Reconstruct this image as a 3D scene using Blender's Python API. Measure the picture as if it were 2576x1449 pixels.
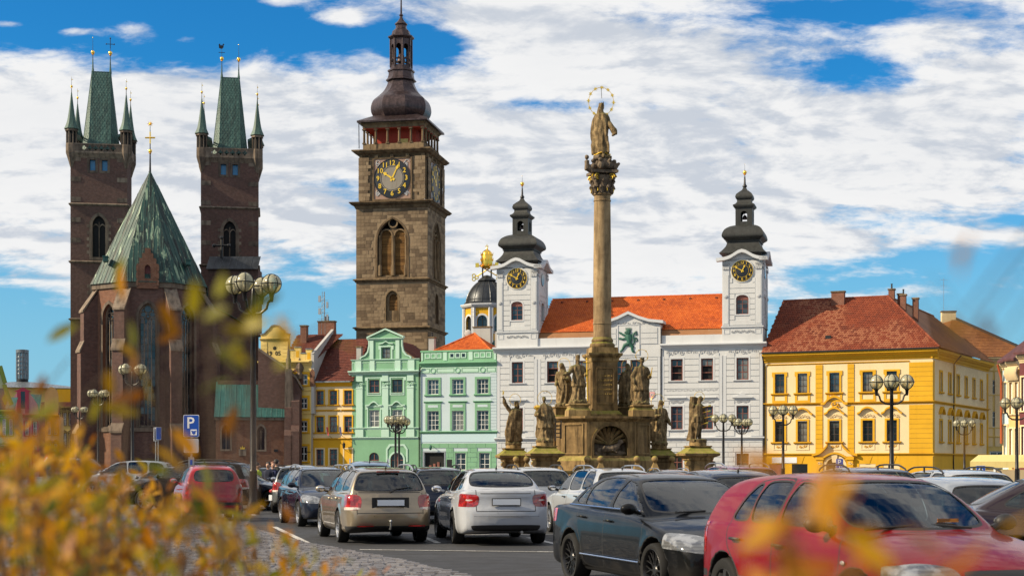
import bpy,bmesh,math,random
import numpy as np
from mathutils import Vector,Matrix,noise
from mathutils.geometry import tessellate_polygon
R=math.radians
random.seed(7)
RNG=np.random.default_rng(11)
scene=bpy.context.scene
for o in list(bpy.data.objects):bpy.data.objects.remove(o)
COL=scene.collection
# --- camera
FPX,CXP,HYP,CAMH=3800.0,1288.0,1172.0,1.5
KD=FPX/2260.0
cam_data=bpy.data.cameras.new('camera')
cam=bpy.data.objects.new('camera',cam_data);COL.objects.link(cam)
cam.location=(0,0,CAMH);cam.rotation_euler=(R(90),0,0)
cam_data.sensor_width=36.0;cam_data.lens=36.0*FPX/2576.0
cam_data.shift_x=0.0;cam_data.shift_y=(HYP-1449/2)/2576.0
cam_data.clip_start=0.05;cam_data.clip_end=3000
cam_data.dof.use_dof=True;cam_data.dof.focus_distance=50.0;cam_data.dof.aperture_fstop=5.0
scene.camera=cam
# --- sun
SUN_EL,SUN_B=R(33),R(13)
SUN_DIR=Vector((-math.cos(SUN_EL)*math.cos(SUN_B),-math.cos(SUN_EL)*math.sin(SUN_B),math.sin(SUN_EL)))
sun_data=bpy.data.lights.new('sun','SUN');sun_data.energy=5.0;sun_data.angle=R(0.6)
sun_data.color=(1.0,0.84,0.60)
sun=bpy.data.objects.new('sun',sun_data);COL.objects.link(sun)
sun.rotation_euler=SUN_DIR.to_track_quat('Z','Y').to_euler()
# --- exposure
vs=scene.view_settings
scene.display_settings.display_device='sRGB'
vs.view_transform='Standard';vs.look='None';vs.gamma=1.0;vs.exposure=0.6;vs.use_curve_mapping=False
scene.render.engine='CYCLES'
cy=scene.cycles
cy.use_denoising=True
cy.max_bounces=8;cy.diffuse_bounces=3;cy.glossy_bounces=4;cy.transmission_bounces=6;cy.transparent_max_bounces=12
cy.caustics_reflective=False;cy.caustics_refractive=False
# --- node helpers
class NT:
 """short hand for building node trees"""
 def __init__(s,tree):s.t=tree;s.n=tree.nodes;s.l=tree.links
 def node(s,typ,**kw):
  nd=s.n.new(typ)
  for k,v in kw.items():
   if k.startswith('i_'):s.set(nd,k[2:],v)
   else:setattr(nd,k,v)
  return nd
 def set(s,nd,key,v):
  key=int(key)if key.isdigit()else key
  if isinstance(key,str)and key not in nd.inputs:key=key.replace('_',' ')
  if isinstance(v,bpy.types.NodeSocket):s.l.new(v,nd.inputs[key])
  else:nd.inputs[key].default_value=v
 def math(s,op,a,b=0.0,c=0.0,clamp=False):
  nd=s.n.new('ShaderNodeMath');nd.operation=op;nd.use_clamp=clamp
  for i,x in enumerate((a,b,c)):s.set(nd,str(i),x)
  return nd.outputs[0]
 def mix(s,fac,a,b,blend='MIX'):
  nd=s.n.new('ShaderNodeMix');nd.data_type='RGBA';nd.blend_type=blend;nd.clamp_factor=True
  s.set(nd,'0',fac)
  for i,x in((6,a),(7,b)):
   if isinstance(x,bpy.types.NodeSocket):s.l.new(x,nd.inputs[i])
   else:nd.inputs[i].default_value=(*x[:3],1)
  return nd.outputs[2]
 def noise(s,vec,scale,detail=4,rough=.55,dist=0.0):
  nd=s.node('ShaderNodeTexNoise',i_Scale=scale,i_Detail=detail,i_Roughness=rough,i_Distortion=dist)
  if vec is not None:s.l.new(vec,nd.inputs['Vector'])
  return nd.outputs[0]
 def ramp(s,fac,stops,interp='LINEAR'):
  nd=s.n.new('ShaderNodeValToRGB');cr=nd.color_ramp;cr.interpolation=interp
  while len(cr.elements)<len(stops):cr.elements.new(0.5)
  for e,(p,c)in zip(cr.elements,stops):
   e.position=p;e.color=(*c,1)if isinstance(c,(tuple,list))else(c,c,c,1)
  s.l.new(fac,nd.inputs[0]);return nd.outputs[0]
 def maprange(s,v,a,b,c=0.0,d=1.0,smooth=True):
  nd=s.n.new('ShaderNodeMapRange');nd.interpolation_type='SMOOTHSTEP' if smooth else 'LINEAR';nd.clamp=True
  for i,x in enumerate((v,a,b,c,d)):s.set(nd,str(i),x)
  return nd.outputs[0]
 def vmap(s,vec,scale=(1,1,1),loc=(0,0,0)):
  nd=s.node('ShaderNodeMapping');nd.inputs['Scale'].default_value=scale;nd.inputs['Location'].default_value=loc
  s.l.new(vec,nd.inputs['Vector']);return nd.outputs[0]
# --- world: clear sky with a broken cloud deck
world=bpy.data.worlds.new('World');scene.world=world;world.use_nodes=True;world.cycles.sampling_method='MANUAL';world.cycles.sample_map_resolution=1024
w=NT(world.node_tree);w.n.clear()
sky=w.node('ShaderNodeTexSky',sky_type='NISHITA',sun_disc=False)
sky.sun_elevation=SUN_EL;sky.sun_rotation=math.atan2(SUN_DIR.x,SUN_DIR.y)
sky.altitude=240;sky.air_density=1.0;sky.dust_density=0.6;sky.ozone_density=2.5
tc=w.node('ShaderNodeTexCoord')
sep=w.node('ShaderNodeSeparateXYZ');w.l.new(tc.outputs['Generated'],sep.inputs[0])
dz=w.math('MAXIMUM',sep.outputs[2],0.0)
inv=w.math('DIVIDE',1.0,w.math('ADD',dz,0.26))
px_=w.math('MULTIPLY',sep.outputs[0],inv);py_=w.math('MULTIPLY',sep.outputs[1],inv)
comb=w.node('ShaderNodeCombineXYZ');w.l.new(px_,comb.inputs[0]);w.l.new(py_,comb.inputs[1])
cv=comb.outputs[0]
n_big=w.noise(w.vmap(cv,(0.8,1.0,1),(3.1,0.4,0)),2.2,3,.5,.2)
n_mid=w.noise(w.vmap(cv,(0.7,1.0,1),(1.7,5.2,0)),8.0,10,.60,.25)
n_fin=w.noise(w.vmap(cv,(0.7,1.0,1),(9.7,2.2,0)),30.0,8,.65,.3)
dens=w.math('ADD',w.math('MULTIPLY',n_big,.42),w.math('ADD',w.math('MULTIPLY',n_mid,.44),w.math('MULTIPLY',n_fin,.15)))
def gap(x0,z0,rx,rz,amt):
 az=w.math('DIVIDE',sep.outputs[0],w.math('MAXIMUM',sep.outputs[1],0.05))
 el=w.math('DIVIDE',sep.outputs[2],w.math('MAXIMUM',sep.outputs[1],0.05))
 a=w.math('DIVIDE',w.math('SUBTRACT',az,x0),rx);b=w.math('DIVIDE',w.math('SUBTRACT',el,z0),rz)
 d=w.math('ADD',w.math('MULTIPLY',a,a),w.math('MULTIPLY',b,b))
 front=w.math('GREATER_THAN',sep.outputs[1],0.0)
 return w.math('MULTIPLY',w.math('MULTIPLY',w.math('EXPONENT',w.math('MULTIPLY',d,-1.0)),amt),front)
def at_px(px,py):return((px-CXP)/FPX,(HYP-py)/FPX)
bias=w.math('ADD',.092,w.maprange(dz,.02,.15,-.34,0.0))
for(gx,gy,rx,ry,amt)in((120,20,520,105,-.30),(700,60,330,90,-.24),(1080,110,130,60,-.22),(2050,30,260,45,-.20),(2150,190,150,60,-.12),(1400,265,260,26,-.10),(2300,560,300,30,-.09),(2350,670,260,40,-.12),(120,850,260,60,-.16),(1300,60,220,70,.18),(420,330,420,110,.17),(1750,330,500,190,.12),(900,480,500,150,.09),(2350,330,250,130,.08),(350,75,90,40,.22),(480,100,60,22,.15),(850,45,90,26,.20),(690,8,90,24,.2),(180,80,70,16,.16),(110,8,60,14,.16),(30,60,60,14,.16)):
 x0,z0=at_px(gx,gy);bias=w.math('ADD',bias,gap(x0,z0,rx/FPX,ry/FPX,amt))
cover=w.maprange(w.math('ADD',dens,bias),.485,.61)
n_off=w.noise(w.vmap(cv,(0.7,1.0,1),(1.69,5.225,0)),8.0,10,.60,.25)
shade=w.maprange(w.math('ADD',w.math('MULTIPLY',w.math('SUBTRACT',n_mid,n_off),2.4),w.math('MULTIPLY',n_big,1.0)),.20,.66)
cl_col=w.mix(shade,(6.5,7.0,7.8),(10.0,10.0,10.0))
thick=w.maprange(w.math('ADD',dens,bias),.56,.85)
cl_col=w.mix(w.math('MULTIPLY',thick,.22),cl_col,(6.8,7.2,7.9))
sky_sat=w.node('ShaderNodeHueSaturation',i_Saturation=1.35,i_Value=.95);w.l.new(sky.outputs[0],sky_sat.inputs['Color'])
skyc=w.mix(1.0,sky_sat.outputs[0],(.40,1.32,1.62),'MULTIPLY')
skyc=w.mix(w.maprange(dz,.24,.0,0,.85),skyc,(3.3,6.1,8.3))
final=w.mix(cover,skyc,cl_col)
bg=w.node('ShaderNodeBackground',i_Strength=0.06);w.l.new(final,bg.inputs['Color'])
wo=w.node('ShaderNodeOutputWorld');w.l.new(bg.outputs[0],wo.inputs[0])
# --- photo-to-place measuring
class Frame:
 """A vertical facade plane: u runs along it, v into the building, z up. Solved from two photo columns and their depths."""
 def __init__(s,px0,d0,px1,d1):
  x0o,x1o=(px0-CXP)/2260*d0,(px1-CXP)/2260*d1;s.L0=math.hypot(x1o-x0o,d1-d0)
  d0,d1=d0*KD,d1*KD
  s.X,s.Y=(px0-CXP)/FPX*d0,d0
  x1,y1=(px1-CXP)/FPX*d1,d1
  s.L=math.hypot(x1-s.X,y1-s.Y);s.a=math.atan2(y1-s.Y,x1-s.X);s.sx=s.L/s.L0
  s.ux,s.uy=math.cos(s.a),math.sin(s.a);s.wx,s.wy=-s.uy,s.ux
 def uv(s,px,py,off=0.0):
  dx=(px-CXP)/FPX;ox,oy=s.X+s.wx*off,s.Y+s.wy*off
  d=(ox*s.wx+oy*s.wy)/(dx*s.wx+s.wy)
  return(dx*d-ox)*s.ux+(d-oy)*s.uy,CAMH+(HYP-py)/FPX*d
 def world(s,u,v,z=0.0):return(s.X+u*s.ux+v*s.wx,s.Y+u*s.uy+v*s.wy,z)
def frame_yaw(px0,d0,px1,yaw):
 a=R(yaw);d=d0*KD;x0=(px0-CXP)/FPX*d;dx=(px1-CXP)/FPX
 t=(dx*d-x0)/(math.cos(a)-dx*math.sin(a))
 return Frame(px0,d0,px1,(d+t*math.sin(a))/KD)
def spot(px,d):return((px-CXP)/FPX*d*KD,d*KD)
def ground(px,py):
 d=CAMH*FPX/(py-HYP);return((px-CXP)/FPX*d,d)
def height(py,d):return CAMH+(HYP-py)/FPX*d*KD
# --- mesh builder
MESHES={}
class MB:
 def __init__(s):s.v=[];s.f=[];s.m=[]
 def add(s,vs_,fs,m=0):
  b=len(s.v);s.v.extend(vs_)
  for f in fs:s.f.append(tuple(b+i for i in f));s.m.append(m)
  return s
 def box(s,x0,x1,y0,y1,z0,z1,m=0):
  return s.add([(x0,y0,z0),(x1,y0,z0),(x1,y1,z0),(x0,y1,z0),(x0,y0,z1),(x1,y0,z1),(x1,y1,z1),(x0,y1,z1)],[(0,3,2,1),(4,5,6,7),(0,1,5,4),(1,2,6,5),(2,3,7,6),(3,0,4,7)],m)
 def frustum(s,b,t,z0,z1,m=0):
  """b, t = (x0,x1,y0,y1) at the bottom and the top"""
  q=lambda r,z:[(r[0],r[2],z),(r[1],r[2],z),(r[1],r[3],z),(r[0],r[3],z)]
  return s.add(q(b,z0)+q(t,z1),[(0,3,2,1),(4,5,6,7),(0,1,5,4),(1,2,6,5),(2,3,7,6),(3,0,4,7)],m)
 def prism(s,poly,y0,y1,m=0):
  """poly of (x,z) pushed from y0 to y1"""
  n=len(poly)
  area=sum(poly[i][0]*poly[(i+1)%n][1]-poly[(i+1)%n][0]*poly[i][1]for i in range(n))
  if area<0:poly=poly[::-1]
  if y0>y1:y0,y1=y1,y0
  vs_=[(x,y0,z)for x,z in poly]+[(x,y1,z)for x,z in poly]
  fs=[tuple(range(n)),tuple(range(2*n-1,n-1,-1))]
  fs+=[(i,n+i,n+(i+1)%n,(i+1)%n)for i in range(n)]
  return s.add(vs_,fs,m)
 def prism_z(s,poly,z0,z1,m=0,top=None):
  n=len(poly);area=sum(poly[i][0]*poly[(i+1)%n][1]-poly[(i+1)%n][0]*poly[i][1]for i in range(n))
  if area<0:poly=poly[::-1];top=top[::-1]if top else None
  vs_=[(x,y,z0)for x,y in poly]+[(x,y,z1)for x,y in(top or poly)]
  fs=[tuple(range(n-1,-1,-1)),tuple(range(n,2*n))]
  fs+=[(i,(i+1)%n,n+(i+1)%n,n+i)for i in range(n)]
  return s.add(vs_,fs,m)
 def prism_x(s,prof,x0,x1,m=0):
  """prof of (y,z) pushed along x"""
  n=len(prof);area=sum(prof[i][0]*prof[(i+1)%n][1]-prof[(i+1)%n][0]*prof[i][1]for i in range(n))
  if area<0:prof=prof[::-1]
  vs_=[(x0,y,z)for y,z in prof]+[(x1,y,z)for y,z in prof]
  fs=[tuple(range(n-1,-1,-1)),tuple(range(n,2*n))]+[(i,(i+1)%n,n+(i+1)%n,n+i)for i in range(n)]
  return s.add(vs_,fs,m)
 def lathe(s,prof,n=16,c=(0,0,0),m=0,phase=0.0,sq=None,cap=True):
  """prof of (r,z) from the bottom up; sq = ratio for a square or polygonal turn"""
  vs_=[];fs=[]
  for r,z in prof:
   for k in range(n):
    a=phase+2*math.pi*k/n;vs_.append((c[0]+r*math.cos(a),c[1]+r*math.sin(a)*(sq or 1),c[2]+z))
  for j in range(len(prof)-1):
   for k in range(n):
    k2=(k+1)%n;fs.append((j*n+k,j*n+k2,(j+1)*n+k2,(j+1)*n+k))
  if cap:fs.append(tuple(range(n-1,-1,-1)));fs.append(tuple((len(prof)-1)*n+k for k in range(n)))
  return s.add(vs_,fs,m)
 def stack(s,secs,m=0):
  """secs of (x0,x1,y0,y1,z) rectangles skinned upward: a square tower helm"""
  vs_=[];fs=[]
  for x0,x1,y0,y1,z in secs:vs_+=[(x0,y0,z),(x1,y0,z),(x1,y1,z),(x0,y1,z)]
  for j in range(len(secs)-1):
   for k in range(4):
    k2=(k+1)%4;fs.append((4*j+k,4*j+k2,4*j+4+k2,4*j+4+k))
  fs.append((3,2,1,0));e=4*(len(secs)-1);fs.append((e,e+1,e+2,e+3))
  return s.add(vs_,fs,m)
 def tube(s,pts,r,n=8,m=0,closed=False,cap=True):
  P=[Vector(p)for p in pts];k=len(P);rr=r if isinstance(r,(list,tuple))else[r]*k
  vs_=[];fs=[];up=None
  for i in range(k):
   t=(P[(i+1)%k]-P[i-1])if closed else(P[min(i+1,k-1)]-P[max(i-1,0)])
   if t.length<1e-9:t=Vector((0,0,1))
   t.normalize()
   if up is None:up=Vector((0,0,1))if abs(t.z)<.9 else Vector((1,0,0))
   a=t.cross(up)
   if a.length<1e-6:a=t.orthogonal()
   a.normalize();b=a.cross(t).normalized();up=b
   for j in range(n):
    an=2*math.pi*j/n;q=P[i]+(a*math.cos(an)+b*math.sin(an))*rr[i];vs_.append(tuple(q))
  for i in range(k if closed else k-1):
   for j in range(n):
    j2=(j+1)%n;i2=(i+1)%k;fs.append((i*n+j,i2*n+j,i2*n+j2,i*n+j2))
  if not closed and cap:fs.append(tuple(range(n)));fs.append(tuple((k-1)*n+j for j in range(n-1,-1,-1)))
  return s.add(vs_,fs,m)
 def sphere(s,c,r,nu=12,nv=8,m=0,sc=(1,1,1)):
  prof=[]
  vs_=[(c[0],c[1],c[2]-r*sc[2])];fs=[]
  for j in range(1,nv):
   t=-math.pi/2+math.pi*j/nv
   for k in range(nu):
    a=2*math.pi*k/nu;vs_.append((c[0]+r*sc[0]*math.cos(t)*math.cos(a),c[1]+r*sc[1]*math.cos(t)*math.sin(a),c[2]+r*sc[2]*math.sin(t)))
  vs_.append((c[0],c[1],c[2]+r*sc[2]));e=len(vs_)-1
  for k in range(nu):
   k2=(k+1)%nu;fs.append((0,1+k2,1+k));fs.append((e,e-nu+k,e-nu+k2))
   for j in range(nv-2):b=1+j*nu;fs.append((b+k,b+k2,b+nu+k2,b+nu+k))
  return s.add(vs_,fs,m)
 def wall(s,outer,holes,y,depth,m=0,mr=None,back=False):
  """a wall face in the x-z plane at y, pierced by holes whose reveals run to y+depth"""
  loops=[[Vector((p[0],p[1],0))for p in outer]]+[[Vector((p[0],p[1],0))for p in h]for h in holes]
  flat=[p for l in loops for p in l]
  tris=tessellate_polygon(loops)
  b=len(s.v);s.v.extend((p.x,y,p.y)for p in flat)
  for t in tris:
   a,c,d=(flat[i]for i in t)
   cr=(c.x-a.x)*(d.y-a.y)-(c.y-a.y)*(d.x-a.x)
   if abs(cr)<1e-10:continue
   t=t if cr>0 else(t[0],t[2],t[1]);s.f.append(tuple(b+i for i in t));s.m.append(m)
  for h in holes:
   n=len(h);area=sum(h[i][0]*h[(i+1)%n][1]-h[(i+1)%n][0]*h[i][1]for i in range(n))
   hh=h if area>0 else h[::-1]
   s.add([(x,y,z)for x,z in hh]+[(x,y+depth,z)for x,z in hh],[(i,(i+1)%n,n+(i+1)%n,n+i)for i in range(n)],m if mr is None else mr)
  return s
 def xf(s,M,i0=0):
  for i in range(i0,len(s.v)):s.v[i]=tuple(M@Vector(s.v[i]))
  return s
 def mesh(s,name):
  me=bpy.data.meshes.new(name);me.from_pydata(s.v,[],s.f)
  if any(s.m):me.polygons.foreach_set('material_index',s.m)
  return me
 def build(s,name,mats,parent=None,smooth=None,loc=None,rz=0.0,kind=None,key=None):
  me=s.mesh(name);finish_mesh(me,mats,smooth)
  if key is not None:MESHES[key]=me
  return link(name,me,parent,loc,rz,kind)
def finish_mesh(me,mats,smooth=None,uv=True):
 for m in(mats if isinstance(mats,(list,tuple))else[mats]):me.materials.append(m)
 me.validate(verbose=False)
 if uv:auto_uv(me)
 if smooth is not None:
  me.polygons.foreach_set('use_smooth',[True]*len(me.polygons));me.set_sharp_from_angle(angle=R(smooth))
 me.update()
def auto_uv(me):
 """metres along the wall and up it (or up the slope), face by face"""
 nl=len(me.loops);npol=len(me.polygons)
 if not npol:return
 co=np.empty(len(me.vertices)*3,'f');me.vertices.foreach_get('co',co);co=co.reshape(-1,3)
 nr=np.empty(npol*3,'f');me.polygons.foreach_get('normal',nr);nr=nr.reshape(-1,3)
 ls=np.empty(npol,'i');me.polygons.foreach_get('loop_start',ls)
 lt=np.empty(npol,'i');me.polygons.foreach_get('loop_total',lt)
 vi=np.empty(nl,'i');me.loops.foreach_get('vertex_index',vi)
 pol=np.repeat(np.arange(npol),lt)
 tx,ty=-nr[:,1],nr[:,0];ln=np.hypot(tx,ty);flat=ln<.25
 tx=np.where(flat,1,tx/np.maximum(ln,1e-6));ty=np.where(flat,0,ty/np.maximum(ln,1e-6));tz=np.zeros(npol)
 bx,by,bz=nr[:,1]*tz-nr[:,2]*ty,nr[:,2]*tx-nr[:,0]*tz,nr[:,0]*ty-nr[:,1]*tx
 p=co[vi]
 u=p[:,0]*tx[pol]+p[:,1]*ty[pol];v=p[:,0]*bx[pol]+p[:,1]*by[pol]+p[:,2]*bz[pol]
 lay=me.uv_layers.new(name='UVMap');lay.data.foreach_set('uv',np.stack([u,v],1).astype('f').ravel())
def link(name,me,parent=None,loc=None,rz=0.0,kind=None):
 o=bpy.data.objects.new(name,me);COL.objects.link(o)
 if parent is not None:o.parent=parent
 if loc is not None:o.location=loc
 if rz:o.rotation_euler=(0,0,rz)
 if kind:o['kind']=kind
 return o
def tag(o,label,cat,group=None):
 o['label']=label;o['category']=cat
 if group:o['group']=group
 return o
def thing(name,label,cat,loc=(0,0,0),rz=0.0,group=None,scale=None):
 o=bpy.data.objects.new(name,None);COL.objects.link(o);o.empty_display_size=.3
 o.location=loc;o.rotation_euler=(0,0,rz)
 if scale:o.scale=scale
 return tag(o,label,cat,group)
def copy_tree(o,parent=None):
 c=o.copy();COL.objects.link(c)
 if parent is not None:c.parent=parent
 for ch in[x for x in o.children]:copy_tree(ch,c)
 return c
def shared(key,name,mats,fn,parent=None,loc=None,rz=0.0,smooth=None):
 """one mesh for alike pieces"""
 if key not in MESHES:
  b=MB();fn(b);me=b.mesh(name);finish_mesh(me,mats,smooth);MESHES[key]=me
 return link(name,MESHES[key],parent,loc,rz)
def arch(x0,x1,z0,zs,n=8,pointed=0.0,rise=None):
 """opening outline: jambs from z0 to the springing zs, then a round (or pointed) head"""
 c=(x0+x1)/2;r=(x1-x0)/2;out=[(x0,z0),(x1,z0),(x1,zs)]
 if pointed:
  rr=r*(1+pointed);top=math.acos((rr-r)/rr)
  for i in range(1,n+1):
   a=top*i/n;out.append((x1-rr+rr*math.cos(a),zs+rr*math.sin(a)))
  for i in range(n-1,0,-1):
   a=top*i/n;out.append((x0+rr-rr*math.cos(a),zs+rr*math.sin(a)))
 else:
  k=1 if rise is None else rise/r
  for i in range(1,2*n):
   a=math.pi*i/(2*n);out.append((c+r*math.cos(a),zs+r*k*math.sin(a)))
 out.append((x0,zs));return out
def grow(poly,d):
 """outline pushed outward by d (simple offset along vertex normals)"""
 n=len(poly);area=sum(poly[i][0]*poly[(i+1)%n][1]-poly[(i+1)%n][0]*poly[i][1]for i in range(n));sg=1 if area>0 else-1
 out=[]
 for i in range(n):
  a=Vector(poly[i-1]);b=Vector(poly[i]);c=Vector(poly[(i+1)%n])
  e1=(b-a);e2=(c-b)
  if e1.length<1e-7:e1=e2
  if e2.length<1e-7:e2=e1
  e1=e1.normalized();e2=e2.normalized()
  n1=Vector((e1.y,-e1.x))*sg;n2=Vector((e2.y,-e2.x))*sg
  m=n1+n2
  if m.length<1e-6:m=n1
  m.normalize();k=d/max(.35,m.dot(n1));out.append((b.x+m.x*k,b.y+m.y*k))
 return out
def ring(b,inner,outer,y0,y1,m=0):
 """a moulded frame between two outlines with as many points, standing from y1 out to y0"""
 n=len(inner);A=[(x,y0,z)for x,z in inner];B=[(x,y0,z)for x,z in outer];Cc=[(x,y1,z)for x,z in inner];D=[(x,y1,z)for x,z in outer]
 b.add(A+B+Cc+D,[f for i in range(n)for j in[(i+1)%n]for f in((i,n+i,n+j,j)[::-1],(n+i,3*n+i,3*n+j,n+j)[::-1],(i,j,2*n+j,2*n+i)[::-1])],m)
# --- materials
MAT={}
def new_mat(name):
 m=bpy.data.materials.new(name);m.use_nodes=True;t=NT(m.node_tree);t.n.clear()
 out=t.node('ShaderNodeOutputMaterial');b=t.node('ShaderNodeBsdfPrincipled');t.l.new(b.outputs[0],out.inputs[0])
 MAT[name]=m;return m,t,b,out
def setb(t,b,**kw):
 names=dict(col='Base Color',rough='Roughness',metal='Metallic',spec='Specular IOR Level',coat='Coat Weight',coatr='Coat Roughness',alpha='Alpha',trans='Transmission Weight',emit='Emission Color',estr='Emission Strength',normal='Normal',ior='IOR',sss='Subsurface Weight')
 for k,v in kw.items():
  if isinstance(v,tuple)and len(v)==3:v=(*v,1)
  t.set(b,names[k],v)
def bump(t,b,h,strength=.3,dist=.02):
 nd=t.node('ShaderNodeBump',i_Strength=strength,i_Distance=dist,i_Height=h);t.l.new(nd.outputs[0],b.inputs['Normal']);return nd
def plain(name,col,rough=.5,metal=0.0,spec=.5,coat=0.0):
 m,t,b,o=new_mat(name);setb(t,b,col=col,rough=rough,metal=metal,spec=spec,coat=coat);return m
def scl(c,k):return tuple(x*k for x in c)
def plaster(name,col,amt=.12,stain=(.35,.33,.30),stain_amt=.25,rough=.85,sc=1.0):
 col=scl(col,.82)
 """painted render: uneven paint, grime washed down in streaks, fine grain"""
 m,t,b,o=new_mat(name)
 tc=t.node('ShaderNodeTexCoord');v=tc.outputs['Object'];uv=tc.outputs['UV']
 n1=t.noise(v,.35*sc,5,.6);n2=t.noise(t.vmap(uv,(2.2,.22,1)),1.0*sc,5,.65);n3=t.noise(v,9*sc,3,.6)
 c=t.mix(t.maprange(n1,.3,.7),scl(col,1-amt),scl(col,1+amt*.4))
 c=t.mix(t.math('MULTIPLY',t.maprange(n2,.50,.74),min(1,stain_amt*1.9)),c,tuple(x*y*2.0 for x,y in zip(col,stain)))
 c=t.mix(t.math('MULTIPLY',t.maprange(n3,.35,.7),.08),c,scl(col,.6))
 setb(t,b,col=c,rough=rough,spec=.25);bump(t,b,t.noise(v,40,3,.6),.12,.01);return m
def stone(name,c1,c2,c3,sc=1.0,rough=.9,moss=None,bmp=.35,island=.5,stains=.6):
 c1,c2,c3=scl(c1,.8),scl(c2,.72),scl(c3,.85)
 """weathered sandstone: tone by block, soot and rain stains, pitted"""
 m,t,b,o=new_mat(name)
 tc=t.node('ShaderNodeTexCoord');v=tc.outputs['Object'];uv=tc.outputs['UV']
 geo=t.node('ShaderNodeNewGeometry');oi=t.node('ShaderNodeObjectInfo')
 rnd=t.math('FRACT',t.math('ADD',geo.outputs['Random Per Island'],oi.outputs['Random']))
 n1=t.noise(v,1.1*sc,6,.62,.3);n2=t.noise(v,5.5*sc,5,.65);n3=t.noise(t.vmap(v,(1.6,1.6,.25)),1.4*sc,5,.6)
 f=t.math('ADD',t.math('MULTIPLY',rnd,island),t.math('MULTIPLY',n1,1.0-island*.4))
 c=t.ramp(f,((.2,c2),(.5,c1),(.85,c3)))
 c=t.mix(t.math('MULTIPLY',t.maprange(n3,.43,.66),stains),c,scl(c2,.45))
 c=t.mix(t.math('MULTIPLY',t.maprange(n2,.5,.75),.35),c,scl(c1,.55))
 if moss:
  sepn=t.node('ShaderNodeSeparateXYZ');t.l.new(geo.outputs['True Normal'],sepn.inputs[0])
  up=t.math('MULTIPLY',t.maprange(sepn.outputs[2],.25,.8),t.maprange(n2,.3,.55));c=t.mix(t.math('MULTIPLY',up,.85),c,moss)
 setb(t,b,col=c,rough=rough,spec=.2)
 h=t.math('ADD',t.noise(v,14*sc,6,.7),t.math('MULTIPLY',t.noise(v,60*sc,3,.6),.35));bump(t,b,h,bmp,.03);return m
def brick(name,c1,c2,mortar,bw=.30,bh=.085,dirt=.4):
 c1,c2,mortar=scl(c1,.74),scl(c2,.74),scl(mortar,.74)
 m,t,b,o=new_mat(name)
 tc=t.node('ShaderNodeTexCoord');v=tc.outputs['Object'];uv=tc.outputs['UV']
 br=t.node('ShaderNodeTexBrick',i_Scale=1.0);t.l.new(uv,br.inputs['Vector'])
 br.offset=.5;br.inputs['Brick Width'].default_value=bw;br.inputs['Row Height'].default_value=bh;br.inputs['Mortar Size'].default_value=.012;br.inputs['Bias'].default_value=-.1
 br.inputs['Color1'].default_value=(*c1,1);br.inputs['Color2'].default_value=(*c2,1);br.inputs['Mortar'].default_value=(*mortar,1)
 n1=t.noise(v,.22,6,.62,.4);n2=t.noise(v,2.4,4,.6);n3=t.noise(t.vmap(v,(1.2,1.2,.15)),.6,5,.6)
 c=t.mix(t.maprange(n2,.3,.7,0,.55),br.outputs['Color'],scl(c1,.55))
 c=t.mix(t.maprange(n1,.42,.7,0,dirt),c,(.05,.035,.03));c=t.mix(t.maprange(n3,.55,.75,0,.3),c,(.23,.15,.11))
 setb(t,b,col=c,rough=.9,spec=.2);h=t.math('MULTIPLY',br.outputs['Fac'],-1.0);bump(t,b,t.math('ADD',h,t.math('MULTIPLY',t.noise(v,25,4,.6),.5)),.5,.02);return m
def tiles(name,c1,c2,c3,patch=None,lichen=.15):
 c1,c2,c3=scl(c1,.82),scl(c2,.82),scl(c3,.82)
 """burnt clay roof tiles, tone by tile"""
 m,t,b,o=new_mat(name);tc=t.node('ShaderNodeTexCoord');v=tc.outputs['Object']
 geo=t.node('ShaderNodeNewGeometry');r=geo.outputs['Random Per Island']
 n1=t.noise(v,.35,4,.6);n2=t.noise(v,3.0,5,.65)
 f=t.math('ADD',t.math('MULTIPLY',r,.30),t.math('MULTIPLY',n1,.72))
 c=t.ramp(f,((.2,c2),(.52,c1),(.85,c3)))
 if patch:
  c=t.mix(t.math('MULTIPLY',t.maprange(t.noise(v,.16,3,.5),.48,.6),t.maprange(r,.2,.7)),c,patch)  # paler areas put sun glint on the roof into the tile colour
 c=t.mix(t.maprange(n2,.58,.75,0,lichen),c,(.34,.30,.24))
 setb(t,b,col=c,rough=.75,spec=.3);bump(t,b,n2,.2,.02);return m
def copper(name,base,pale,dark,streak=.5,pale_amt=.5):
 base,pale,dark=scl(base,.75),scl(pale,.8),scl(dark,.75)
 """verdigris sheets: pale run-offs and black tarnish running down the slope"""
 m,t,b,o=new_mat(name);tc=t.node('ShaderNodeTexCoord');v=tc.outputs['Object'];uv=tc.outputs['UV']
 geo=t.node('ShaderNodeNewGeometry');r=geo.outputs['Random Per Island']
 s1=t.noise(t.vmap(uv,(1.7,.22,1)),1.1,6,.62,.8);s2=t.noise(t.vmap(uv,(2.6,.5,1),(7,3,0)),.8,6,.65,.6);n=t.noise(v,4,4,.6)
 c=t.mix(t.maprange(r,0,1),scl(base,.8),scl(base,1.2));c=t.mix(t.maprange(n,.35,.7,0,.4),c,scl(base,.6))
 c=t.mix(t.maprange(s1,.47,.60,0,streak),c,dark);c=t.mix(t.maprange(s2,.56,.62,0,pale_amt),c,pale)
 setb(t,b,col=c,rough=.55,spec=.35);bump(t,b,n,.12,.02);return m
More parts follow.
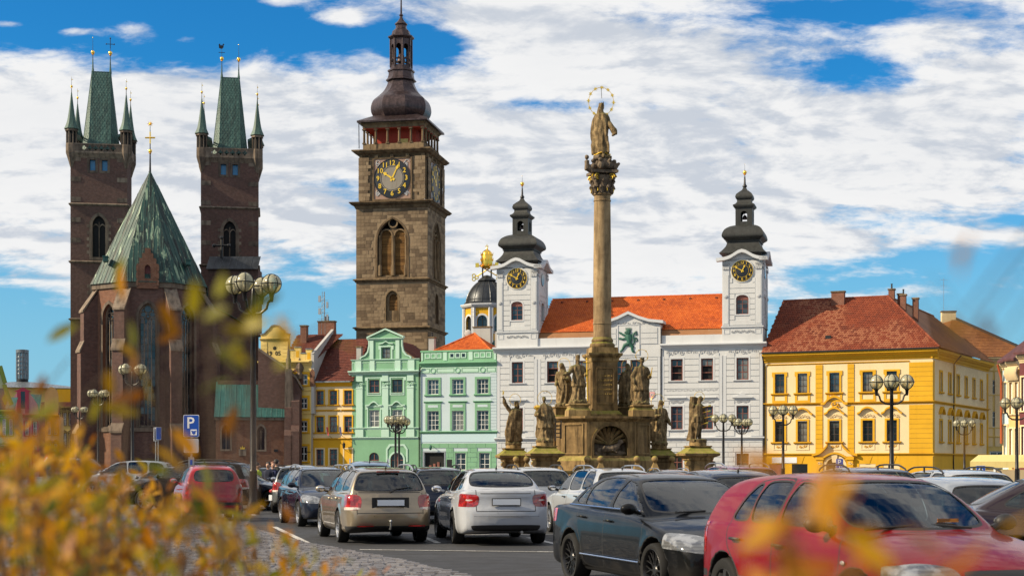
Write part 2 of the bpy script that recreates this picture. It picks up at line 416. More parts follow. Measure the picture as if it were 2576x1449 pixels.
def sheet(name,col,rough=.45,metal=.5,var=.35):
 """brown or black roofing metal with soft staining"""
 m,t,b,o=new_mat(name);tc=t.node('ShaderNodeTexCoord');v=tc.outputs['Object'];uv=tc.outputs['UV']
 n=t.noise(t.vmap(uv,(1.4,.4,1)),1.5,5,.6);n2=t.noise(v,8,4,.6)
 c=t.mix(t.maprange(n,.35,.7),scl(col,1-var),scl(col,1+var));setb(t,b,col=c,rough=t.maprange(n2,.3,.7,rough-.1,rough+.12),metal=metal,spec=.5);bump(t,b,n2,.06,.02);return m
def paint(name,col,flake=.0,rough=.32,coat=1.0,cior=1.5):
 """car lacquer: clear coat over colour, dusty"""
 m,t,b,o=new_mat(name);tc=t.node('ShaderNodeTexCoord');v=tc.outputs['Object']
 n=t.noise(v,3.0,5,.6);n2=t.noise(v,90,2,.5);s=t.node('ShaderNodeSeparateXYZ');t.l.new(v,s.inputs[0])
 b.inputs['Coat IOR'].default_value=cior
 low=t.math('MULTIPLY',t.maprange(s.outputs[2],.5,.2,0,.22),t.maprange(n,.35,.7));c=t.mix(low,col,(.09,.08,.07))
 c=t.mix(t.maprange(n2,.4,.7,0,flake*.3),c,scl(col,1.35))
 geo=t.node('ShaderNodeNewGeometry');c=t.mix(geo.outputs['Backfacing'],c,(.012,.012,.013))
 setb(t,b,col=c,rough=t.maprange(n,.3,.7,rough-.05,rough+.08),metal=flake,spec=.08,coat=coat,coatr=t.maprange(n,.3,.75,.012,.04));return m
def window_glass(name,col=(.012,.016,.02)):
 """old panes: dark room behind, slightly wavy reflections"""
 m,t,b,o=new_mat(name);tc=t.node('ShaderNodeTexCoord');oi=t.node('ShaderNodeObjectInfo');v=tc.outputs['Object']
 c=t.mix(t.maprange(oi.outputs['Random'],.55,1,0,.9),col,(.07,.085,.09));n=t.noise(v,1.5,3,.5)
 c=t.mix(t.maprange(n,.45,.7,0,.6),c,scl(col,.4))
 setb(t,b,col=c,rough=.06,spec=.7);bump(t,b,t.noise(v,2.0,2,.5),.05,.05);return m
def car_glass(name,tint=(.33,.47,.46)):
 m,t,b,o=new_mat(name);t.n.remove(b)
 tr=t.node('ShaderNodeBsdfTransparent');tr.inputs[0].default_value=(*tint,1)
 gl=t.node('ShaderNodeBsdfGlossy');gl.inputs['Color'].default_value=(1,1,1,1);gl.inputs['Roughness'].default_value=.015
 fr=t.node('ShaderNodeFresnel',i_IOR=1.6);mx=t.node('ShaderNodeMixShader');t.l.new(t.math('ADD',t.math('MULTIPLY',fr.outputs[0],.85),.03,clamp=True),mx.inputs[0])
 t.l.new(tr.outputs[0],mx.inputs[1]);t.l.new(gl.outputs[0],mx.inputs[2]);t.l.new(mx.outputs[0],o.inputs[0]);return m
WHITE=plaster('white_plaster',(.66,.67,.68),.07,(.36,.36,.36),.22)
WHITE_TRIM=plaster('white_trim',(.63,.65,.68),.05,(.38,.38,.36),.15)
ORNAMENT=plaster('grey_white_stucco',(.50,.51,.53),.12,(.36,.36,.35),.3,sc=2)
GREEN=plaster('green_plaster',(.23,.45,.28),.10,(.38,.40,.34),.2)
GREEN_PALE=plaster('pale_green_trim',(.52,.74,.62),.06,(.4,.4,.36),.15)
GREEN_DEEP=plaster('deep_green_trim',(.23,.50,.30),.10,(.36,.38,.3),.2)
ICE=plaster('ice_white_plaster',(.56,.67,.71),.06,(.4,.4,.4),.15)
YELLOW=plaster('yellow_plaster',(.74,.405,.022),.10,(.36,.36,.3),.2)
CREAM=plaster('cream_plaster',(.84,.67,.40),.07,(.4,.38,.33),.2)
GOLDY=plaster('ochre_trim',(.72,.38,.02),.12,(.36,.34,.3),.25)
OCHRE=plaster('sand_yellow_plaster',(.78,.58,.20),.1,(.4,.36,.3),.25)
GREYWALL=plaster('grey_party_wall',(.48,.47,.46),.12,(.36,.36,.36),.3)
ORANGEP=plaster('apricot_plaster',(.78,.50,.20),.08,(.4,.36,.3),.2)
BLUEP=plaster('pale_blue_plaster',(.55,.70,.74),.08)
PINKP=plaster('raspberry_plaster',(.50,.07,.12),.12)
PINKL=plaster('rose_plaster',(.72,.38,.38),.1)
LIME=plaster('lime_plaster',(.52,.58,.36),.1)
OLIVE=plaster('olive_trim',(.26,.34,.07),.15)
SAND=stone('sandstone',(.25,.163,.074),(.085,.058,.03),(.47,.32,.14),1.6,moss=(.20,.20,.03),island=.25,stains=.7)
SAND_STATUE=stone('statue_sandstone',(.20,.138,.07),(.06,.042,.022),(.50,.36,.18),4.5,moss=(.12,.12,.04),island=.1,stains=.75)
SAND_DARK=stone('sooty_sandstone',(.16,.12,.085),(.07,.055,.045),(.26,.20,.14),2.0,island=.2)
SHAFT=stone('column_sandstone',(.36,.25,.135),(.15,.10,.055),(.52,.38,.21),1.3,island=0.1,stains=.6)
TOWERSTONE=stone('tower_ashlar',(.195,.138,.088),(.115,.082,.056),(.30,.22,.14),.5,island=.75,stains=.3)
TOWERTRIM=stone('tower_moulding',(.19,.13,.075),(.095,.065,.042),(.31,.22,.125),.7,island=.3)
CHURCHTRIM=stone('church_stone_trim',(.17,.13,.10),(.09,.07,.06),(.27,.21,.16),.9,island=.5)
BRICK=brick('church_brick',(.20,.105,.085),(.125,.068,.06),(.20,.16,.14),.34,.15)
BRICK_RED=brick('warm_brick',(.28,.125,.075),(.19,.085,.055),(.30,.22,.17),.34,.15,.2)
BRICK_CH=brick('chimney_brick',(.34,.12,.07),(.24,.09,.06),(.28,.22,.18),.3,.1,.3)
TILE_O=tiles('orange_tiles',(.56,.115,.018),(.34,.06,.014),(.68,.17,.03))
TILE_R=tiles('red_brown_tiles',(.21,.042,.017),(.12,.028,.014),(.30,.072,.028),(.25,.088,.044),.15)
TILE_M=tiles('maroon_tiles',(.125,.032,.022),(.075,.022,.018),(.19,.055,.032),None,.3)
TILE_OCH=tiles('brown_tiles',(.26,.10,.035),(.15,.06,.025),(.36,.16,.05),None,.2)
TILE_BAND=tiles('ornamented_tile_band',(.30,.14,.06),(.20,.09,.04),(.40,.22,.11),None,.4)
COPPER=copper('verdigris_copper',(.018,.072,.062),(.32,.44,.30),(.010,.018,.017),.95,.8)
COPPER_T=copper('tower_copper',(.06,.135,.115),(.15,.27,.22),(.03,.05,.045),.5,.35)
COPPER_D=copper('chapel_copper',(.028,.115,.105),(.06,.17,.15),(.018,.06,.055),.5,.4)
HELM=sheet('brown_copper_helm',(.060,.040,.040),.36,.6)
HELM_T=copper('town_hall_helm',(.042,.043,.041),(.075,.088,.075),(.018,.019,.018),.6,.35)
DOME=sheet('black_dome_sheet',(.03,.034,.04),.4,.5)
ZINC=sheet('zinc_sheet',(.22,.24,.26),.4,.7)
GOLD=plain('gilding',(.95,.60,.10),.28,1.0)
GOLD_P=plain('gold_paint',(.86,.55,.06),.4,.6)
IRON=plain('black_iron',(.012,.012,.014),.45,.3)
IRON_B=sheet('lamp_post_iron',(.016,.015,.016),.4,.4)
BROWNWOOD=sheet('brown_window_wood',(.20,.065,.045),.55,0.0)
WHITEWOOD=plain('white_window_wood',(.75,.74,.70),.5)
DARKWOOD=plain('dark_window_wood',(.05,.03,.02),.5)
GLASS=window_glass('window_pane_glass')
GLASS_C=window_glass('curtained_pane',(.15,.15,.14));GLASS_B=window_glass('sky_lit_pane',(.03,.05,.075))
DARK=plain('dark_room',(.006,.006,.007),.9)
REDWALL=plaster('red_gallery_wall',(.42,.06,.035),.12)
CLOCKBLUE=plain('clock_dial_navy',(.006,.009,.016),.45)
CLOCKGREY=plaster('clock_dial_grey',(.30,.27,.23),.1)
CLOCKPINK=plaster('clock_panel_rose',(.40,.26,.20),.1)
GREENBRONZE=copper('green_bronze',(.03,.14,.10),(.10,.26,.19),(.015,.05,.04),.5,.4)
def louver_mat():
 m,t,b,o=new_mat('wood_louvres');tc=t.node('ShaderNodeTexCoord');geo=t.node('ShaderNodeNewGeometry');oi=t.node('ShaderNodeObjectInfo')
 n=t.noise(t.vmap(tc.outputs['Object'],(1,1,8)),3,4,.6);r=t.math('FRACT',t.math('ADD',geo.outputs['Random Per Island'],oi.outputs['Random']))
 setb(t,b,col=t.ramp(t.math('ADD',t.math('MULTIPLY',r,.6),t.math('MULTIPLY',n,.4)),((.2,(.13,.06,.014)),(.8,(.27,.14,.04)))),rough=.7);return m
LOUVER=louver_mat()
def asphalt_mat():
 m,t,b,o=new_mat('asphalt');tc=t.node('ShaderNodeTexCoord');v=tc.outputs['Object']
 n1=t.noise(v,.25,5,.6,.5);n2=t.noise(v,60,3,.6);n3=t.noise(v,2.0,5,.6);vo=t.node('ShaderNodeTexVoronoi',i_Scale=150.0);t.l.new(v,vo.inputs['Vector'])
 c=t.mix(t.maprange(n1,.35,.65),(.022,.023,.027),(.036,.037,.041));c=t.mix(t.maprange(n2,.4,.7,0,.5),c,(.06,.06,.064));c=t.mix(t.maprange(n3,.60,.72,0,.5),c,(.02,.02,.022))
 setb(t,b,col=c,rough=t.maprange(n3,.3,.7,.62,.85),spec=.3);bump(t,b,t.math('ADD',n2,vo.outputs['Distance']),.35,.006);return m
ASPHALT=asphalt_mat()
def sett_mat():
 m,t,b,o=new_mat('granite_sett');tc=t.node('ShaderNodeTexCoord');v=tc.outputs['Object'];geo=t.node('ShaderNodeNewGeometry');oi=t.node('ShaderNodeObjectInfo')
 r=t.math('FRACT',t.math('ADD',geo.outputs['Random Per Island'],oi.outputs['Random']));n=t.noise(v,30,4,.6)
 c=t.ramp(r,((.0,(.075,.072,.08)),(.5,(.125,.12,.128)),(1.0,(.19,.18,.185))));c=t.mix(t.maprange(n,.4,.7,0,.5),c,(.09,.085,.09))
 setb(t,b,col=c,rough=t.maprange(n,.3,.7,.38,.6),spec=.45);bump(t,b,n,.3,.01);return m
SETT=sett_mat()
def paving_mat():
 m,t,b,o=new_mat('far_paving');tc=t.node('ShaderNodeTexCoord');v=tc.outputs['Object']
 br=t.node('ShaderNodeTexBrick',i_Scale=1.0);t.l.new(v,br.inputs['Vector']);br.inputs['Brick Width'].default_value=.2;br.inputs['Row Height'].default_value=.16;br.inputs['Mortar Size'].default_value=.012
 br.inputs['Color1'].default_value=(.17,.16,.165,1);br.inputs['Color2'].default_value=(.23,.215,.21,1);br.inputs['Mortar'].default_value=(.06,.055,.05,1)
 n=t.noise(v,.4,5,.6);setb(t,b,col=t.mix(t.maprange(n,.4,.7,0,.4),br.outputs['Color'],(.10,.095,.09)),rough=.6);bump(t,b,t.math('MULTIPLY',br.outputs['Fac'],-1),.4,.02);return m
PAVING=paving_mat()
def worn_paint():
 m,t,b,o=new_mat('worn_road_paint');tc=t.node('ShaderNodeTexCoord');v=tc.outputs['Object'];n=t.noise(v,14,6,.7);n2=t.noise(v,1.2,4,.6)
 setb(t,b,col=t.mix(t.maprange(t.math('ADD',t.math('MULTIPLY',n,.7),t.math('MULTIPLY',n2,.3)),.48,.62),(.50,.49,.47),(.12,.12,.12)),rough=.7);return m
ROADPAINT=worn_paint()
RUBBER=plain('tyre_rubber',(.012,.012,.012),.75,0,.3)
BLACKPL=plain('black_plastic',(.016,.016,.017),.55,0,.4)
SEAM=plain('panel_gap',(.004,.004,.004),.9,0,.1)
CHROME=plain('chrome',(.75,.76,.78),.12,1.0)
ALLOY=plain('alloy_wheel',(.50,.50,.51),.28,.9)
ALLOY_D=plain('dark_alloy',(.05,.05,.052),.35,.8)
CARGLASS=car_glass('car_glass')
SEATM=plain('seat_cloth',(.018,.018,.02),.9)
def lens_mat(name,col,rough=.08):
 m,t,b,o=new_mat(name);tc=t.node('ShaderNodeTexCoord');v=tc.outputs['Object'];wv=t.node('ShaderNodeTexWave',i_Scale=9.0,i_Distortion=1.0,i_Detail=2.0);wv.bands_direction='Z';t.l.new(v,wv.inputs['Vector'])
 n=t.noise(v,9,3,.5);c=t.mix(t.maprange(n,.45,.6),scl(col,.35),col);c=t.mix(t.math('MULTIPLY',wv.outputs[0],.15),c,scl(col,1.4));setb(t,b,col=c,rough=rough,spec=.6,coat=1.0,coatr=.03);return m
TAILRED=lens_mat('red_lamp_lens',(.42,.012,.012));HEADL=lens_mat('headlamp_lens',(.20,.21,.23));INDIC=lens_mat('clear_lamp_lens',(.62,.55,.5));AMBER=lens_mat('amber_lens',(.75,.25,.02))
PLATE=plain('number_plate',(.70,.74,.80),.4);PLATEW=plain('blank_plate_panel',(.62,.64,.68),.5)
SIGNBLUE=plain('sign_blue',(.006,.07,.40),.35);SIGNWHITE=plain('sign_white',(.82,.82,.82),.4);SIGNRED=plain('sign_red',(.6,.02,.02),.4);SIGNGREY=plain('blank_sign_grey',(.36,.36,.40),.5);STEEL=plain('galvanised_post',(.35,.36,.37),.4,.8)
def globe_mat():
 m,t,b,o=new_mat('lamp_globe_glass');t.n.remove(b)
 tr=t.node('ShaderNodeBsdfTransparent');tr.inputs[0].default_value=(.80,.76,.58,1);df=t.node('ShaderNodeBsdfPrincipled');setb(t,df,col=(.62,.60,.44),rough=.18,spec=.6)
 lw=t.node('ShaderNodeFresnel',i_IOR=1.5);tc=t.node('ShaderNodeTexCoord');n=t.noise(tc.outputs['Object'],4,4,.6)
 mx=t.node('ShaderNodeMixShader');t.l.new(t.math('ADD',t.math('MULTIPLY',lw.outputs[0],.7),t.maprange(n,.3,.7,.28,.5),clamp=True),mx.inputs[0]);t.l.new(tr.outputs[0],mx.inputs[1]);t.l.new(df.outputs[0],mx.inputs[2]);t.l.new(mx.outputs[0],o.inputs[0]);return m
GLOBE=globe_mat()
# --- building pieces
def window(par,u0,u1,z0,z1,y,wood,rows=(1,1),nx=2,fw=.07,glass=None,open_rows=(),sub='pane'):
 """a casement: frame and glazing bars, each pane its own piece"""
 w_,h_=round(u1-u0,2),round(z1-z0,2);_r=random.Random(int(u0*37+z0*101+y*11+len(par.name)*7)).random();glass=glass or(GLASS_C if _r<.2 else GLASS_B if _r<.42 else GLASS);mb=fw*.75;k=('win',w_,h_,rows,nx,wood.name,fw,open_rows)
 tot=sum(rows);ih=h_-2*fw;iw=w_-2*fw;zs=[fw]
 for r_ in rows:zs.append(zs[-1]+ih*r_/tot)
 xs=[fw+iw*i/nx for i in range(nx+1)]
 def fr(b):
  b.box(0,fw,0,.08,0,h_);b.box(w_-fw,w_,0,.08,0,h_);b.box(fw,w_-fw,0,.08,0,fw);b.box(fw,w_-fw,0,.08,h_-fw,h_)
  for j in range(1,len(zs)-1):
   t=mb if j!=len(zs)-2 or len(rows)<3 else fw*.6;b.box(fw,w_-fw,.005,.07,zs[j]-t/2,zs[j]+t/2)
  for i in range(1,nx):
   for j in range(len(rows)):
    if j in open_rows:continue
    b.box(xs[i]-mb/2,xs[i]+mb/2,.01,.065,zs[j]+mb/2,zs[j+1]-mb/2)
 o=shared(k,'window',wood,fr,par,(u0,y,z0))
 for j in range(len(rows)):
  for i in range(nx):
   if j in open_rows:continue
   pw,ph=round(xs[i+1]-xs[i]-mb*.5,3),round(zs[j+1]-zs[j]-mb*.5,3)
   shared(('pane',pw,ph,glass.name),sub,glass,lambda b:b.box(-pw/2,pw/2,0,.012,-ph/2,ph/2),o,((xs[i]+xs[i+1])/2,.04,(zs[j]+zs[j+1])/2))
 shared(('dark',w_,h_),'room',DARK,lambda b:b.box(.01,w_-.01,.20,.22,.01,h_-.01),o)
 return o
def frame_piece(par,u0,u1,z0,z1,t,y,out,mat_,name='window_surround',ears=0.0,sill=0.0):
 def fn(b):
  inner=[(u0,z0),(u1,z0),(u1,z1),(u0,z1)];outer=[(u0-t,z0-(0 if sill else t)),(u1+t,z0-(0 if sill else t)),(u1+t,z1+t),(u0-t,z1+t)]
  if ears:
   outer=[(u0-t,z0-(0 if sill else t)),(u1+t,z0-(0 if sill else t)),(u1+t,z1-.3),(u1+t+ears,z1-.3),(u1+t+ears,z1+t),(u0-t-ears,z1+t),(u0-t-ears,z1-.3),(u0-t,z1-.3)]
   inner=[(u0,z0),(u1,z0),(u1,z1-.3),(u1,z1-.3),(u1,z1),(u0,z1),(u0,z1-.3),(u0,z1-.3)]
  ring(b,inner,outer,y-out,y+.02)
 b=MB();fn(b);return b.build(name,mat_,par)
def sill(par,u0,u1,z,y,out,h,mat_,name='sill'):
 b=MB();b.prism_x([(y+.02,z-h),(y-out*.6,z-h),(y-out,z-h*.5),(y-out,z),(y+.02,z+.02)],u0,u1);return b.build(name,mat_,par)
def cornice(par,u0,u1,z0,z1,out,y,mat_,name='cornice',back=None):
 """a profiled run of moulding, returning at the ends"""
 h=z1-z0;pr=[(0,0),(.10,0),(.12,.18),(.30,.24),(.38,.45),(.72,.55),(.80,.66),(1,.72),(1,.93),(.93,1),(0,1)]
 b=MB();b.prism_x([(y-out*p,z0+h*q)for p,q in pr[1:-1]]+[(y+(back or.05),z1),(y+(back or.05),z0)],u0,u1);return b.build(name,mat_,par)
def relief(par,u0,u1,z0,z1,y,mat_,n=None,name='ornament',thick=.05):
 """stucco scrollwork: rolling spirals and leaf knots"""
 b=MB();h=z1-z0;n=n or max(2,round((u1-u0)/(h*1.1)));zc=(z0+z1)/2
 for i in range(n):
  c=u0+(u1-u0)*(i+.5)/n;s_=1 if i%2 else-1;rr=min(h*.42,(u1-u0)/n*.45)
  b.tube([(c+rr*(1-t/15)*math.cos(s_*t*.62),y-thick*.4,zc+rr*(1-t/15)*math.sin(s_*t*.62))for t in range(13)],thick*.55,4)
  b.tube([(c+rr*.9,y-thick*.3,zc-s_*h*.1),(c+(u1-u0)/n*.5,y-thick*.3,zc+s_*h*.38),(c+(u1-u0)/n*.75,y-thick*.3,zc+s_*h*.2)],[thick*.6,thick*.5,thick*.2],4)
  b.sphere((c,y,zc),rr*.28,6,4,0,(1,.5,1))
 return b.build(name,mat_,par,50)
def in_poly(x,y,poly):
 c=False;j=len(poly)-1
 for i in range(len(poly)):
  if(poly[i][1]>y)!=(poly[j][1]>y)and x<(poly[j][0]-poly[i][0])*(y-poly[i][1])/(poly[j][1]-poly[i][1])+poly[i][0]:c=not c
  j=i
 return c
def roof_plane(par,pts,mat_,tw=.24,th=.33,name='roof_slope',base=None,jit=.012):
 """a pitched roof plane (first two points = eave) covered in overlapping tiles, all real geometry"""
 P=[Vector(p)for p in pts];e=(P[1]-P[0]).normalized();nrm=(P[1]-P[0]).cross(P[2]-P[0]).normalized()
 if nrm.z<0:nrm=-nrm
 s_=nrm.cross(e)
 if s_.z<0:s_=-s_
 loc=[((p-P[0]).dot(e),(p-P[0]).dot(s_))for p in P]
 b=MB();b.add([tuple(p)for p in P],[tuple(range(len(P)))],0)
 ob=b.build(name,base or mat_,par)
 t=MB();x0,x1=min(p[0]for p in loc),max(p[0]for p in loc);y1=max(p[1]for p in loc);rnd=random.Random(3)
 ny=max(1,int(y1/th))
 for j in range(ny+1):
  yy=j*th;off=(j%2)*tw*.5
  for i in range(int((x1-x0)/tw)+2):
   xx=x0+i*tw-off
   if not in_poly(xx+tw/2,min(yy+th*.5,y1-.01),loc):continue
   l=.06+rnd.random()*jit;hi=.012;g=tw*.04
   q=lambda a,c,lift:tuple(P[0]+e*a+s_*c+nrm*lift)
   yt=min(yy+th*1.1,y1)
   t.add([q(xx+g,yy-.02,l),q(xx+tw/2,yy-.035,l+.022),q(xx+tw-g,yy-.02,l),q(xx+tw-g,yt,hi),q(xx+tw/2,yt,hi+.022),q(xx+g,yt,hi),q(xx+g,yy-.02,0),q(xx+tw/2,yy-.035,0),q(xx+tw-g,yy-.02,0)],[(0,1,4,5),(1,2,3,4),(6,7,1,0),(7,8,2,1)])
 t.build('tiles',mat_,ob,kind='stuff');return ob
def ridge_caps(par,a,c,mat_,r=.14,step=.42):
 a,c=Vector(a),Vector(c);n=max(1,int((c-a).length/step));b=MB()
 for i in range(n):
  p,q=a.lerp(c,i/n),a.lerp(c,(i+1.12)/n);b.tube([p,q],[r,r*.86],7)
 return b.build('ridge_caps',mat_,par,40,kind='stuff')
def clip_half(poly,ax,val,keep_greater):
 out=[]
 for i in range(len(poly)):
  a,c=poly[i],poly[(i+1)%len(poly)];da,dc=a[ax]-val,c[ax]-val
  if not keep_greater:da,dc=-da,-dc
  if da>=0:out.append(a)
  if(da>=0)!=(dc>=0):t=da/(da-dc);out.append((a[0]+(c[0]-a[0])*t,a[1]+(c[1]-a[1])*t))
 return out
def seamed(par,pts,mat_,sp=.6,seam=.05,name='roof_sheet',cross=0.0):
 """sheet-metal roof plane laid in strips; every strip is a piece of its own with an upstanding seam"""
 P=[Vector(p)for p in pts];e=(P[1]-P[0]).normalized();nrm=(P[1]-P[0]).cross(P[2]-P[0]).normalized()
 if nrm.z<0:nrm=-nrm
 s_=nrm.cross(e);s_=s_ if s_.z>=0 else-s_
 loc=[((p-P[0]).dot(e),(p-P[0]).dot(s_))for p in P];x0,x1=min(p[0]for p in loc),max(p[0]for p in loc);n=max(1,round((x1-x0)/sp));w_=(x1-x0)/n;rnd=random.Random(5)
 for i in range(n):
  poly=clip_half(clip_half(loc,0,x0+i*w_+.004,True),0,x0+(i+1)*w_-.004,False)
  if len(poly)<3:continue
  lift=.02+rnd.random()*.015
  q=lambda p,l:tuple(P[0]+e*p[0]+s_*p[1]+nrm*l)
  k=len(poly);b=MB();b.add([q(p,lift)for p in poly]+[q(p,-.02)for p in poly],[tuple(range(k))]+[(a,k+a,k+(a+1)%k,(a+1)%k)for a in range(k)])
  ys=[p[1]for p in poly if p[0]>x0+(i+1)*w_-.02]
  if ys and max(ys)-min(ys)>.2:b.tube([q((x0+(i+1)*w_-.01,min(ys)),lift),q((x0+(i+1)*w_-.01,max(ys)),lift)],seam*.6,4)
  if cross:
   y0_=rnd.random()*cross
   while y0_<max(p[1]for p in poly):
    row=clip_half(clip_half(poly,1,y0_,True),1,y0_+.04,False)
    if len(row)>=3:xs=[p[0]for p in row];b.tube([q((min(xs),y0_),lift),q((max(xs),y0_),lift)],seam*.3,4)
    y0_+=cross*(.7+.6*rnd.random())
  b.build(name,mat_,par)
def text_piece(par,body,size,mat_,loc,rot=(R(90),0,0),depth=.02,name='numeral',align='CENTER'):
 k=('text',body,size,mat_.name,depth)
 if k not in MESHES:
  cu=bpy.data.curves.new('txt','FONT');cu.body=body;cu.size=size;cu.extrude=depth;cu.align_x=align;cu.align_y='CENTER';cu.resolution_u=2;cu.offset=size*.012
  ob=bpy.data.objects.new('txt',cu);COL.objects.link(ob);dg=bpy.context.evaluated_depsgraph_get();me=bpy.data.meshes.new_from_object(ob.evaluated_get(dg));bpy.data.objects.remove(ob);bpy.data.curves.remove(cu)
  me.materials.clear();me.materials.append(mat_);MESHES[k]=me
 o=link(name,MESHES[k],par,loc);o.rotation_euler=rot;return o
def clock(par,u,z,y,r,dial,num,ring_mat,hour,minute,inner=None,side=None,name='clock'):
 """dial on a wall: rim, twelve numerals, hands; faces -y, or +x when side is given"""
 b=MB();n=40
 b.lathe([(r,0),(r,.06),(r*.94,.09)],n,m=0,cap=True);b.xf(Matrix.Rotation(R(90),4,'X'))
 o=b.build(name,dial,par,30,(u,y,z))
 if side:o.rotation_euler=(0,0,R(90))
 b=MB()
 for rr,w_ in((r*.985,r*.03),(r*.60,r*.02)):ring(b,[(rr*math.cos(2*math.pi*k/n),rr*math.sin(2*math.pi*k/n))for k in range(n)],[((rr+w_)*math.cos(2*math.pi*k/n),(rr+w_)*math.sin(2*math.pi*k/n))for k in range(n)],-.13,-.05)
 b.build('rim',ring_mat,o)
 if inner is not None:
  b=MB();b.lathe([(r*.66,0),(r*.66,.02)],n);b.xf(Matrix.Rotation(R(90),4,'X'));b.build('dial_centre',inner,o,None,(0,-.09,0))
 for k in range(1,13):
  a=R(90-30*k);text_piece(o,str(k),r*.36,num,(r*.79*math.cos(a),-.12,r*.79*math.sin(a)))
 for k in range(60):
  pass
 for ang,ln,wd,nm in(((hour%12+minute/60)*30,r*.60,r*.065,'hour_hand'),(minute*6,r*.84,r*.05,'minute_hand')):
  b=MB();b.prism([(-wd,-r*.16),(wd,-r*.16),(wd*.5,ln*.62),(wd*1.6,ln*.72),(0,ln),(-wd*1.6,ln*.72),(-wd*.5,ln*.62)],-.17,-.145)
  h=b.build(nm,num,o);h.rotation_euler=(0,R(ang),0)
 return o
def finial(par,x,y,z,h,ball,mat_ball=None,rod=None,top='spike',name='finial',base=.06):
 """a rod with a gilded ball and a cross, star, vane or spike"""
 b=MB();b.tube([(x,y,z),(x,y,z+h*.45),(x,y,z+h)],[base,base*.5,base*.22],6)
 o=b.build(name,rod or IRON,par,60)
 g=MB();zb=z+h*.45;g.sphere((x,y,zb),ball,12,8,0,(1,1,1.05));g.lathe([(ball*.5,-ball*1.35),(ball*.62,-ball*1.2),(ball*.4,-ball)],10,(x,y,zb));g.build('ball',mat_ball or GOLD,o,60)
 t=MB();zt=z+h
 if top=='cross':
  t.tube([(x-h*.13,y,z+h*.78),(x+h*.13,y,z+h*.78)],h*.012,5);t.tube([(x,y,zt-h*.38),(x,y,zt)],h*.013,5)
  for dx,dz in((-h*.14,h*.78),(h*.14,h*.78),(0,h)):t.sphere((x+dx,y,z+dz),h*.028,6,5)
 elif top=='star':
  for k in range(8):a=math.pi*k/4;t.tube([(x,y,zt),(x+h*.06*math.cos(a),y,zt+h*.06*math.sin(a))],[h*.014,h*.002],4)
  t.tube([(x-h*.1,y,z+h*.72),(x+h*.1,y,z+h*.72)],[h*.016,h*.016],4);t.tube([(x,y,z+h*.6),(x,y,z+h*.84)],h*.014,4)
 elif top=='vane':t.prism([(x,zt-h*.20),(x+h*.12,zt-h*.12),(x+h*.07,zt-h*.15),(x,zt-h*.08)],y-.01,y+.01);t.sphere((x,y,zt),h*.015,6,4)
 elif top=='cock':
  t.prism([(x-h*.10,zt-h*.16),(x-h*.12,zt-h*.03),(x-h*.07,zt+h*.02),(x-h*.05,zt-h*.05),(x+h*.02,zt-h*.05),(x+h*.05,zt+h*.02),(x+h*.10,zt+h*.0),(x+h*.07,zt-h*.04),(x+h*.06,zt-h*.13),(x,zt-h*.19)],y-.02,y+.02)
  t.tube([(x-h*.12,y,z+h*.68),(x+h*.12,y,z+h*.68)],h*.012,5)
 else:t.sphere((x,y,zt),h*.02,6,4)
 if t.v:t.build({'cross':'cross','star':'star','vane':'vane','cock':'weathercock'}.get(top,'tip'),IRON if top in('cock','cross')else GOLD,o,60)
 return o
def square_lantern(b,cx,cy,hw,z0,z1,ow,oz0,ozs,t=.16,m=0):
 for k in range(4):
  i0=len(b.v)
  for ysgn in(-hw,-hw+t):
   b.wall([(-hw,z0),(hw,z0),(hw,z1),(-hw,z1)],[arch(-ow,ow,oz0,ozs,5)],ysgn,t if ysgn==-hw else.001,m)
  b.xf(Matrix.Translation((cx,cy,0))@Matrix.Rotation(R(90)*k,4,'Z'),i0)
def smooth_profile(pts,n=4):
 out=[]
 for i in range(len(pts)-1):
  p0=pts[max(i-1,0)];p1=pts[i];p2=pts[i+1];p3=pts[min(i+2,len(pts)-1)]
  for k in range(n):
   t=k/n;out.append(tuple(.5*(2*p1[a]+(p2[a]-p0[a])*t+(2*p0[a]-5*p1[a]+4*p2[a]-p3[a])*t*t+(3*p1[a]-p0[a]-3*p2[a]+p3[a])*t**3)for a in(0,1)))
 out.append(pts[-1]);return out
def chimney(par,x,y,z0,z1,w_,d,mat_,pots=0,name='chimney'):
 b=MB();b.box(x-w_/2,x+w_/2,y-d/2,y+d/2,z0,z1);o=b.build(name,mat_,par)
 b=MB();b.box(x-w_/2-.08,x+w_/2+.08,y-d/2-.08,y+d/2+.08,z1+.002,z1+.16);b.build('cap',TOWERTRIM,o)
 for k in range(pots):b=MB();b.lathe([(.10,0),(.08,.5),(.11,.5),(.11,.58)],8,(x+(k-(pots-1)/2)*.35,y,z1+.16));b.build('pot',IRON,o,40)
 return o
def aerial(par,x,y,z,h,name='aerial'):
 b=MB();b.tube([(x,y,z),(x,y,z+h)],.025,5)
 for k in range(2):b.tube([(x-.5,y,z+h*(.8+.15*k)),(x+.5,y,z+h*(.8+.15*k))],.015,4)
 for k in range(5):b.tube([(x-.4+.2*k,y-.15,z+h*.8),(x-.4+.2*k,y+.15,z+h*.8)],.012,4)
 return b.build(name,STEEL,par)
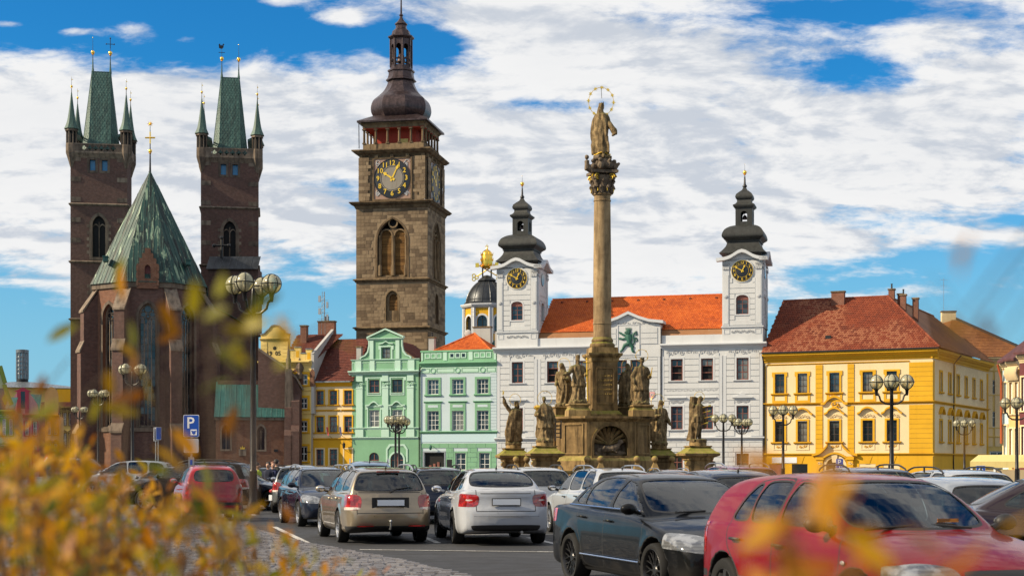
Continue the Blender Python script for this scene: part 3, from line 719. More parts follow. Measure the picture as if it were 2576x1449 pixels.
# --- town hall
TH=Frame(1250,108,1920,103)
th=thing('town_hall','long white town hall with two clock towers and an orange tiled roof','building',TH.world(0,0),TH.a,scale=(TH.sx,1,1))
def build_town_hall():
 L=TH.L0;MID=15.72
 cols=[(2.5,0),(6.75,1),(10.15,1),(14.85,2),(16.6,2),(21.28,3),(24.72,3),(28.72,4)]
 bays=[(0,4.93),(4.93,12.02),(12.02,19.42),(19.42,26.5),(26.5,31.02)]
 hw=.68;holes=[];ww=[]
 for c,bi in cols:
  for z0,z1 in((.95,2.95),(5.75,8.45),(11.42,13.95)):holes.append([(c-hw,z0),(c+hw,z0),(c+hw,z1),(c-hw,z1)]);ww.append((c,bi,z0,z1))
 b=MB();b.wall([(0,0),(L,0),(L,15.2),(0,15.2)],holes,0,.34);b.box(0,.02,.001,12,0,15.19);b.box(L-.02,L,.001,12,0,15.19);b.box(0,L,11.9,12,0,15.2)
 b.build('wall',WHITE,th)
 rnd=random.Random(4)
 for c,bi,z0,z1 in ww:
  top=z0>9;mid=5<z0<9
  opn=(0,1)if top and c in(6.75,21.28,24.72)else()
  o=window(th,c-hw+.02,c+hw-.02,z0+.02,z1-.02,.16,BROWNWOOD,(1,1,.9)if z1-z0>2.2 else(1,1),2,.11,open_rows=opn)
  if z0>5:frame_piece(th,c-hw,c+hw,z0,z1,.20,0,.07,WHITE_TRIM,sill=1);sill(th,c-hw-.34,c+hw+.34,z0,0,.20,.16,WHITE_TRIM)
  if mid:
   if bi in(0,2,4):
    q=MB();q.prism([(c-1.15,9.35),(c+1.15,9.35),(c+1.15,9.46),(c+.6,9.58),(c,9.98),(c-.6,9.58),(c-1.15,9.46)],-.28,.02);q.build('window_hood',WHITE_TRIM,th)
   else:cornice(th,c-1.1,c+1.1,9.2,9.5,.26,0,WHITE_TRIM,'window_hood')
   relief(th,c-.75,c+.75,8.74,9.14,-.02,ORNAMENT,4);
 rows=[];z=4.98
 while z<14.0:rows.append((z,z+.615));z+=.69
 for bi,(a,c_)in enumerate(bays):
  a2,c2=a+(.42 if bi!=2 else.35),c_-(.42 if bi!=2 else.35)
  for z0,z1 in rows:
   cuts=sorted((c-hw-.23,c+hw+.23)for c,k in cols if k==bi and any(not(z1<w0-.02 or z0>w1+.2)for w0,w1 in((5.6,8.45),(11.25,13.95))))
   segs=[];x=a2
   for p,q in cuts:segs.append((x,p));x=q
   segs.append((x,c2))
   for p,q in segs:
    if q-p>.05:shared(('rb',round(q-p,2)),'rustic_band',WHITE,lambda b:b.box(0,q-p,-.06,.01,.0,.615),th,(p,0,z0))
  for p,q in((a+.05,a2-.03),(c2+.03,c_-.05)):
   b=MB();b.box(p,q,-.08,.01,5.0,14.25);b.build('pilaster_strip',WHITE_TRIM,th)
  k=0;z=.35
  while z<4.3:
   x=a+.06;off=(k%2)*.6
   edges=[x]+[x+off+.55+1.2*i for i in range(8)if x+off+.55+1.2*i<c_-.5]+[c_-.06]
   for p,q in zip(edges,edges[1:]):
    if q-p<.2:continue
    hit=[c for c,kk in cols if kk==bi and c-hw-.12<q and c+hw+.12>p and z<3.0 and z+.5>.85]
    if len(hit)>1:continue
    if hit:
     c=hit[0]
     for p2,q2 in((p,min(q,c-hw-.12)),(max(p,c+hw+.12),q)):
      if q2-p2>.12:b=MB();b.box(p2+.02,q2-.02,-.06,.01,z,z+.50);b.build('rustic_block',WHITE,th)
    else:b=MB();b.box(p+.02,q-.02,-.06,.01,z,z+.50);b.build('rustic_block',WHITE,th)
   z+=.56;k+=1
 cornice(th,-.25,L+.15,4.42,4.88,.32,0,WHITE_TRIM,'string_course')
 for a,c_ in bays:
  if a!=12.02:relief(th,a+.5,c_-.5,14.32,15.02,-.02,ORNAMENT)
  if c_-a>6:relief(th,a+.6,c_-.6,10.15,10.42,-.05,ORNAMENT,18,thick=.04)
 cornice(th,-.4,12.0,15.05,15.72,.55,0,WHITE_TRIM,back=.4);cornice(th,19.44,L+.4,15.05,15.72,.55,0,WHITE_TRIM,back=.4)
 b=MB();b.box(12.02,19.42,-.10,.35,14.25,15.722);b.build('gable_foot',WHITE,th)
 for a,c_ in((4.95,12.02),(19.42,26.48)):
  b=MB();b.box(a,c_,.1,.5,15.722,16.72);b.build('attic',WHITE,th)
  b=MB();b.prism_x([(.30,16.722),(.9,17.5),(1.0,17.5),(1.0,16.722)],a,c_);b.build('tile_band',TILE_BAND,th)
 e0,r0=(4.95,.8,17.45),7.4;zr=22.1
 roof_plane(th,[(4.95,.8,17.45),(26.5,.8,17.45),(26.5,r0,zr),(4.95,r0,zr)],TILE_O,.25,.30)
 b=MB();b.prism_x([(r0,zr-.02),(12,18.2),(12,15.2),(r0,15.2)],4.95,26.5);b.build('back_roof',TILE_O,th);ridge_caps(th,(4.95,r0,zr+.02),(26.5,r0,zr+.02),TILE_O)
 b=MB()
 for x in range(7):b.box(6.2+x*3.1,6.4+x*3.1,r0-.9,r0-.5,zr-.55,zr-.32)
 b.build('roof_vents',TILE_M,th,kind='stuff')
 g0,g1=12.02,19.42;gm=(g0+g1)/2
 b=MB();b.prism([(g0,15.724),(g1,15.724),(g1,18.0),(gm+2.4,18.35),(gm,19.35),(gm-2.4,18.35),(g0,18.0)],-.12,1.5);gb=b.build('gable',WHITE,th)
 prof=[(g0-.35,18.12),(gm-2.4,18.32),(gm-1.2,18.72),(gm,19.28),(gm+1.2,18.72),(gm+2.4,18.32),(g1+.35,18.12)]
 b=MB();b.prism(prof+[(x,z+.34)for x,z in prof[::-1]],-.5,1.6);b.build('gable_coping',WHITE_TRIM,gb)
 relief(gb,gm-2.6,gm+2.6,18.02,18.42,-.14,ORNAMENT,9)
 for p,q in((g0+.35,gm-1.45),(gm+1.45,g1-.35)):
  z=15.8
  while z<17.7:b=MB();b.box(p,q,-.17,-.119,z,z+.57);b.build('rustic_band',WHITE,gb);z+=.64
 frame_piece(gb,gm-1.2,gm+1.2,14.6,18.0,.10,-.12,.06,WHITE_TRIM,'lion_panel_frame')
 b=MB();b.box(gm-1.2,gm+1.2,-.13,.02,14.62,17.98);b.build('lion_panel',WHITE,gb)
 lion(gb,gm,14.75,-.19,3.05)
 sh=MB();sh.prism([(18.4,9.35),(18.75,9.62),(18.75,10.15),(18.1,10.15),(18.1,9.62)],-.12,.02);s_=sh.build('shield',PINKL,th);relief(s_,18.2,18.66,9.62,10.08,-.13,WHITE_TRIM,1)
 b=MB();b.tube([(19.5,-.12,.2),(19.5,-.12,17.6)],.055,6);b.build('downpipe',IRON,th,60);b=MB();b.tube([(L+.02,-.12,.2),(L+.02,-.12,15)],.055,6);b.build('downpipe',IRON,th,60)
 for(x0,x1)in((.0,4.93),(26.45,30.95)):th_tower(x0,x1)
def lion(par,cx,z0,y,h):
 """the green bronze lion rampant of the gable, crowned, with its forked tail"""
 k=h/3.05;b=MB();T=lambda pts,r:b.tube([(cx+x*k,y,z0+z*k)for x,z in pts],[q*k for q in r],7)
 T([(.10,1.05),(.12,1.45),(.0,1.85),(-.05,2.15)],[.26,.34,.42,.36]);b.sphere((cx-.02*k,y-.05,z0+2.48*k),.34*k,10,8,0,(.95,.5,1.05));b.sphere((cx-.3*k,y-.06,z0+2.4*k),.16*k,8,6,0,(1.2,.6,.8))
 T([(-.2,2.05),(-.62,2.15),(-.95,2.38)],[.16,.13,.12]);T([(-.2,1.75),(-.66,1.62),(-1.0,1.72)],[.16,.13,.12]);T([(.0,1.1),(-.45,.92),(-.62,.55),(-.85,.22)],[.26,.22,.15,.12]);T([(.2,1.0),(.46,.72),(.44,.38),(.55,.1)],[.26,.22,.15,.13])
 for x,z in((-.95,2.4),(-1.0,1.72),(-.85,.2),(.58,.1)):
  for d in(-.5,0,.5):a=math.pi+d*1.3 if x<0 else d;T([(x,z),(x+.2*math.cos(a),z+.2*math.sin(a))],[.07,.02])
 T([(.25,.95),(.62,1.1),(.72,1.5),(.5,1.85),(.62,2.25),(.92,2.5),(1.0,2.2),(.82,2.05)],[.09,.09,.1,.1,.11,.11,.09,.05]);T([(.55,1.7),(.92,1.75),(1.05,1.45),(.85,1.3)],[.08,.09,.08,.04])
 for t in range(5):T([(-.28+.14*t,2.72),(-.30+.15*t,3.0)],[.06,.025])
 for t in range(7):a=.4+t*.35;T([(.1+.25*math.cos(a)*1,2.25+.25*math.sin(-a)),(.18+.42*math.cos(a),2.2-.46*math.sin(a))],[.09,.03])
 b.xf(Matrix.Translation((0,y,0))@Matrix.Diagonal((1,.55,1,1))@Matrix.Translation((0,-y,0)))
 return b.build('lion_relief',GREENBRONZE,par,60)
def th_tower(x0,x1):
 cx=(x0+x1)/2;hw=(x1-x0)/2;d0,d1=-.06,4.8;cyy=(d0+d1)/2
 b=MB();b.box(x0-.02,x1+.02,d0,d1,15.724,17.5);tb=b.build('tower_base',WHITE,th)
 b=MB();b.prism_x([(d0-.13,17.45),(d0-.13,17.6),(d1+.1,17.6),(d1+.1,17.45)],x0-.12,x1+.12);b.build('string_course',WHITE_TRIM,tb)
 relief(tb,cx-1.3,cx+1.3,16.75,17.2,d0-.02,ORNAMENT,7)
 for s_ in(-1,1):frame_piece(tb,cx+s_*(hw-.5)-.28,cx+s_*(hw-.5)+.28,16.75,17.25,.05,d0,.04,WHITE_TRIM,'panel')
 wz0,wz1,ws=18.95,21.0,20.75
 tw=None
 for side in range(4):
  b=MB();holes=[arch(-.70,.70,wz0,ws,5,rise=.42)]if side in(0,1)else[]
  b.wall([(-hw+(.02 if side%2 else 0),17.602),(hw-(.02 if side%2 else 0),17.602),(hw-(.02 if side%2 else 0),25.3),(-hw+(.02 if side%2 else 0),25.3)],holes,-(d1-d0)/2 if side%2==0 else-hw,.3)
  b.xf(Matrix.Translation((cx,cyy,0))@Matrix.Rotation(R(90)*side,4,'Z'));o=b.build('tower_wall',WHITE,th)
  if side not in(0,1):continue
  M=MB()
  par=bpy.data.objects.new('tower_face',None)
  y=d0 if side==0 else 0
  bpy.data.objects.remove(par)
  M0=Matrix.Translation((cx,cyy,0))@Matrix.Rotation(R(90)*side,4,'Z')@Matrix.Translation((0,-(d1-d0)/2 if side==0 else-hw,0))
  def put(b,name,mat_,smooth=None):b.xf(M0);return b.build(name,mat_,o,smooth)
  fw=hw if side==0 else(d1-d0)/2
  for s_ in(-1,1):
   b=MB();xc=s_*(fw-.42);b.box(xc-.36,xc+.36,-.10,.01,17.65,24.1);put(b,'pilaster',WHITE_TRIM)
   b=MB();b.box(xc-.26,xc+.26,-.13,-.099,17.85,23.5);put(b,'pilaster_panel',WHITE)
   b=MB()
   for k in range(3):
    c=xc-.25+.25*k
    b.tube([(c+.12*math.cos(t*.8)*(1-t/9),-.16,24.55+.16*math.sin(t*.8)*(1-t/9))for t in range(7)],.035,4);b.prism([(c-.1,24.1),(c+.1,24.1),(c+.13,24.42),(c-.13,24.42)],-.2,-.08)
   b.box(xc-.40,xc+.40,-.16,.0,24.74,24.86);put(b,'capital',ORNAMENT,50)
   b=MB();b.lathe([(.20,0),(.22,.05),(.1,.1)],10);b.xf(Matrix.Translation((xc,-.13,21.0))@Matrix.Rotation(R(90),4,'X'));put(b,'rosette',ORNAMENT,50)
  z=17.7
  while z<24.0:
   for p,q in([(-fw+.82,fw-.82)]if(z+.58<wz0-.12 or z>21.25)else[(-fw+.82,-.86),(.86,fw-.82)]):
    if z+.58>22.7:
     dz_=max(0,min(1.36**2,1.36**2-(max(0,abs(z+.29-23.93)-.29))**2))**.5
     if dz_>.1:
      for p2,q2 in((p,-dz_),(dz_,q)):
       if q2-p2>.08:b=MB();b.box(p2,q2,-.055,.005,z,z+.54);put(b,'rustic_band',WHITE)
      continue
    b=MB();b.box(p,q,-.055,.005,z,z+.54);put(b,'rustic_band',WHITE)
   z+=.61
  a=arch(-.70,.70,wz0,ws,5,rise=.42);b=MB();ring(b,a,grow(a,.15),-.07,.01);put(b,'window_surround',WHITE_TRIM)
  if side==0:
   wd=window(th,cx-.66,cx+.66,wz0+.02,20.78,d0+.14,BROWNWOOD,(1,1,1),2,.07)
   b=MB();b.prism(arch(-.68,.68,20.6,20.77,5,rise=.40),.15,.19);put(b,'fanlight',BROWNWOOD)
   clock(th,cx,23.93,d0-.02,1.20,CLOCKBLUE,GOLD_P,GOLD_P,12,50)
   b=MB();n=36;ring(b,[(1.22*math.cos(2*math.pi*k/n),23.93+1.22*math.sin(2*math.pi*k/n))for k in range(n)],[(1.36*math.cos(2*math.pi*k/n),23.93+1.36*math.sin(2*math.pi*k/n))for k in range(n)],-.09,.01);put(b,'clock_surround',WHITE_TRIM)
  else:
   b=MB();b.prism(arch(-.66,.66,wz0+.02,20.77,5,rise=.40),.2,.24);put(b,'window',GLASS)
   b=MB();b.lathe([(.75,0),(.7,.05)],24);b.xf(Matrix.Translation((0,-.02,23.93))@Matrix.Rotation(R(90),4,'X'));put(b,'bull_eye',GLASS)
  pr=[(-fw-.62,25.05),(-fw+.3,25.15),(-fw*.55,25.38),(0,26.0),(fw*.55,25.38),(fw-.3,25.15),(fw+.62,25.05)]
  pr=smooth_profile(pr,3);e=0 if side==0 else.0
  b=MB();b.prism(pr+[(x,z+.38)for x,z in pr[::-1]],-.62 if side==0 else-.60,.3);put(b,'pediment',WHITE_TRIM)
  b=MB();b.prism([(-fw,25.1),(fw,25.1)]+[(x,z+.02)for x,z in pr[::-1]if abs(x)<=fw],.0,.25);put(b,'tympanum',WHITE)
 P=smooth_profile([(2.62,26.05),(2.25,26.45),(1.90,26.95),(1.78,27.42)],4)+smooth_profile([(1.82,27.50),(2.05,27.72),(2.32,27.95),(2.30,28.35),(2.05,28.85),(1.55,29.22),(1.0,29.42)],4)
 b=MB();b.stack([(cx-r,cx+r,cyy-r,cyy+r,z)for r,z in P]);hm=b.build('helm_roof',HELM_T,th,40)
 b=MB();b.box(cx-1.9,cx+1.9,cyy-1.9,cyy+1.9,27.40,27.50);b.build('ledge',HELM_T,hm)
 b=MB();square_lantern(b,cx,cyy,.95,29.42,31.45,.36,29.85,30.7);b.build('lantern',HELM_T,th)
 b=MB();b.lathe([(.32,0),(.28,.12),(.2,.4),(.1,.5)],10,(cx,cyy,30.2));b.tube([(cx,cyy,30.6),(cx,cyy,31.4)],.03,5);b.build('bell',HELM,th,50)
 P=[(.97,31.40),(1.20,31.62),(1.22,31.78),(.95,31.95),(.80,32.15),(.78,32.42),(.92,32.55),(.98,32.75),(.90,33.05),(.60,33.35),(.30,33.60),(.14,33.95)]
 b=MB();b.stack([(cx-r,cx+r,cyy-r,cyy+r,z)for r,z in P]);b.build('cupola',HELM_T,th,40)
 b=MB();b.lathe([(.12,33.9),(.26,34.0),(.26,34.12),(.13,34.3),(.08,35.2)],10,(cx,cyy,0));b.build('rod',IRON,th,50)
 finial(th,cx,cyy,34.9,1.75,.23,top='spike',base=.05)
build_town_hall()
# --- stone belfry tower
ZC=lambda x,y:((1250+x/2.07)/1.4911,(y/2.07)/1.4911)
WT=frame_yaw((1250+178/2.07)/1.4911,130,(1250+733/2.07)/1.4911,-11)
def build_white_tower():
 W=WT.L0*1.0;wt=thing('clock_belfry','tall brown sandstone belfry with a clock, arcaded red gallery and onion helm','tower',WT.world(0,0),WT.a,scale=(WT.L/WT.L0,WT.L/WT.L0,1))
 big=arch(3.14,7.55,28.75,33.9,8,.55);small=arch(4.39,6.3,22.4,25.5,6,.35)
 rnd=random.Random(9)
 def face(side):
  """0 = towards the square, 1 = right-hand face; local copy of the same elevation"""
  M0=Matrix.Identity(4)if side==0 else Matrix.Translation((W,0,0))@Matrix.Rotation(R(90),4,'Z')
  def put(b,name,mat_,par,smooth=None,kind=None):b.xf(M0);return b.build(name,mat_,par,smooth,kind=kind)
  b=MB();b.wall([(0,0),(W,0),(W,39.0),(0,39.0)],[big,small],0,.75);wl=put(b,'wall',TOWERSTONE,wt)
  blocks=[];z=13.0
  while z<45.6:
   h=rnd.choice((.42,.5,.5,.58));x=.0 if z<39.5 else.35;xe=W-x
   if 20.9<z+h/2<21.7 or 27.9<z+h/2<28.6 or 38.5<z+h/2<39.8:z+=h;continue
   while x<xe-.05:
    w_=min(rnd.uniform(.75,1.75),xe-x);w_=xe-x if xe-x-w_<.4 else w_
    mx,mz=x+w_/2,z+h/2
    def hit():
     for q in((x+.02,z+.02),(x+w_-.02,z+.02),(x+.02,z+h-.02),(x+w_-.02,z+h-.02),(mx,mz)):
      if in_poly(q[0],q[1],grow(big,.30))or in_poly(q[0],q[1],grow(small,.12)):return True
      if z>39.5 and 2.2<q[0]<8.4 and q[1]>39.9:return True
     return False
    if not hit():blocks.append((x,z,w_,h))
    elif w_>.8:
     for k in range(2):
      x2,w2=x+k*w_/2,w_/2;ok=all(not(in_poly(q0,q1,grow(big,.30))or in_poly(q0,q1,grow(small,.12))or(z>39.5 and 2.2<q0<8.4))for q0 in(x2+.02,x2+w2-.02)for q1 in(z+.02,z+h-.02))
      if ok:blocks.append((x2,z,w2,h))
    x+=w_
   z+=h
  off=lambda z_:-.0 if z_<39.5 else-.0
  rest=MB();n=0
  order=sorted(blocks,key=lambda q:-q[2]*q[3]if q[1]>20 else 0)if side==0 else blocks
  pick=set(id(q)for q in order[:300])if side==0 else set()
  for q in blocks:
   x,z,w_,h=q;d=rnd.uniform(.015,.05);g=.012
   if id(q)in pick:
    kw,kh,kd=round(w_,1),round(h,2),round(d,2)
    def fn(b):b.frustum((g,kw-g,-kd,.0),(g,kw-g,-kd,.0),g,kh-g)
    o=shared(('stone',kw,kh,kd),'stone',TOWERSTONE,fn,wl,(x,-.001,z));o.scale=(w_/kw,1,1)
   else:rest.box(x+g,x+w_-g,-d,.02,z+g,z+h-g)
  put(rest,'ashlar',TOWERSTONE,wl,kind='stuff')
  b=MB();ring(b,big,grow(big,.26),-.07,.02);put(b,'window_surround',TOWERTRIM,wt)
  tr=MB();ins=grow(big,-.02);l1=arch(3.66,5.12,29.0,34.75,6,.0);l2=arch(5.66,7.10,29.0,34.75,6,.0)
  oc=[(5.38+.52*math.cos(2*math.pi*k/14),36.5+.52*math.sin(2*math.pi*k/14))for k in range(14)]
  [ring(tr,q,grow(q,.2),.30,.5)for q in(l1,l2)];tr.prism([(5.05,34.9),(5.75,34.9),(5.9,35.7),(5.39,36.1),(4.9,35.7)],.4,.5);tg=put(tr,'tracery',TOWERTRIM,wt)
  for xc in(3.42,5.39,7.34):
   c=MB();c.lathe([(.34,28.9),(.34,30.3),(.18,30.6),(.16,34.2),(.26,34.4),(.30,34.7)],8,(xc,.28,0),phase=R(22.5));put(c,'colonnette',TOWERTRIM,tg,40)
  c=MB();c.lathe([(.45,0),(.62,.05),(.62,.16)],16);c.xf(Matrix.Translation((5.38,.36,36.5))@Matrix.Rotation(R(90),4,'X'));
  c=MB();ring(c,oc,grow(oc,.2),.22,.36);put(c,'oculus_ring',TOWERTRIM,tg)
  for x0,x1 in((3.66,5.12),(5.66,7.10)):
   lv=MB();z=29.1
   while z<35.4:lv.prism_x([(.50,z),(.56,z-.02),(.70,z+.13),(.64,z+.15)],x0-.1,x1+.1);z+=.165
   put(lv,'louvres',LOUVER,tg,kind='stuff');q=MB();q.box(x0-.1,x1+.1,.7,.74,28.9,35.8);put(q,'louvre_back',DARK,tg)
  q=MB();q.box(4.7,6.0,.7,.74,35.81,37.3);put(q,'oculus_back',DARK,tg)
  q=MB();ring(q,small,grow(small,.12),-.04,.02);put(q,'window_surround',TOWERTRIM,wt)
  inn=arch(4.82,6.0,23.9,25.6,6,.2);q=MB();q.wall(grow(small,-.01),[inn],.32,.2);sw=put(q,'window_niche',TOWERTRIM,wt)
  lv=MB();z=23.95
  while z<26.3:lv.prism_x([(.46,z),(.5,z-.02),(.60,z+.11),(.56,z+.13)],4.8,6.02);z+=.15
  put(lv,'louvres',LOUVER,sw,kind='stuff')
  b=MB();b.box(.35,W-.35,.001,.3,39.0,46.0)if side==0 else b.box(.352,W-.352,.001,.3,39.01,45.99);put(b,'clock_storey',TOWERSTONE,wt)
  cu,cz=5.30,42.92
  fr=[(cu-2.85,cz-2.95),(cu+2.85,cz-2.95),(cu+2.85,cz+2.85),(cu-2.85,cz+2.85)]
  b=MB();ring(b,fr,grow(fr,.22),-.16,.01);put(b,'clock_frame',TOWERTRIM,wt)
  b=MB();b.prism(fr,-.05,.005);put(b,'clock_panel',CLOCKPINK,wt)
  b=MB()
  for sx in(-1,1):
   for sz in(-1,1):
    for k in range(3):
     px0,pz0=cu+sx*(2.25-.1*k),cz+sz*(2.3-.25*k)
     b.tube([(px0+.42*(1-t/9)*math.cos(t*.9+k*2),-.09,pz0+.42*(1-t/9)*math.sin(t*.9+k*2))for t in range(8)],.05,4)
  put(b,'scroll_ornament',WHITE_TRIM,wt)
  if side==0:
   c=clock(wt,cu,cz,-.06,2.78,CLOCKBLUE,GOLD_P,IRON,10,4.5,CLOCKGREY)
  else:
   c=clock(wt,W+.06,cu,0,2.78,CLOCKBLUE,GOLD_P,IRON,10,4.5,CLOCKGREY,side=True);c.location=(W+.06,cu,cz)
  return wl
 face(0);face(1)
 b=MB();b.box(0,.02,.76,W,0,39);b.box(0,W,W-.02,W,0,39);b.box(.35,.37,.31,W-.31,39,46);b.build('rear_wall',TOWERSTONE,wt)
 def band(z0,z1,out,name='string_course',prof=None,ins=0.0):
  pr=prof or[(0,0),(.35,.1),(.5,.4),(1,.55),(1,.8),(0,1)]
  secs=[(-out*p+ins,W+out*p-ins,-out*p+ins,W+out*p-ins,z0+(z1-z0)*q)for p,q in pr];b=MB();b.stack(secs);return b.build(name,TOWERTRIM,wt)
 band(21.05,21.62,.42);band(27.95,28.55,.40);band(38.55,39.62,.85,'cornice',[(0,0),(.15,.15),(.3,.45),(.75,.6),(.85,.75),(1,.8),(1,.93),(.1,1)])
 g=band(46.0,47.2,.85,'gallery_cornice',[(-.35,0),(-.2,.2),(.2,.45),(.5,.5),(.85,.7),(1,.78),(1,.92),(0,1)])
 for k in range(5):
  x=.45+k*(W-.9)/4
  b=MB();b.prism_x([(.36,45.55),(.10,45.6),(-.25,45.95),(-.30,46.35),(.36,46.35)],x-.24,x+.24);b.build('console',TOWERTRIM,wt)
  b=MB();b.prism_x([(.36,45.55),(.10,45.6),(-.25,45.95),(-.30,46.35),(.36,46.35)],x-.24,x+.24);b.xf(Matrix.Translation((W,0,0))@Matrix.Rotation(R(90),4,'Z'));b.build('console',TOWERTRIM,wt)
 i=.55
 for(x0,x1,y0,y1)in((i,W-i,i,i+.3),(i,W-i,W-i-.3,W-i),(i,i+.3,i+.301,W-i-.301),(W-i-.3,W-i,i+.301,W-i-.301)):
  b=MB();b.box(x0,x1,y0,y1,47.2,48.12);p_=b.build('parapet',TOWERTRIM,wt)
 b=MB();b.box(2.1,W-2.1,2.1,W-2.1,47.2,50.4);b.build('gallery_core',REDWALL,wt)
 b=MB();b.box(i,W-i,i,W-i,50.33,50.42);b.build('gallery_ceiling',REDWALL,wt)
 b=MB();b.box(6.0,7.2,2.0,2.1,48.1,49.0);b.build('hatch',OCHRE,wt)
 def col_fn(b):b.box(-.24,.24,-.24,.24,0,.18);b.lathe([(.20,.18),(.23,.25),(.185,.34),(.165,1.9),(.20,1.95),(.24,2.02)],12);b.box(-.26,.26,-.26,.26,2.02,2.2)
 for k in range(6):
  q=i+.16+k*(W-2*i-.32)/5 if k else i+.16
  for(x,y)in{(q,i+.15),(q,W-i-.15),(i+.15,q),(W-i-.15,q)}:
   shared(('gcol',),'gallery_column',TOWERTRIM,col_fn,wt,(x,y,48.12+.002*k),0,40)
 b=MB();b.stack([(i-.05,W-i+.05,i-.05,W-i+.05,50.43),(i-.05,W-i+.05,i-.05,W-i+.05,50.8),(i-.3,W-i+.3,i-.3,W-i+.3,51.05),(i-.3,W-i+.3,i-.3,W-i+.3,51.15)]);b.build('entablature',TOWERTRIM,wt)
 c=W/2
 b=MB();b.stack([(i-.75,W-i+.75,i-.75,W-i+.75,51.17),(i-.75,W-i+.75,i-.75,W-i+.75,51.42),(c-3.4,c+3.4,c-3.4,c+3.4,52.5)]);b.build('skirt_roof',HELM,wt)
 ph=R(22.5);ap=1/math.cos(ph)
 P=smooth_profile([(4.05,53.2),(4.35,53.55),(4.85,54.5),(4.92,55.5),(4.55,56.6),(3.6,57.5),(2.85,58.3),(2.35,59.2),(2.10,60.0)],4)
 b=MB();b.lathe([(r*ap,z)for r,z in P],8,(c,c,0),phase=ph);b.build('onion_helm',HELM,wt,30)
 P=[(2.12,59.9),(2.5,60.05),(2.48,60.2),(2.2,60.5),(2.05,61.1),(2.05,61.5),(2.22,61.6),(2.2,61.85),(1.80,62.0),(1.78,62.3)]
 b=MB();b.lathe([(r*ap,z)for r,z in P],8,(c,c,0),phase=ph);b.build('helm_collar',HELM,wt,25)
 rl=1.72;sd=rl*math.tan(ph);b=MB()
 for k in range(8):
  i0=len(b.v)
  for y in(-rl,-rl+.14):b.wall([(-sd,62.3),(sd,62.3),(sd,67.2),(-sd,67.2)],[arch(-sd*.62,sd*.62,62.6,63.5,1),arch(-sd*.62,sd*.62,63.75,65.7,5)],y,.14 if y==-rl else.001)
  b.xf(Matrix.Translation((c,c,0))@Matrix.Rotation(R(45)*k,4,'Z'),i0)
 la=b.build('lantern',HELM,wt)
 for k in range(8):
  a=R(22.5+45*k);q=MB();q.tube([(c+(rl*ap+.05)*math.cos(a),c+(rl*ap+.05)*math.sin(a),62.3),(c+(rl*ap+.05)*math.cos(a),c+(rl*ap+.05)*math.sin(a),67.0)],.13,6);q.build('lantern_post',HELM,la,50)
 q=MB();q.lathe([(.85,63.3),(.75,63.5),(.55,64.4),(.3,64.7)],12,(c,c,0));q.build('bell',HELM,la,50)
 P=[(1.75,67.0),(2.15,67.35),(2.15,67.55),(1.62,67.75),(1.5,68.1),(1.42,68.5),(1.0,68.85),(.92,69.0),(.86,69.5),(1.05,69.62),(1.02,69.8),(.6,70.2),(.28,70.7),(.22,71.1),(.36,71.2),(.3,71.35),(.16,71.5),(.1,74.5)]
 b=MB();b.lathe([(r*ap,z)for r,z in P],8,(c,c,0),phase=ph);b.build('spire',HELM,wt,25)
 finial(wt,c,c,74.4,2.4,.4,top='spike')
 for o in wt.children:
  nm=o.name.split('.')[0];k,kz=1.0,1.0
  if nm in('clock_storey','clock_frame','clock_panel','scroll_ornament','clock','gallery_cornice','console','parapet','gallery_core','gallery_ceiling','hatch','gallery_column','entablature','skirt_roof','downpipe'):k=.95
  if nm in('onion_helm','helm_collar','lantern','bell','spire','finial'):k,kz=.83,.87
  if k<1:q=(c-.18)*(1-k);o.scale=(k,k,kz);o.location=(o.location.x*k+q,o.location.y*k+q,(51.2-51.2*kz-.75)if kz<1 else o.location.z)
 b=MB();b.tube([(.5,-.35,51.1),(.5,-.2,47.3)],.06,6);b.build('downpipe',IRON,wt,60)
 return wt
WTO=build_white_tower()
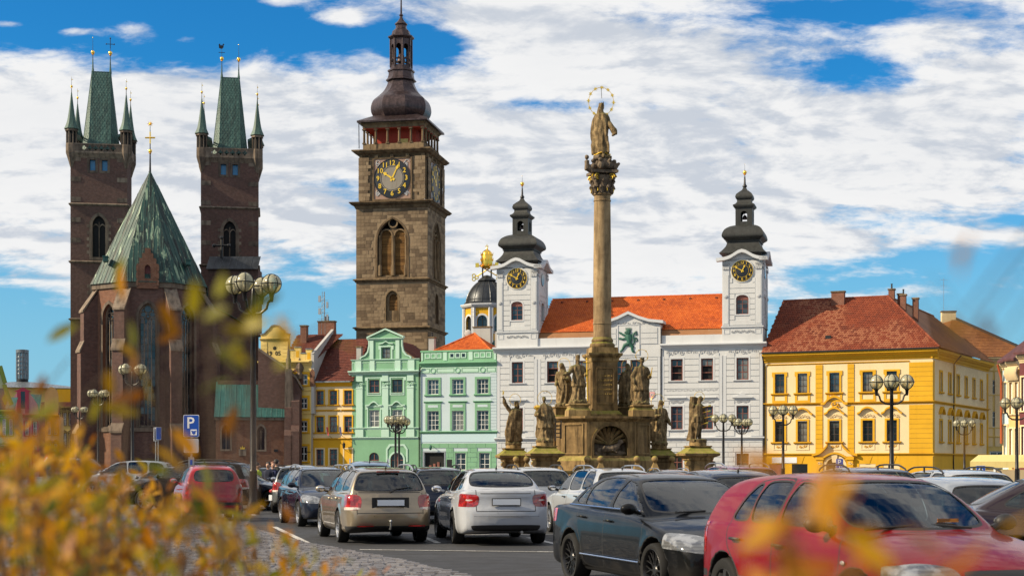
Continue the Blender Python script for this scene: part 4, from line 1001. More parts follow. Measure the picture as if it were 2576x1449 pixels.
# --- houses on the square
ROW='town houses round the square'
def shell(par,W,D,H,mat_,holes=(),side_mat=None,y=0.0):
 b=MB();b.wall([(0,0),(W,0),(W,H),(0,H)],list(holes),y,.3);b.build('wall',mat_,par)
 b=MB();b.box(0,.02,y+.001,D,0,H-.01);b.box(W-.02,W,y+.001,D,0,H-.01);b.box(0,W,D,D+.02,0,H);b.build('side_wall',side_mat or mat_,par)
def rect(c,hw,z0,z1):return[(c-hw,z0),(c+hw,z0),(c+hw,z1),(c-hw,z1)]
def white_green_house():
 Fm=Frame(1058,109.6,1250,108);W=Fm.L0;t=thing('green_white_house','icy white house with green window frames and flat green parapet beside the town hall','building',Fm.world(0,0),Fm.a,ROW,(Fm.sx,1,1))
 cols=(1.58,4.66,7.74);holes=[]
 for c in cols:holes+=[rect(c,.70,10.2,12.0),rect(c,.72,5.85,8.2)]
 gw=[(5.0,.65,1.0,3.1),(7.95,.65,1.0,3.1)];holes+=[rect(c,h,a,b_)for c,h,a,b_ in gw]+[rect(1.72,1.25,.02,3.15)]
 shell(t,W,10,13.5,ICE,holes)
 for c in cols:
  window(t,c-.68,c+.68,10.22,11.98,.15,WHITEWOOD,(1,1,.9),3,.06);window(t,c-.70,c+.70,5.87,8.18,.15,WHITEWOOD,(1,1,1,.8),3,.06)
  frame_piece(t,c-.70,c+.70,10.2,12.0,.26,0,.07,GREEN,sill=1);sill(t,c-1.05,c+1.05,10.2,0,.2,.22,GREEN_DEEP);frame_piece(t,c-.72,c+.72,5.85,8.2,.24,0,.07,GREEN,sill=1)
  b=MB();b.box(c-.96,c+.96,-.06,.01,8.46,9.15);p_=b.build('window_apron',GREEN,t);b=MB();b.box(c-.62,c+.62,-.075,-.059,8.62,8.92);b.build('panel',ICE,p_);cornice(t,c-1.15,c+1.15,9.16,9.36,.2,0,GREEN_DEEP,'window_hood')
 for c,h,a,b_ in gw:window(t,c-h+.02,c+h-.02,a+.02,b_-.02,.12,WHITEWOOD,(1,1,1),2,.07);frame_piece(t,c-h,c+h,a,b_,.2,0,.06,GREEN)
 b=MB();ring(b,rect(1.72,1.25,.02,3.15),grow(rect(1.72,1.25,.02,3.15),.16),-.05,.01);b.build('doorway',STEEL,t);b=MB();b.box(.47,2.97,.29,.32,.02,3.15);b.build('doorway_room',DARK,t)
 for k in range(3):b=MB();b.box(1.0+.5*k,1.3+.5*k,.2,.27,.3,1.6+.2*k);b.build('shelf',BROWNWOOD,t)
 b=MB();b.box(3.3,3.95,-.06,.0,1.0,2.3);b.build('menu_board',IRON,t)
 z=.3;k=0
 while z<4.0:
  x=.05+(k%2)*.45;edges=[.05]+[x+1.15*i for i in range(1,9)if x+1.15*i<W-.3]+[W-.05]
  for p,q in zip(edges,edges[1:]):
   segs=[(p,q)]
   for c,h,a,b_ in gw+[(1.72,1.25,0,3.15)]:
    if z<b_+.2 and z+.5>a-.2:segs=[s2 for s1 in segs for s2 in((s1[0],min(s1[1],c-h-.22)),(max(s1[0],c+h+.22),s1[1]))if s2[1]-s2[0]>.1]
   for p2,q2 in segs:b=MB();b.box(p2+.015,q2-.015,-.05,.005,z,z+.53);b.build('rustic_block',GREEN,t)
  z+=.57;k+=1
 b=MB();b.box(0.03,W-.03,-.04,.005,4.4,5.4);b.build('blank_fascia',plain('blank_fascia_blue',(.42,.56,.60),.6),t)
 cornice(t,-.05,W+.1,5.42,5.74,.25,0,GREEN_DEEP,'string_course')
 k=0;z=5.9
 while z<12.6:b=MB();b.box(W-.8-.15*(k%2),W-.03,-.04,.005,z,z+.33);b.build('quoin',ICE,t);z+=.37;k+=1
 b=MB();b.box(.03,W-.03,-.05,.005,12.75,13.48);fz=b.build('frieze',GREEN_PALE,t)
 for c in cols:
  b=MB();n=18;ring(b,[(c+.26*math.cos(2*math.pi*q/n),13.1+.26*math.sin(2*math.pi*q/n))for q in range(n)],[(c+.34*math.cos(2*math.pi*q/n),13.1+.34*math.sin(2*math.pi*q/n))for q in range(n)],-.10,-.045);b.build('roundel',GREEN_DEEP,fz)
 for a,c_ in((.2,1.1),(2.1,4.15),(5.2,7.2),(8.3,W-.2)):frame_piece(fz,a,c_,12.9,13.32,.05,-.05,.03,GREEN,'panel')
 cornice(t,-.05,W+.05,13.5,14.15,.42,0,GREEN_DEEP)
 b=MB();b.box(.05,W-.05,.0,.4,14.15,15.35);pp=b.build('parapet',GREEN,t);b=MB();b.box(0,W,-.08,.48,15.352,15.55);b.build('coping',GREEN_DEEP,pp)
 for c,m_ in((1.6,GREEN_DEEP),(4.66,GLASS),(7.74,GREEN_DEEP)):
  for k in(-1,0,1):b=MB();b.box(c+k*.72-.20,c+k*.72+.20,-.03,.05,14.68,15.1);b.build('vent',m_,pp);frame_piece(pp,c+k*.72-.20,c+k*.72+.20,14.68,15.1,.12,0,.06,GREEN_PALE,'vent_frame')
 for a,c_ in((.12,.3),(2.85,3.3),(6.0,6.5),(W-.35,W-.1)):b=MB();b.box(a,c_,-.05,.0,14.3,15.3);b.build('panel',GREEN_PALE,pp)
 for A in([(.8,1.0,15.3),(8.6,1.0,15.3),(5.2,5,17.9)],[(8.6,1,15.3),(8.6,9,15.3),(5.2,5,17.9)],[(.8,9,15.3),(.8,1,15.3),(5.2,5,17.9)]):roof_plane(t,A,TILE_O,.26,.34)
 ridge_caps(t,(8.6,1,15.35),(5.2,5,17.95),TILE_O);ridge_caps(t,(.8,1,15.35),(5.2,5,17.95),TILE_O)
 chimney(t,.45,3,14,17.3,.7,.7,GREYWALL,1);chimney(t,5.3,8,15,18.9,2.2,.8,GREYWALL);chimney(t,7.6,7.5,15,18.2,.9,.8,GREYWALL);aerial(t,4.2,8,17.5,3.6)
 b=MB();b.sphere((3.9,6.5,18.1),.45,12,6,0,(1,.3,1.1));b.tube([(3.9,6.5,16.8),(3.9,6.5,18.1)],.04,5);b.build('satellite_dish',GREYWALL,t,60)
 b=MB();b.tube([(1.45,-.1,4.0),(1.45,-.6,4.0)],.04,6);b.sphere((1.45,-.6,3.75),.26,10,8,0,(.7,.7,1.2));b.build('wall_lantern',GREENBRONZE,t,60)
 b=MB();b.tube([(-.12,-.15,.3),(-.12,-.15,13.2),(.2,-.3,13.6)],.07,6);b.build('downpipe',IRON,t,60)
def green_house():
 Fm=Frame(885,111,1058,109.6);W=Fm.L0;t=thing('green_gabled_house','narrow mint green baroque house with a curved white-trimmed gable','building',Fm.world(0,0),Fm.a,ROW,(Fm.sx,1,1))
 c1,c2=2.87,5.80;holes=[rect(c,.66,a,b_)for c in(c1,c2)for a,b_ in((10.48,12.12),(6.28,8.40))]+[arch(2.22,3.48,1.0,2.55,6),arch(4.95,6.6,.02,2.3,7)]
 shell(t,W-.05,11,13.0,GREEN,holes)
 for c in(c1,c2):
  window(t,c-.64,c+.64,10.5,12.1,.15,BROWNWOOD if c==c1 else DARKWOOD,(1,.8),2,.09);window(t,c-.64,c+.64,6.3,8.38,.15,WHITEWOOD,(1,1,.9),2,.08)
  frame_piece(t,c-.80,c+.80,10.30,12.3,.12,0,.06,GREEN_PALE,ears=.22);frame_piece(t,c-.78,c+.78,6.1,8.75,.12,0,.06,GREEN_PALE,ears=.2)
  pr=smooth_profile([(c-1.05,8.86),(c-.6,8.9),(c-.35,9.15),(c,9.32),(c+.35,9.15),(c+.6,8.9),(c+1.05,8.86)],3);b=MB();b.prism(pr+[(x,z+.17)for x,z in pr[::-1]],-.26,.01);b.build('window_hood',GREEN_PALE,t);relief(t,c-.4,c+.4,8.8,9.1,-.03,GREEN_PALE,2)
  sill(t,c-.75,c+.75,10.48,0,.12,.12,GREEN_PALE);sill(t,c-.75,c+.75,6.28,0,.12,.12,GREEN_PALE)
 for x0,x1 in((.60,1.42),(3.92,4.70),(7.07,7.90)):
  b=MB();b.box(x0,x1,-.14,.01,6.25,11.35);p_=b.build('pilaster',GREEN_PALE,t);b=MB();b.box(x0-.06,x1+.06,-.18,.0,11.05,11.12);b.box(x0-.04,x1+.04,-.16,.0,11.9,12.0);b.box(x0,x1,-.14,.0,12.0,12.7);b.build('pilaster_head',GREEN_PALE,p_);relief(p_,x0-.02,x1+.02,11.2,11.85,-.12,GREEN_PALE,2,'capital',.09)
  b=MB();b.box(x0-.1,x1+.1,-.16,.01,5.1,6.0);b.build('pilaster_base',GREEN_PALE,t)
 b=MB();b.box(2.0,5.55,-.05,.005,5.15,6.0);b.build('blank_name_panel',plaster('sage_panel',(.28,.50,.33),.04),t)
 cornice(t,-.2,W-.05,6.02,6.24,.18,0,GREEN_PALE,'string_course');cornice(t,-.05,W-.25,4.78,5.08,.2,0,GREEN_PALE,'string_course');cornice(t,-.35,W-.1,12.72,13.2,.5,0,GREEN_PALE)
 b=MB();b.box(.0,W-.2,.0,.4,13.2,14.55);at=b.build('attic',GREEN,t);cornice(at,-.1,W-.1,14.45,14.62,.16,0,GREEN_PALE,'attic_cornice')
 for x0,x1 in((.5,1.25),(2.35,2.95),(5.55,6.25),(7.2,8.0)):b=MB();b.box(x0,x1,-.12,.0,13.2,14.44);b.build('attic_pier',GREEN_PALE,at)
 for x0,x1 in((.02,.45),(1.3,2.3),(3.0,5.5),(6.3,7.15)):frame_piece(at,x0+.08,x1-.08,13.4,14.2,.06,0,.04,GREEN_PALE,'panel')
 g=[(1.2,14.63),(7.5,14.63),(7.35,14.85),(6.85,15.05),(6.5,15.5),(6.35,16.2),(6.35,16.95),(2.3,16.95),(2.3,16.2),(2.15,15.5),(1.8,15.05),(1.3,14.85)]
 hl=rect(4.40,.52,14.7,16.0);b=MB();b.wall(g,[hl],.0,.3);b.prism(g,.4,.5);gb=b.build('gable',GREEN,t)
 sc=g[1:7];b=MB();b.prism(sc+[(x+.14,z+.1)for x,z in sc[::-1]],-.14,.2);b.build('scroll',GREEN_PALE,gb);sc=[(8.65-x,z)for x,z in sc];b=MB();b.prism(sc+[(x-.14,z+.1)for x,z in sc[::-1]],-.14,.2);b.build('scroll',GREEN_PALE,gb)
 for x in(2.55,5.85):b=MB();b.box(x-.22,x+.26,-.14,.01,14.64,16.9);b.build('gable_pilaster',GREEN_PALE,gb)
 window(gb,3.90,4.90,14.72,15.98,.15,DARKWOOD,(1,1),2,.07);frame_piece(gb,3.75,5.05,14.64,16.1,.16,0,.07,GREEN_PALE,ears=.15);pr=smooth_profile([(3.5,16.45),(4.0,16.5),(4.4,16.72),(4.8,16.5),(5.3,16.45)],3);b=MB();b.prism(pr+[(x,z+.12)for x,z in pr[::-1]],-.2,.01);b.build('window_hood',GREEN_PALE,gb)
 cornice(gb,2.0,6.65,16.95,17.2,.3,0,GREEN_PALE,'gable_cornice');b=MB();b.prism([(2.15,17.2),(6.5,17.2),(4.35,18.12)],.0,.4);b.build('pediment',GREEN,gb)
 for a,c_ in(((2.0,17.2),(4.35,18.2)),((6.65,17.2),(4.35,18.2))):b=MB();b.prism([a,c_,(c_[0],c_[1]+.18),(a[0],a[1]+.18)],-.28,.42);b.build('pediment_coping',GREEN_PALE,gb)
 roof_plane(t,[(W-.1,.5,14.2),(W-.1,10,14.2),(4.35,10,17.2),(4.35,.5,17.2)],TILE_M);roof_plane(t,[(.1,10,14.2),(.1,.5,14.2),(4.35,.5,17.2),(4.35,10,17.2)],TILE_M);chimney(t,.55,1.2,13.2,16.2,.6,.6,GREYWALL);
 for q,m_ in((arch(2.22,3.48,1.0,2.55,6),BROWNWOOD),(arch(4.95,6.6,.02,2.3,7),BROWNWOOD)):
  b=MB();b.prism(grow(q,-.02),.22,.26);o=b.build('arched_window' if q[0][1]>.5 else 'entrance',GLASS,t);b=MB();ring(b,grow(q,-.08),grow(q,-.01),.14,.22);c=(q[0][0]+q[1][0])/2;b.box(c-.04,c+.04,.15,.22,q[0][1]+.1,3.0 if q[0][1]<.5 else 3.05);b.box(q[0][0]+.08,q[1][0]-.08,.151,.219,2.2,2.28);b.build('frame',m_,o)
 q=arch(4.95,6.6,.02,2.3,7);b=MB();ring(b,q,grow(q,.2),-.1,.01);b.build('door_surround',GREEN_PALE,t);b=MB();b.prism([(4.4,2.0),(4.6,2.0),(4.6,3.5),(4.95,3.95),(6.6,3.95),(6.95,3.5),(6.95,2.0),(7.15,2.0),(7.15,3.6),(6.75,4.2),(4.8,4.2),(4.4,3.6)],-.08,.01);b.build('door_hood',GREEN_PALE,t)
def small_yellow_house():
 Fm=Frame(778,112.0,885,111);W=Fm.L0+.05;t=thing('yellow_cream_house','cream house with yellow window frames and a steep maroon roof beside the mint house','building',Fm.world(0,0),Fm.a,ROW,(Fm.sx,1,1))
 cols=(1.42,3.18,5.1);holes=[rect(c,.5,a,b_)for c in cols for a,b_ in((9.1,10.85),(5.68,7.65),(1.55,3.6))if c+.5<W]
 shell(t,W,10,11.6,CREAM,holes,GREYWALL)
 for c in cols:
  if c+.5>=W:continue
  for a,b_ in((9.1,10.85),(5.68,7.65),(1.55,3.6)):
   window(t,c-.48,c+.48,a+.02,b_-.02,.15,BROWNWOOD,(1,1,.8),2,.08);m_=YELLOW if a>5 else CREAM;frame_piece(t,c-.5,c+.5,a,b_,.16,0,.07,m_,sill=1);sill(t,c-.8,c+.8,a,0,.2,.16,GOLDY if a>5 else CREAM)
  cornice(t,c-.85,c+.85,8.28,8.5,.2,0,GOLDY,'window_hood')
 b=MB();b.wall([(.02,.1),(W-.02,.1),(W-.02,4.7),(.02,4.7)],[grow(rect(c,.5,1.55,3.6),.17)for c in cols if c+.6<W],-.05,.06);b.build('ground_floor',YELLOW,t)
 cornice(t,-.05,W,4.7,4.98,.2,0,GOLDY,'string_course');cornice(t,-.15,W,11.35,11.9,.45,0,YELLOW);b=MB();b.box(-.25,W,-.6,-.45,11.85,12.0);b.build('gutter',ZINC,t)
 roof_plane(t,[(-.25,-.5,11.95),(W+.3,-.5,11.95),(W+.3,4.9,17.6),(-.1,4.9,17.6)],TILE_M,.24,.3);b=MB();b.prism_x([(4.9,17.6),(10,12),(0,11.9)],0,W);b.build('rear_roof',TILE_M,t)
 for x,m1 in((3.05,None),(4.75,None)):
  b=MB();b.tube([(x,-.05,4.95),(x-.12,-.9,5.25)],.025,6);p_=b.build('flag_pole',IRON,t,60);b=MB();pts=[(x-.12,-.85,5.3),(x-.30,-.72,6.35),(x-.52,-.7,6.3),(x-.22,-.85,5.25)]
  b.add(pts,[(0,1,2,3)]);b.add([(p[0],p[1]+.02,p[2])for p in pts],[(3,2,1,0)]);b.build('flag',plain('flag_cloth_red' if x<4 else 'flag_cloth_navy',(.5,.05,.06)if x<4 else(.02,.03,.14),.8),t)
 b=MB();b.tube([(4.75,-.05,3.5),(4.75,-.5,3.6),(4.75,-.5,3.8)],.03,5);b.lathe([(.05,3.65),(.16,3.8),(.20,4.25),(.05,4.4),(.02,4.6)],6,(4.75,-.5,0));b.build('wall_lantern',IRON,t);b=MB();b.tube([(-.1,-.1,.2),(-.1,-.1,11.6)],.06,6);b.build('downpipe',ZINC,t,60)
 b=MB();b.box(.1,.5,-.9,-.1,3.2,3.28);b.build('bracket',IRON,t)
def gabled_yellow_house():
 ZY=lambda x,y:((960+x/2.897)/1.4911,(1200+y/2.897)/1.4911)
 px0,px1=ZY(40,0)[0],ZY(600,0)[0];Fm=frame_yaw(px0,112.3,px1,-12);W=Fm.L;u=lambda x,y:Fm.uv(*ZY(x,y));t=thing('ochre_gabled_house','sand yellow house with a round-topped gable dated 19 05 behind the church','building',Fm.world(0,0),Fm.a,ROW)
 cor=u(300,455)[1];fl=[(u(480,590),u(550,705)),(u(490,845),u(550,965)),(u(500,1095),u(550,1215)),(u(505,1370),u(548,1449))]
 xw=[u(518,0)[0],u(395,0)[0]];zr=[(min(a[1],b_[1]),max(a[1],b_[1]))for a,b_ in fl];zr[3]=(zr[3][1]-1.9,zr[3][1])
 holes=[rect(c,.52,a,b_)for c in xw for a,b_ in zr];shell(t,W,9,cor,OCHRE,holes,GREYWALL)
 for c in xw:
  for a,b_ in zr:
   window(t,c-.50,c+.50,a+.02,b_-.02,.15,WHITEWOOD,(1,1),2,.12);frame_piece(t,c-.52,c+.52,a,b_,.28,0,.08,YELLOW,sill=1);sill(t,c-.85,c+.85,a,0,.2,.2,YELLOW)
   if a>9:
    for s_ in(-1,1):b=MB();xx=c+s_*1.15;b.prism([(xx-.3,a-.2),(xx+.3,a-.2),(xx+.3,b_+.3),(xx,b_+.7),(xx-.3,b_+.3)],-.04,.01);b.build('brick_panel',BRICK_RED,t)
 cornice(t,-.1,W+.1,cor-.55,cor+.1,.5,0,OCHRE)
 for _,b_ in zr[1:3]:cornice(t,0,W,b_+.75,b_+1.0,.18,0,OCHRE,'string_course')
 gx0,gx1=u(52,200)[0],u(358,200)[0];zg=u(200,215)[1];gc=(gx0+gx1)/2;gh=u(200,62)[1]
 b=MB();b.box(gx0,gx1,.0,.6,cor+.1,zg);gb=b.build('gable',OCHRE,t);cornice(gb,gx0-.1,gx1+.1,zg-.1,zg+.18,.25,0,OCHRE,'gable_cornice')
 hw=(gx1-gx0)/2;pr=[(gc-hw,zg+.18),(gc+hw,zg+.18),(gc+hw,zg+.6),(gc+hw*.72,zg+.75),(gc+hw*.5,zg+1.2),(gc+hw*.42,gh-.5),(gc+hw*.25,gh-.08),(gc,gh),(gc-hw*.25,gh-.08),(gc-hw*.42,gh-.5),(gc-hw*.5,zg+1.2),(gc-hw*.72,zg+.75),(gc-hw,zg+.6)]
 b=MB();b.prism(pr,.05,.5);b.build('gable_crest',OCHRE,gb);pr2=pr[2:];b=MB();b.prism(pr2+[(gc+(x-gc)*1.03,z+.14)for x,z in pr2[::-1]],-.08,.55);b.build('crest_coping',ZINC,gb)
 for s_ in(-1,1):
  z=cor+.2;k=0
  while z<zg-.4:b=MB();xx=gc+s_*(hw-.45);b.box(xx-.42,xx+.42,-.06,.005,z,z+.42);b.build('quoin',OCHRE,gb);z+=.47
 text_piece(gb,'19',.75,IRON,(u(145,0)[0],-.02,u(0,368)[1]));text_piece(gb,'05',.75,IRON,(u(240,0)[0],-.02,u(0,368)[1]))
 b=MB();b.lathe([(.24,0),(.24,.03)],12);b.xf(Matrix.Translation((gc,.01,u(0,310)[1]))@Matrix.Rotation(R(90),4,'X'));b.build('bull_eye',DARK,gb)
 for(xa,ya,xb)in((358,330,415),(415,300,485),(485,365,540),(540,320,605)):
  a,z1=u(xa,ya);c_=u(xb,ya)[0];b=MB();b.box(a,c_-.02,.05,.5,cor+.1,z1);p_=b.build('parapet',OCHRE,t);b=MB();b.box(a-.03,c_+.01,-.02,.56,z1+.002,z1+.12);b.build('coping',ZINC,p_)
  if ya in(300,320):b=MB();b.box((a+c_)/2-.2,(a+c_)/2+.2,.03,.049,z1-1.2,z1-.4);b.build('panel',YELLOW,p_)
 ez=cor+.2;rz=u(700,215)[1]+1.2
 roof_plane(t,[(gx1-1,.8,ez),(W+.3,.8,ez),(W+2.2,6,rz),(gx1-1,6,rz)],TILE_M,.26,.34)
 b=MB();b.add([(W,.0,8),(W+.02,.0,cor+1.0),(W+.5,6.2,rz+.6),(W+.5,7.2,rz+.6),(W+.5,9,8)],[(0,4,3,2,1)]);b.add([(W+.35,.0,8),(W+.35,.0,cor+1.0),(W+.85,6.2,rz+.6),(W+.85,7.2,rz+.6),(W+.85,9,8)],[(0,1,2,3,4)]);b.add([(W+.02,-.1,cor+1.0),(W+.37,-.1,cor+1.0),(W+.87,6.2,rz+.65),(W+.5,6.2,rz+.65)],[(0,1,2,3)]);b.add([(W,0,8),(W+.35,0,8),(W+.37,0,cor+1),(W+.02,0,cor+1)],[(0,1,2,3)])
 b.build('fire_wall',GREYWALL,t)
 chimney(t,W-.2,6.6,rz-.5,rz+1.6,2.2,.8,BRICK_CH,2);chimney(t,gx1+.4,4.5,ez,rz+.9,.8,.8,BRICK_CH)
 b=MB();x,y,z=6.2,6.4,rz
 for dx,dy in((-.25,-.2),(.25,-.2),(0,.25)):b.tube([(x+dx,y+dy,z),(x+dx*.6,y+dy*.6,z+5.5)],.035,4)
 for k in range(9):b.tube([(x-.24,y-.2,z+.55*k),(x+.2,y,z+.55*k+.5),(x-.2,y+.1,z+.55*k+.55)],.02,4)
 for k in range(4):b.box(x+(-.7 if k%2 else.35),x+(-.4 if k%2 else.6),y-.1,y+.1,z+1.8+k*.8,z+2.6+k*.8);b.tube([(x-.8,y,z+2.0+k*.8),(x+.7,y,z+2.0+k*.8)],.02,4)
 b.build('radio_mast',STEEL,t)
def corner_yellow_house():
 Fm=Frame(1920,103,2345,98.4);W=Fm.L0;t=thing('yellow_corner_palace','large yellow baroque corner house with a red brown hipped roof right of the town hall','building',Fm.world(.1,0),Fm.a,ROW,(Fm.sx,1,1))
 H=13.3;cols=[(1.72,.52),(4.2,.52),(7.62,.53),(11.12,.53),(13.62,.53)]
 holes=[rect(c,h,a,b_)for c,h in cols for a,b_ in((9.78,12.0),(4.24,6.6))]+[arch(6.75,8.65,.02,1.5,6)]+[rect(3.9,.8,.3,1.7)]
 b=MB();b.wall([(0,0),(W,0),(W,H),(0,H)],holes,0,.3);b.build('wall',CREAM,t)
 def bay(Mx,c,h,pt):
  def put(b,n,m_,par=t):b.xf(Mx);return b.build(n,m_,par)
  for a,b_ in((9.78,12.0),(4.24,6.6)):
   o=window(pt,c-h+.02,c+h-.02,a+.02,b_-.02,.16,DARKWOOD,(1,1,.9),2,.07)
   frame_piece(pt,c-h,c+h,a,b_,.20,0,.09,YELLOW,ears=.12 if a>9 else 0,sill=1);sill(pt,c-h-.42,c+h+.42,a,0,.24,.2,GOLDY)
  b=MB();ring(b,rect(c,h+.05,8.95,9.5),rect(c,h+.3,8.72,9.62),-.06,.01);b.build('apron',YELLOW,pt)
  pr=smooth_profile([(c-1.08,7.25),(c-.75,7.42),(c-.55,7.72),(c,7.95),(c+.55,7.72),(c+.75,7.42),(c+1.08,7.25)],3);b=MB();b.prism(pr+[(x,z+.20)for x,z in pr[::-1]],-.34,.01);b.build('window_hood',GOLDY,pt);relief(pt,c-.7,c+.7,6.85,7.4,-.03,CREAM,3,thick=.07)
  ring_=MB();ring(ring_,rect(c,h+.1,3.42,3.95),rect(c,h+.2,3.32,4.0),-.05,.01);o2=ring_.build('apron',CREAM,pt);relief(o2,c-.45,c+.45,3.5,3.9,-.02,YELLOW,2)
 for c,h in cols:bay(None,c,h,t)
 for x0,x1 in((5.61,6.36),(9.01,9.70),(15.39,W-.02),(.02,.2)):
  for z0,z1 in((2.98,8.4),(8.7,13.1)):
   z=z0;k=0
   while z<z1-.2:b=MB();b.box(x0,x1,-.075,.005,z,min(z+.50,z1));b.build('lesene_block',YELLOW,t);z+=.53
 b=MB();b.wall([(.02,.05),(W-.02,.05),(W-.02,2.6),(.02,2.6)],[arch(6.55,8.85,.06,1.5,6)]+[grow(rect(c,.8,.3,1.7),.05)for c in(1.4,3.9,11.1,13.6)],-.06,.07);b.build('ground_floor',YELLOW,t)
 for c in(1.4,3.9,11.1,13.6):b=MB();b.box(c-.84,c+.84,-.03,-.005,.26,1.74);b.build('shop_window' if c==3.9 else 'blind_panel',GLASS if c==3.9 else(CREAM if c>10 else BROWNWOOD),t)
 b=MB();b.box(.9,3.6,-.12,-.06,1.85,2.5);b.build('blank_sign_board',PLATEW,t)
 for c in(1.4,3.9,11.1,13.6):b=MB();b.prism([(c-.22,1.75),(c+.22,1.75),(c+.5,2.6),(c-.5,2.6)],-.1,-.05);b.build('keystone',GOLDY,t)
 cornice(t,0,5.3,2.6,2.95,.22,0,GOLDY,'string_course');cornice(t,10.0,W+.1,2.6,2.95,.22,0,GOLDY,'string_course')
 for x0,x1 in((-.02,6.2),(9.05,W+.1)):cornice(t,x0,x1,8.38,8.68,.28,0,GOLDY,'string_course')
 pr=smooth_profile([(6.2,8.38),(6.6,8.42),(6.95,8.85),(7.62,9.2),(8.3,8.85),(8.65,8.42),(9.05,8.38)],3);b=MB();b.prism(pr+[(x,z+.28)for x,z in pr[::-1]],-.30,.01);b.build('arched_string_course',GOLDY,t)
 relief(t,7.1,8.15,8.0,8.95,-.08,GOLDY,1,'cartouche',.14)
 q=arch(6.75,8.65,.02,1.5,6);b=MB();ring(b,q,grow(q,.28),-.22,.0);b.build('portal_arch',CREAM,t);b=MB();b.prism(grow(q,-.01),.24,.28);b.build('gate',DARKWOOD,t)
 for x in(6.1,9.3):b=MB();b.box(x-.35,x+.35,-.35,-.0,.05,2.2);b.box(x-.45,x+.45,-.45,.0,2.2,2.5);b.build('portal_pilaster',GOLDY,t);relief(t,x-.3,x+.3,1.6,2.1,-.36,CREAM,1)
 for s_ in(-1,1):pr=smooth_profile([(7.7+s_*2.4,2.6),(7.7+s_*1.6,2.85),(7.7+s_*1.0,3.4),(7.7+s_*.75,3.75)],3);b=MB();b.prism(pr+[(x,z+.28)for x,z in pr[::-1]],-.5,.0);b.build('broken_pediment',GOLDY,t)
 pr=smooth_profile([(6.5,2.35),(7.1,2.7),(7.7,2.85),(8.3,2.7),(8.9,2.35)],3);b=MB();b.prism(pr+[(x,z+.22)for x,z in pr[::-1]],-.45,.0);b.build('portal_hood',GOLDY,t);b=MB();b.prism([(7.45,1.9),(7.9,1.9),(8.0,2.8),(7.35,2.8)],-.35,-.2);b.build('keystone',CREAM,t)
 cornice(t,.3,15.4,12.95,13.12,.12,0,GOLDY,'architrave');cornice(t,-.05,W+.55,13.3,14.35,.75,0,YELLOW,back=.1)
 b=MB();b.box(-.1,W+.7,-.92,-.74,14.3,14.46);b.build('gutter',IRON,t)
 F2=Frame(2345,98.4,2482,113);dx,dy=F2.X-Fm.world(.1,0)[0],F2.Y-Fm.world(.1,0)[1]
 lx,ly=(dx*Fm.ux+dy*Fm.uy)/Fm.sx,dx*Fm.wx+dy*Fm.wy
 W2=F2.L;c2=[2.2+(W2-3.6)/6*(k+.4)for k in range(6)];holes=[rect(c,.5,a,b_)for c in c2 for a,b_ in((9.78,12.0),(4.24,6.6))]
 b=MB();b.wall([(0,0),(W2,0),(W2,H),(0,H)],holes,0,.3);b.box(0,W2,8,8.02,0,H);b.box(W2-.02,W2,.01,8,0,H);w2=b.build('street_wing',CREAM,t,None,(lx,ly,0),F2.a-Fm.a)
 for c in c2:
  for a,b_ in((9.78,12.0),(4.24,6.6)):
   wdo=MB();wdo.box(c-.5,c+.5,.2,.23,a,b_);wdo.build('pane',GLASS,w2);frame_piece(w2,c-.5,c+.5,a,b_,.20,0,.09,YELLOW,sill=1);sill(w2,c-.85,c+.85,a,0,.24,.2,GOLDY)
  pr=[(c-.95,7.25),(c-.5,7.72),(c,7.95),(c+.5,7.72),(c+.95,7.25)];b=MB();b.prism(pr+[(x,z+.2)for x,z in pr[::-1]],-.34,.01);b.build('window_hood',GOLDY,w2);relief(w2,c-.5,c+.5,6.85,7.4,-.03,CREAM,2,thick=.07)
 for x0,x1 in((.05,.8),(9.9,10.5),(W2-.7,W2-.05)):b=MB();b.box(x0,x1,-.075,.005,2.98,13.1);b.build('lesene',YELLOW,w2)
 b=MB();b.box(.02,W2-.02,-.06,.005,.05,2.6);b.build('ground_floor',YELLOW,w2)
 cornice(w2,0,W2,2.6,2.95,.22,0,GOLDY,'string_course');cornice(w2,0,W2,8.38,8.68,.28,0,GOLDY,'string_course');cornice(w2,-.2,W2,13.3,14.35,.75,0,YELLOW,back=.1);b=MB();b.tube([(9.6,-.9,14.2),(9.2,-.2,13.2),(9.2,-.15,.2)],.07,6);b.build('downpipe',IRON,w2,60)
 ru,rz=Fm.uv(2050.7,797.9-41,6.2);rz=21.0
 r0,r1=(.6,6.3,rz),(12.1,6.3,rz)
 ev=Vector((lx,ly));d2=Vector((math.cos(F2.a-Fm.a),math.sin(F2.a-Fm.a)));n2=Vector((d2.y,-d2.x))
 cn=(W+.75,-.8,14.42);e2=ev+d2*W2+n2*.8;ridge2=ev+d2*W2-n2*6.4
 roof_plane(t,[(-.1,-.85,14.42),cn,r1,r0],TILE_R,.26,.34);roof_plane(t,[cn,(e2.x,e2.y,14.42),(ridge2.x,ridge2.y,rz-.4),r1],TILE_OCH,.26,.34)
 b=MB();b.add([r0,r1,(ridge2.x,ridge2.y,rz-.4),(W,18,14),(0,13,14)],[(0,4,3,2,1)]);b.build('rear_roof',TILE_R,t)
 ridge_caps(t,r0,r1,TILE_R);ridge_caps(t,(cn[0],cn[1],cn[2]+.05),(r1[0],r1[1],r1[2]+.05),TILE_R);ridge_caps(t,r1,(ridge2.x,ridge2.y,rz-.35),TILE_OCH)
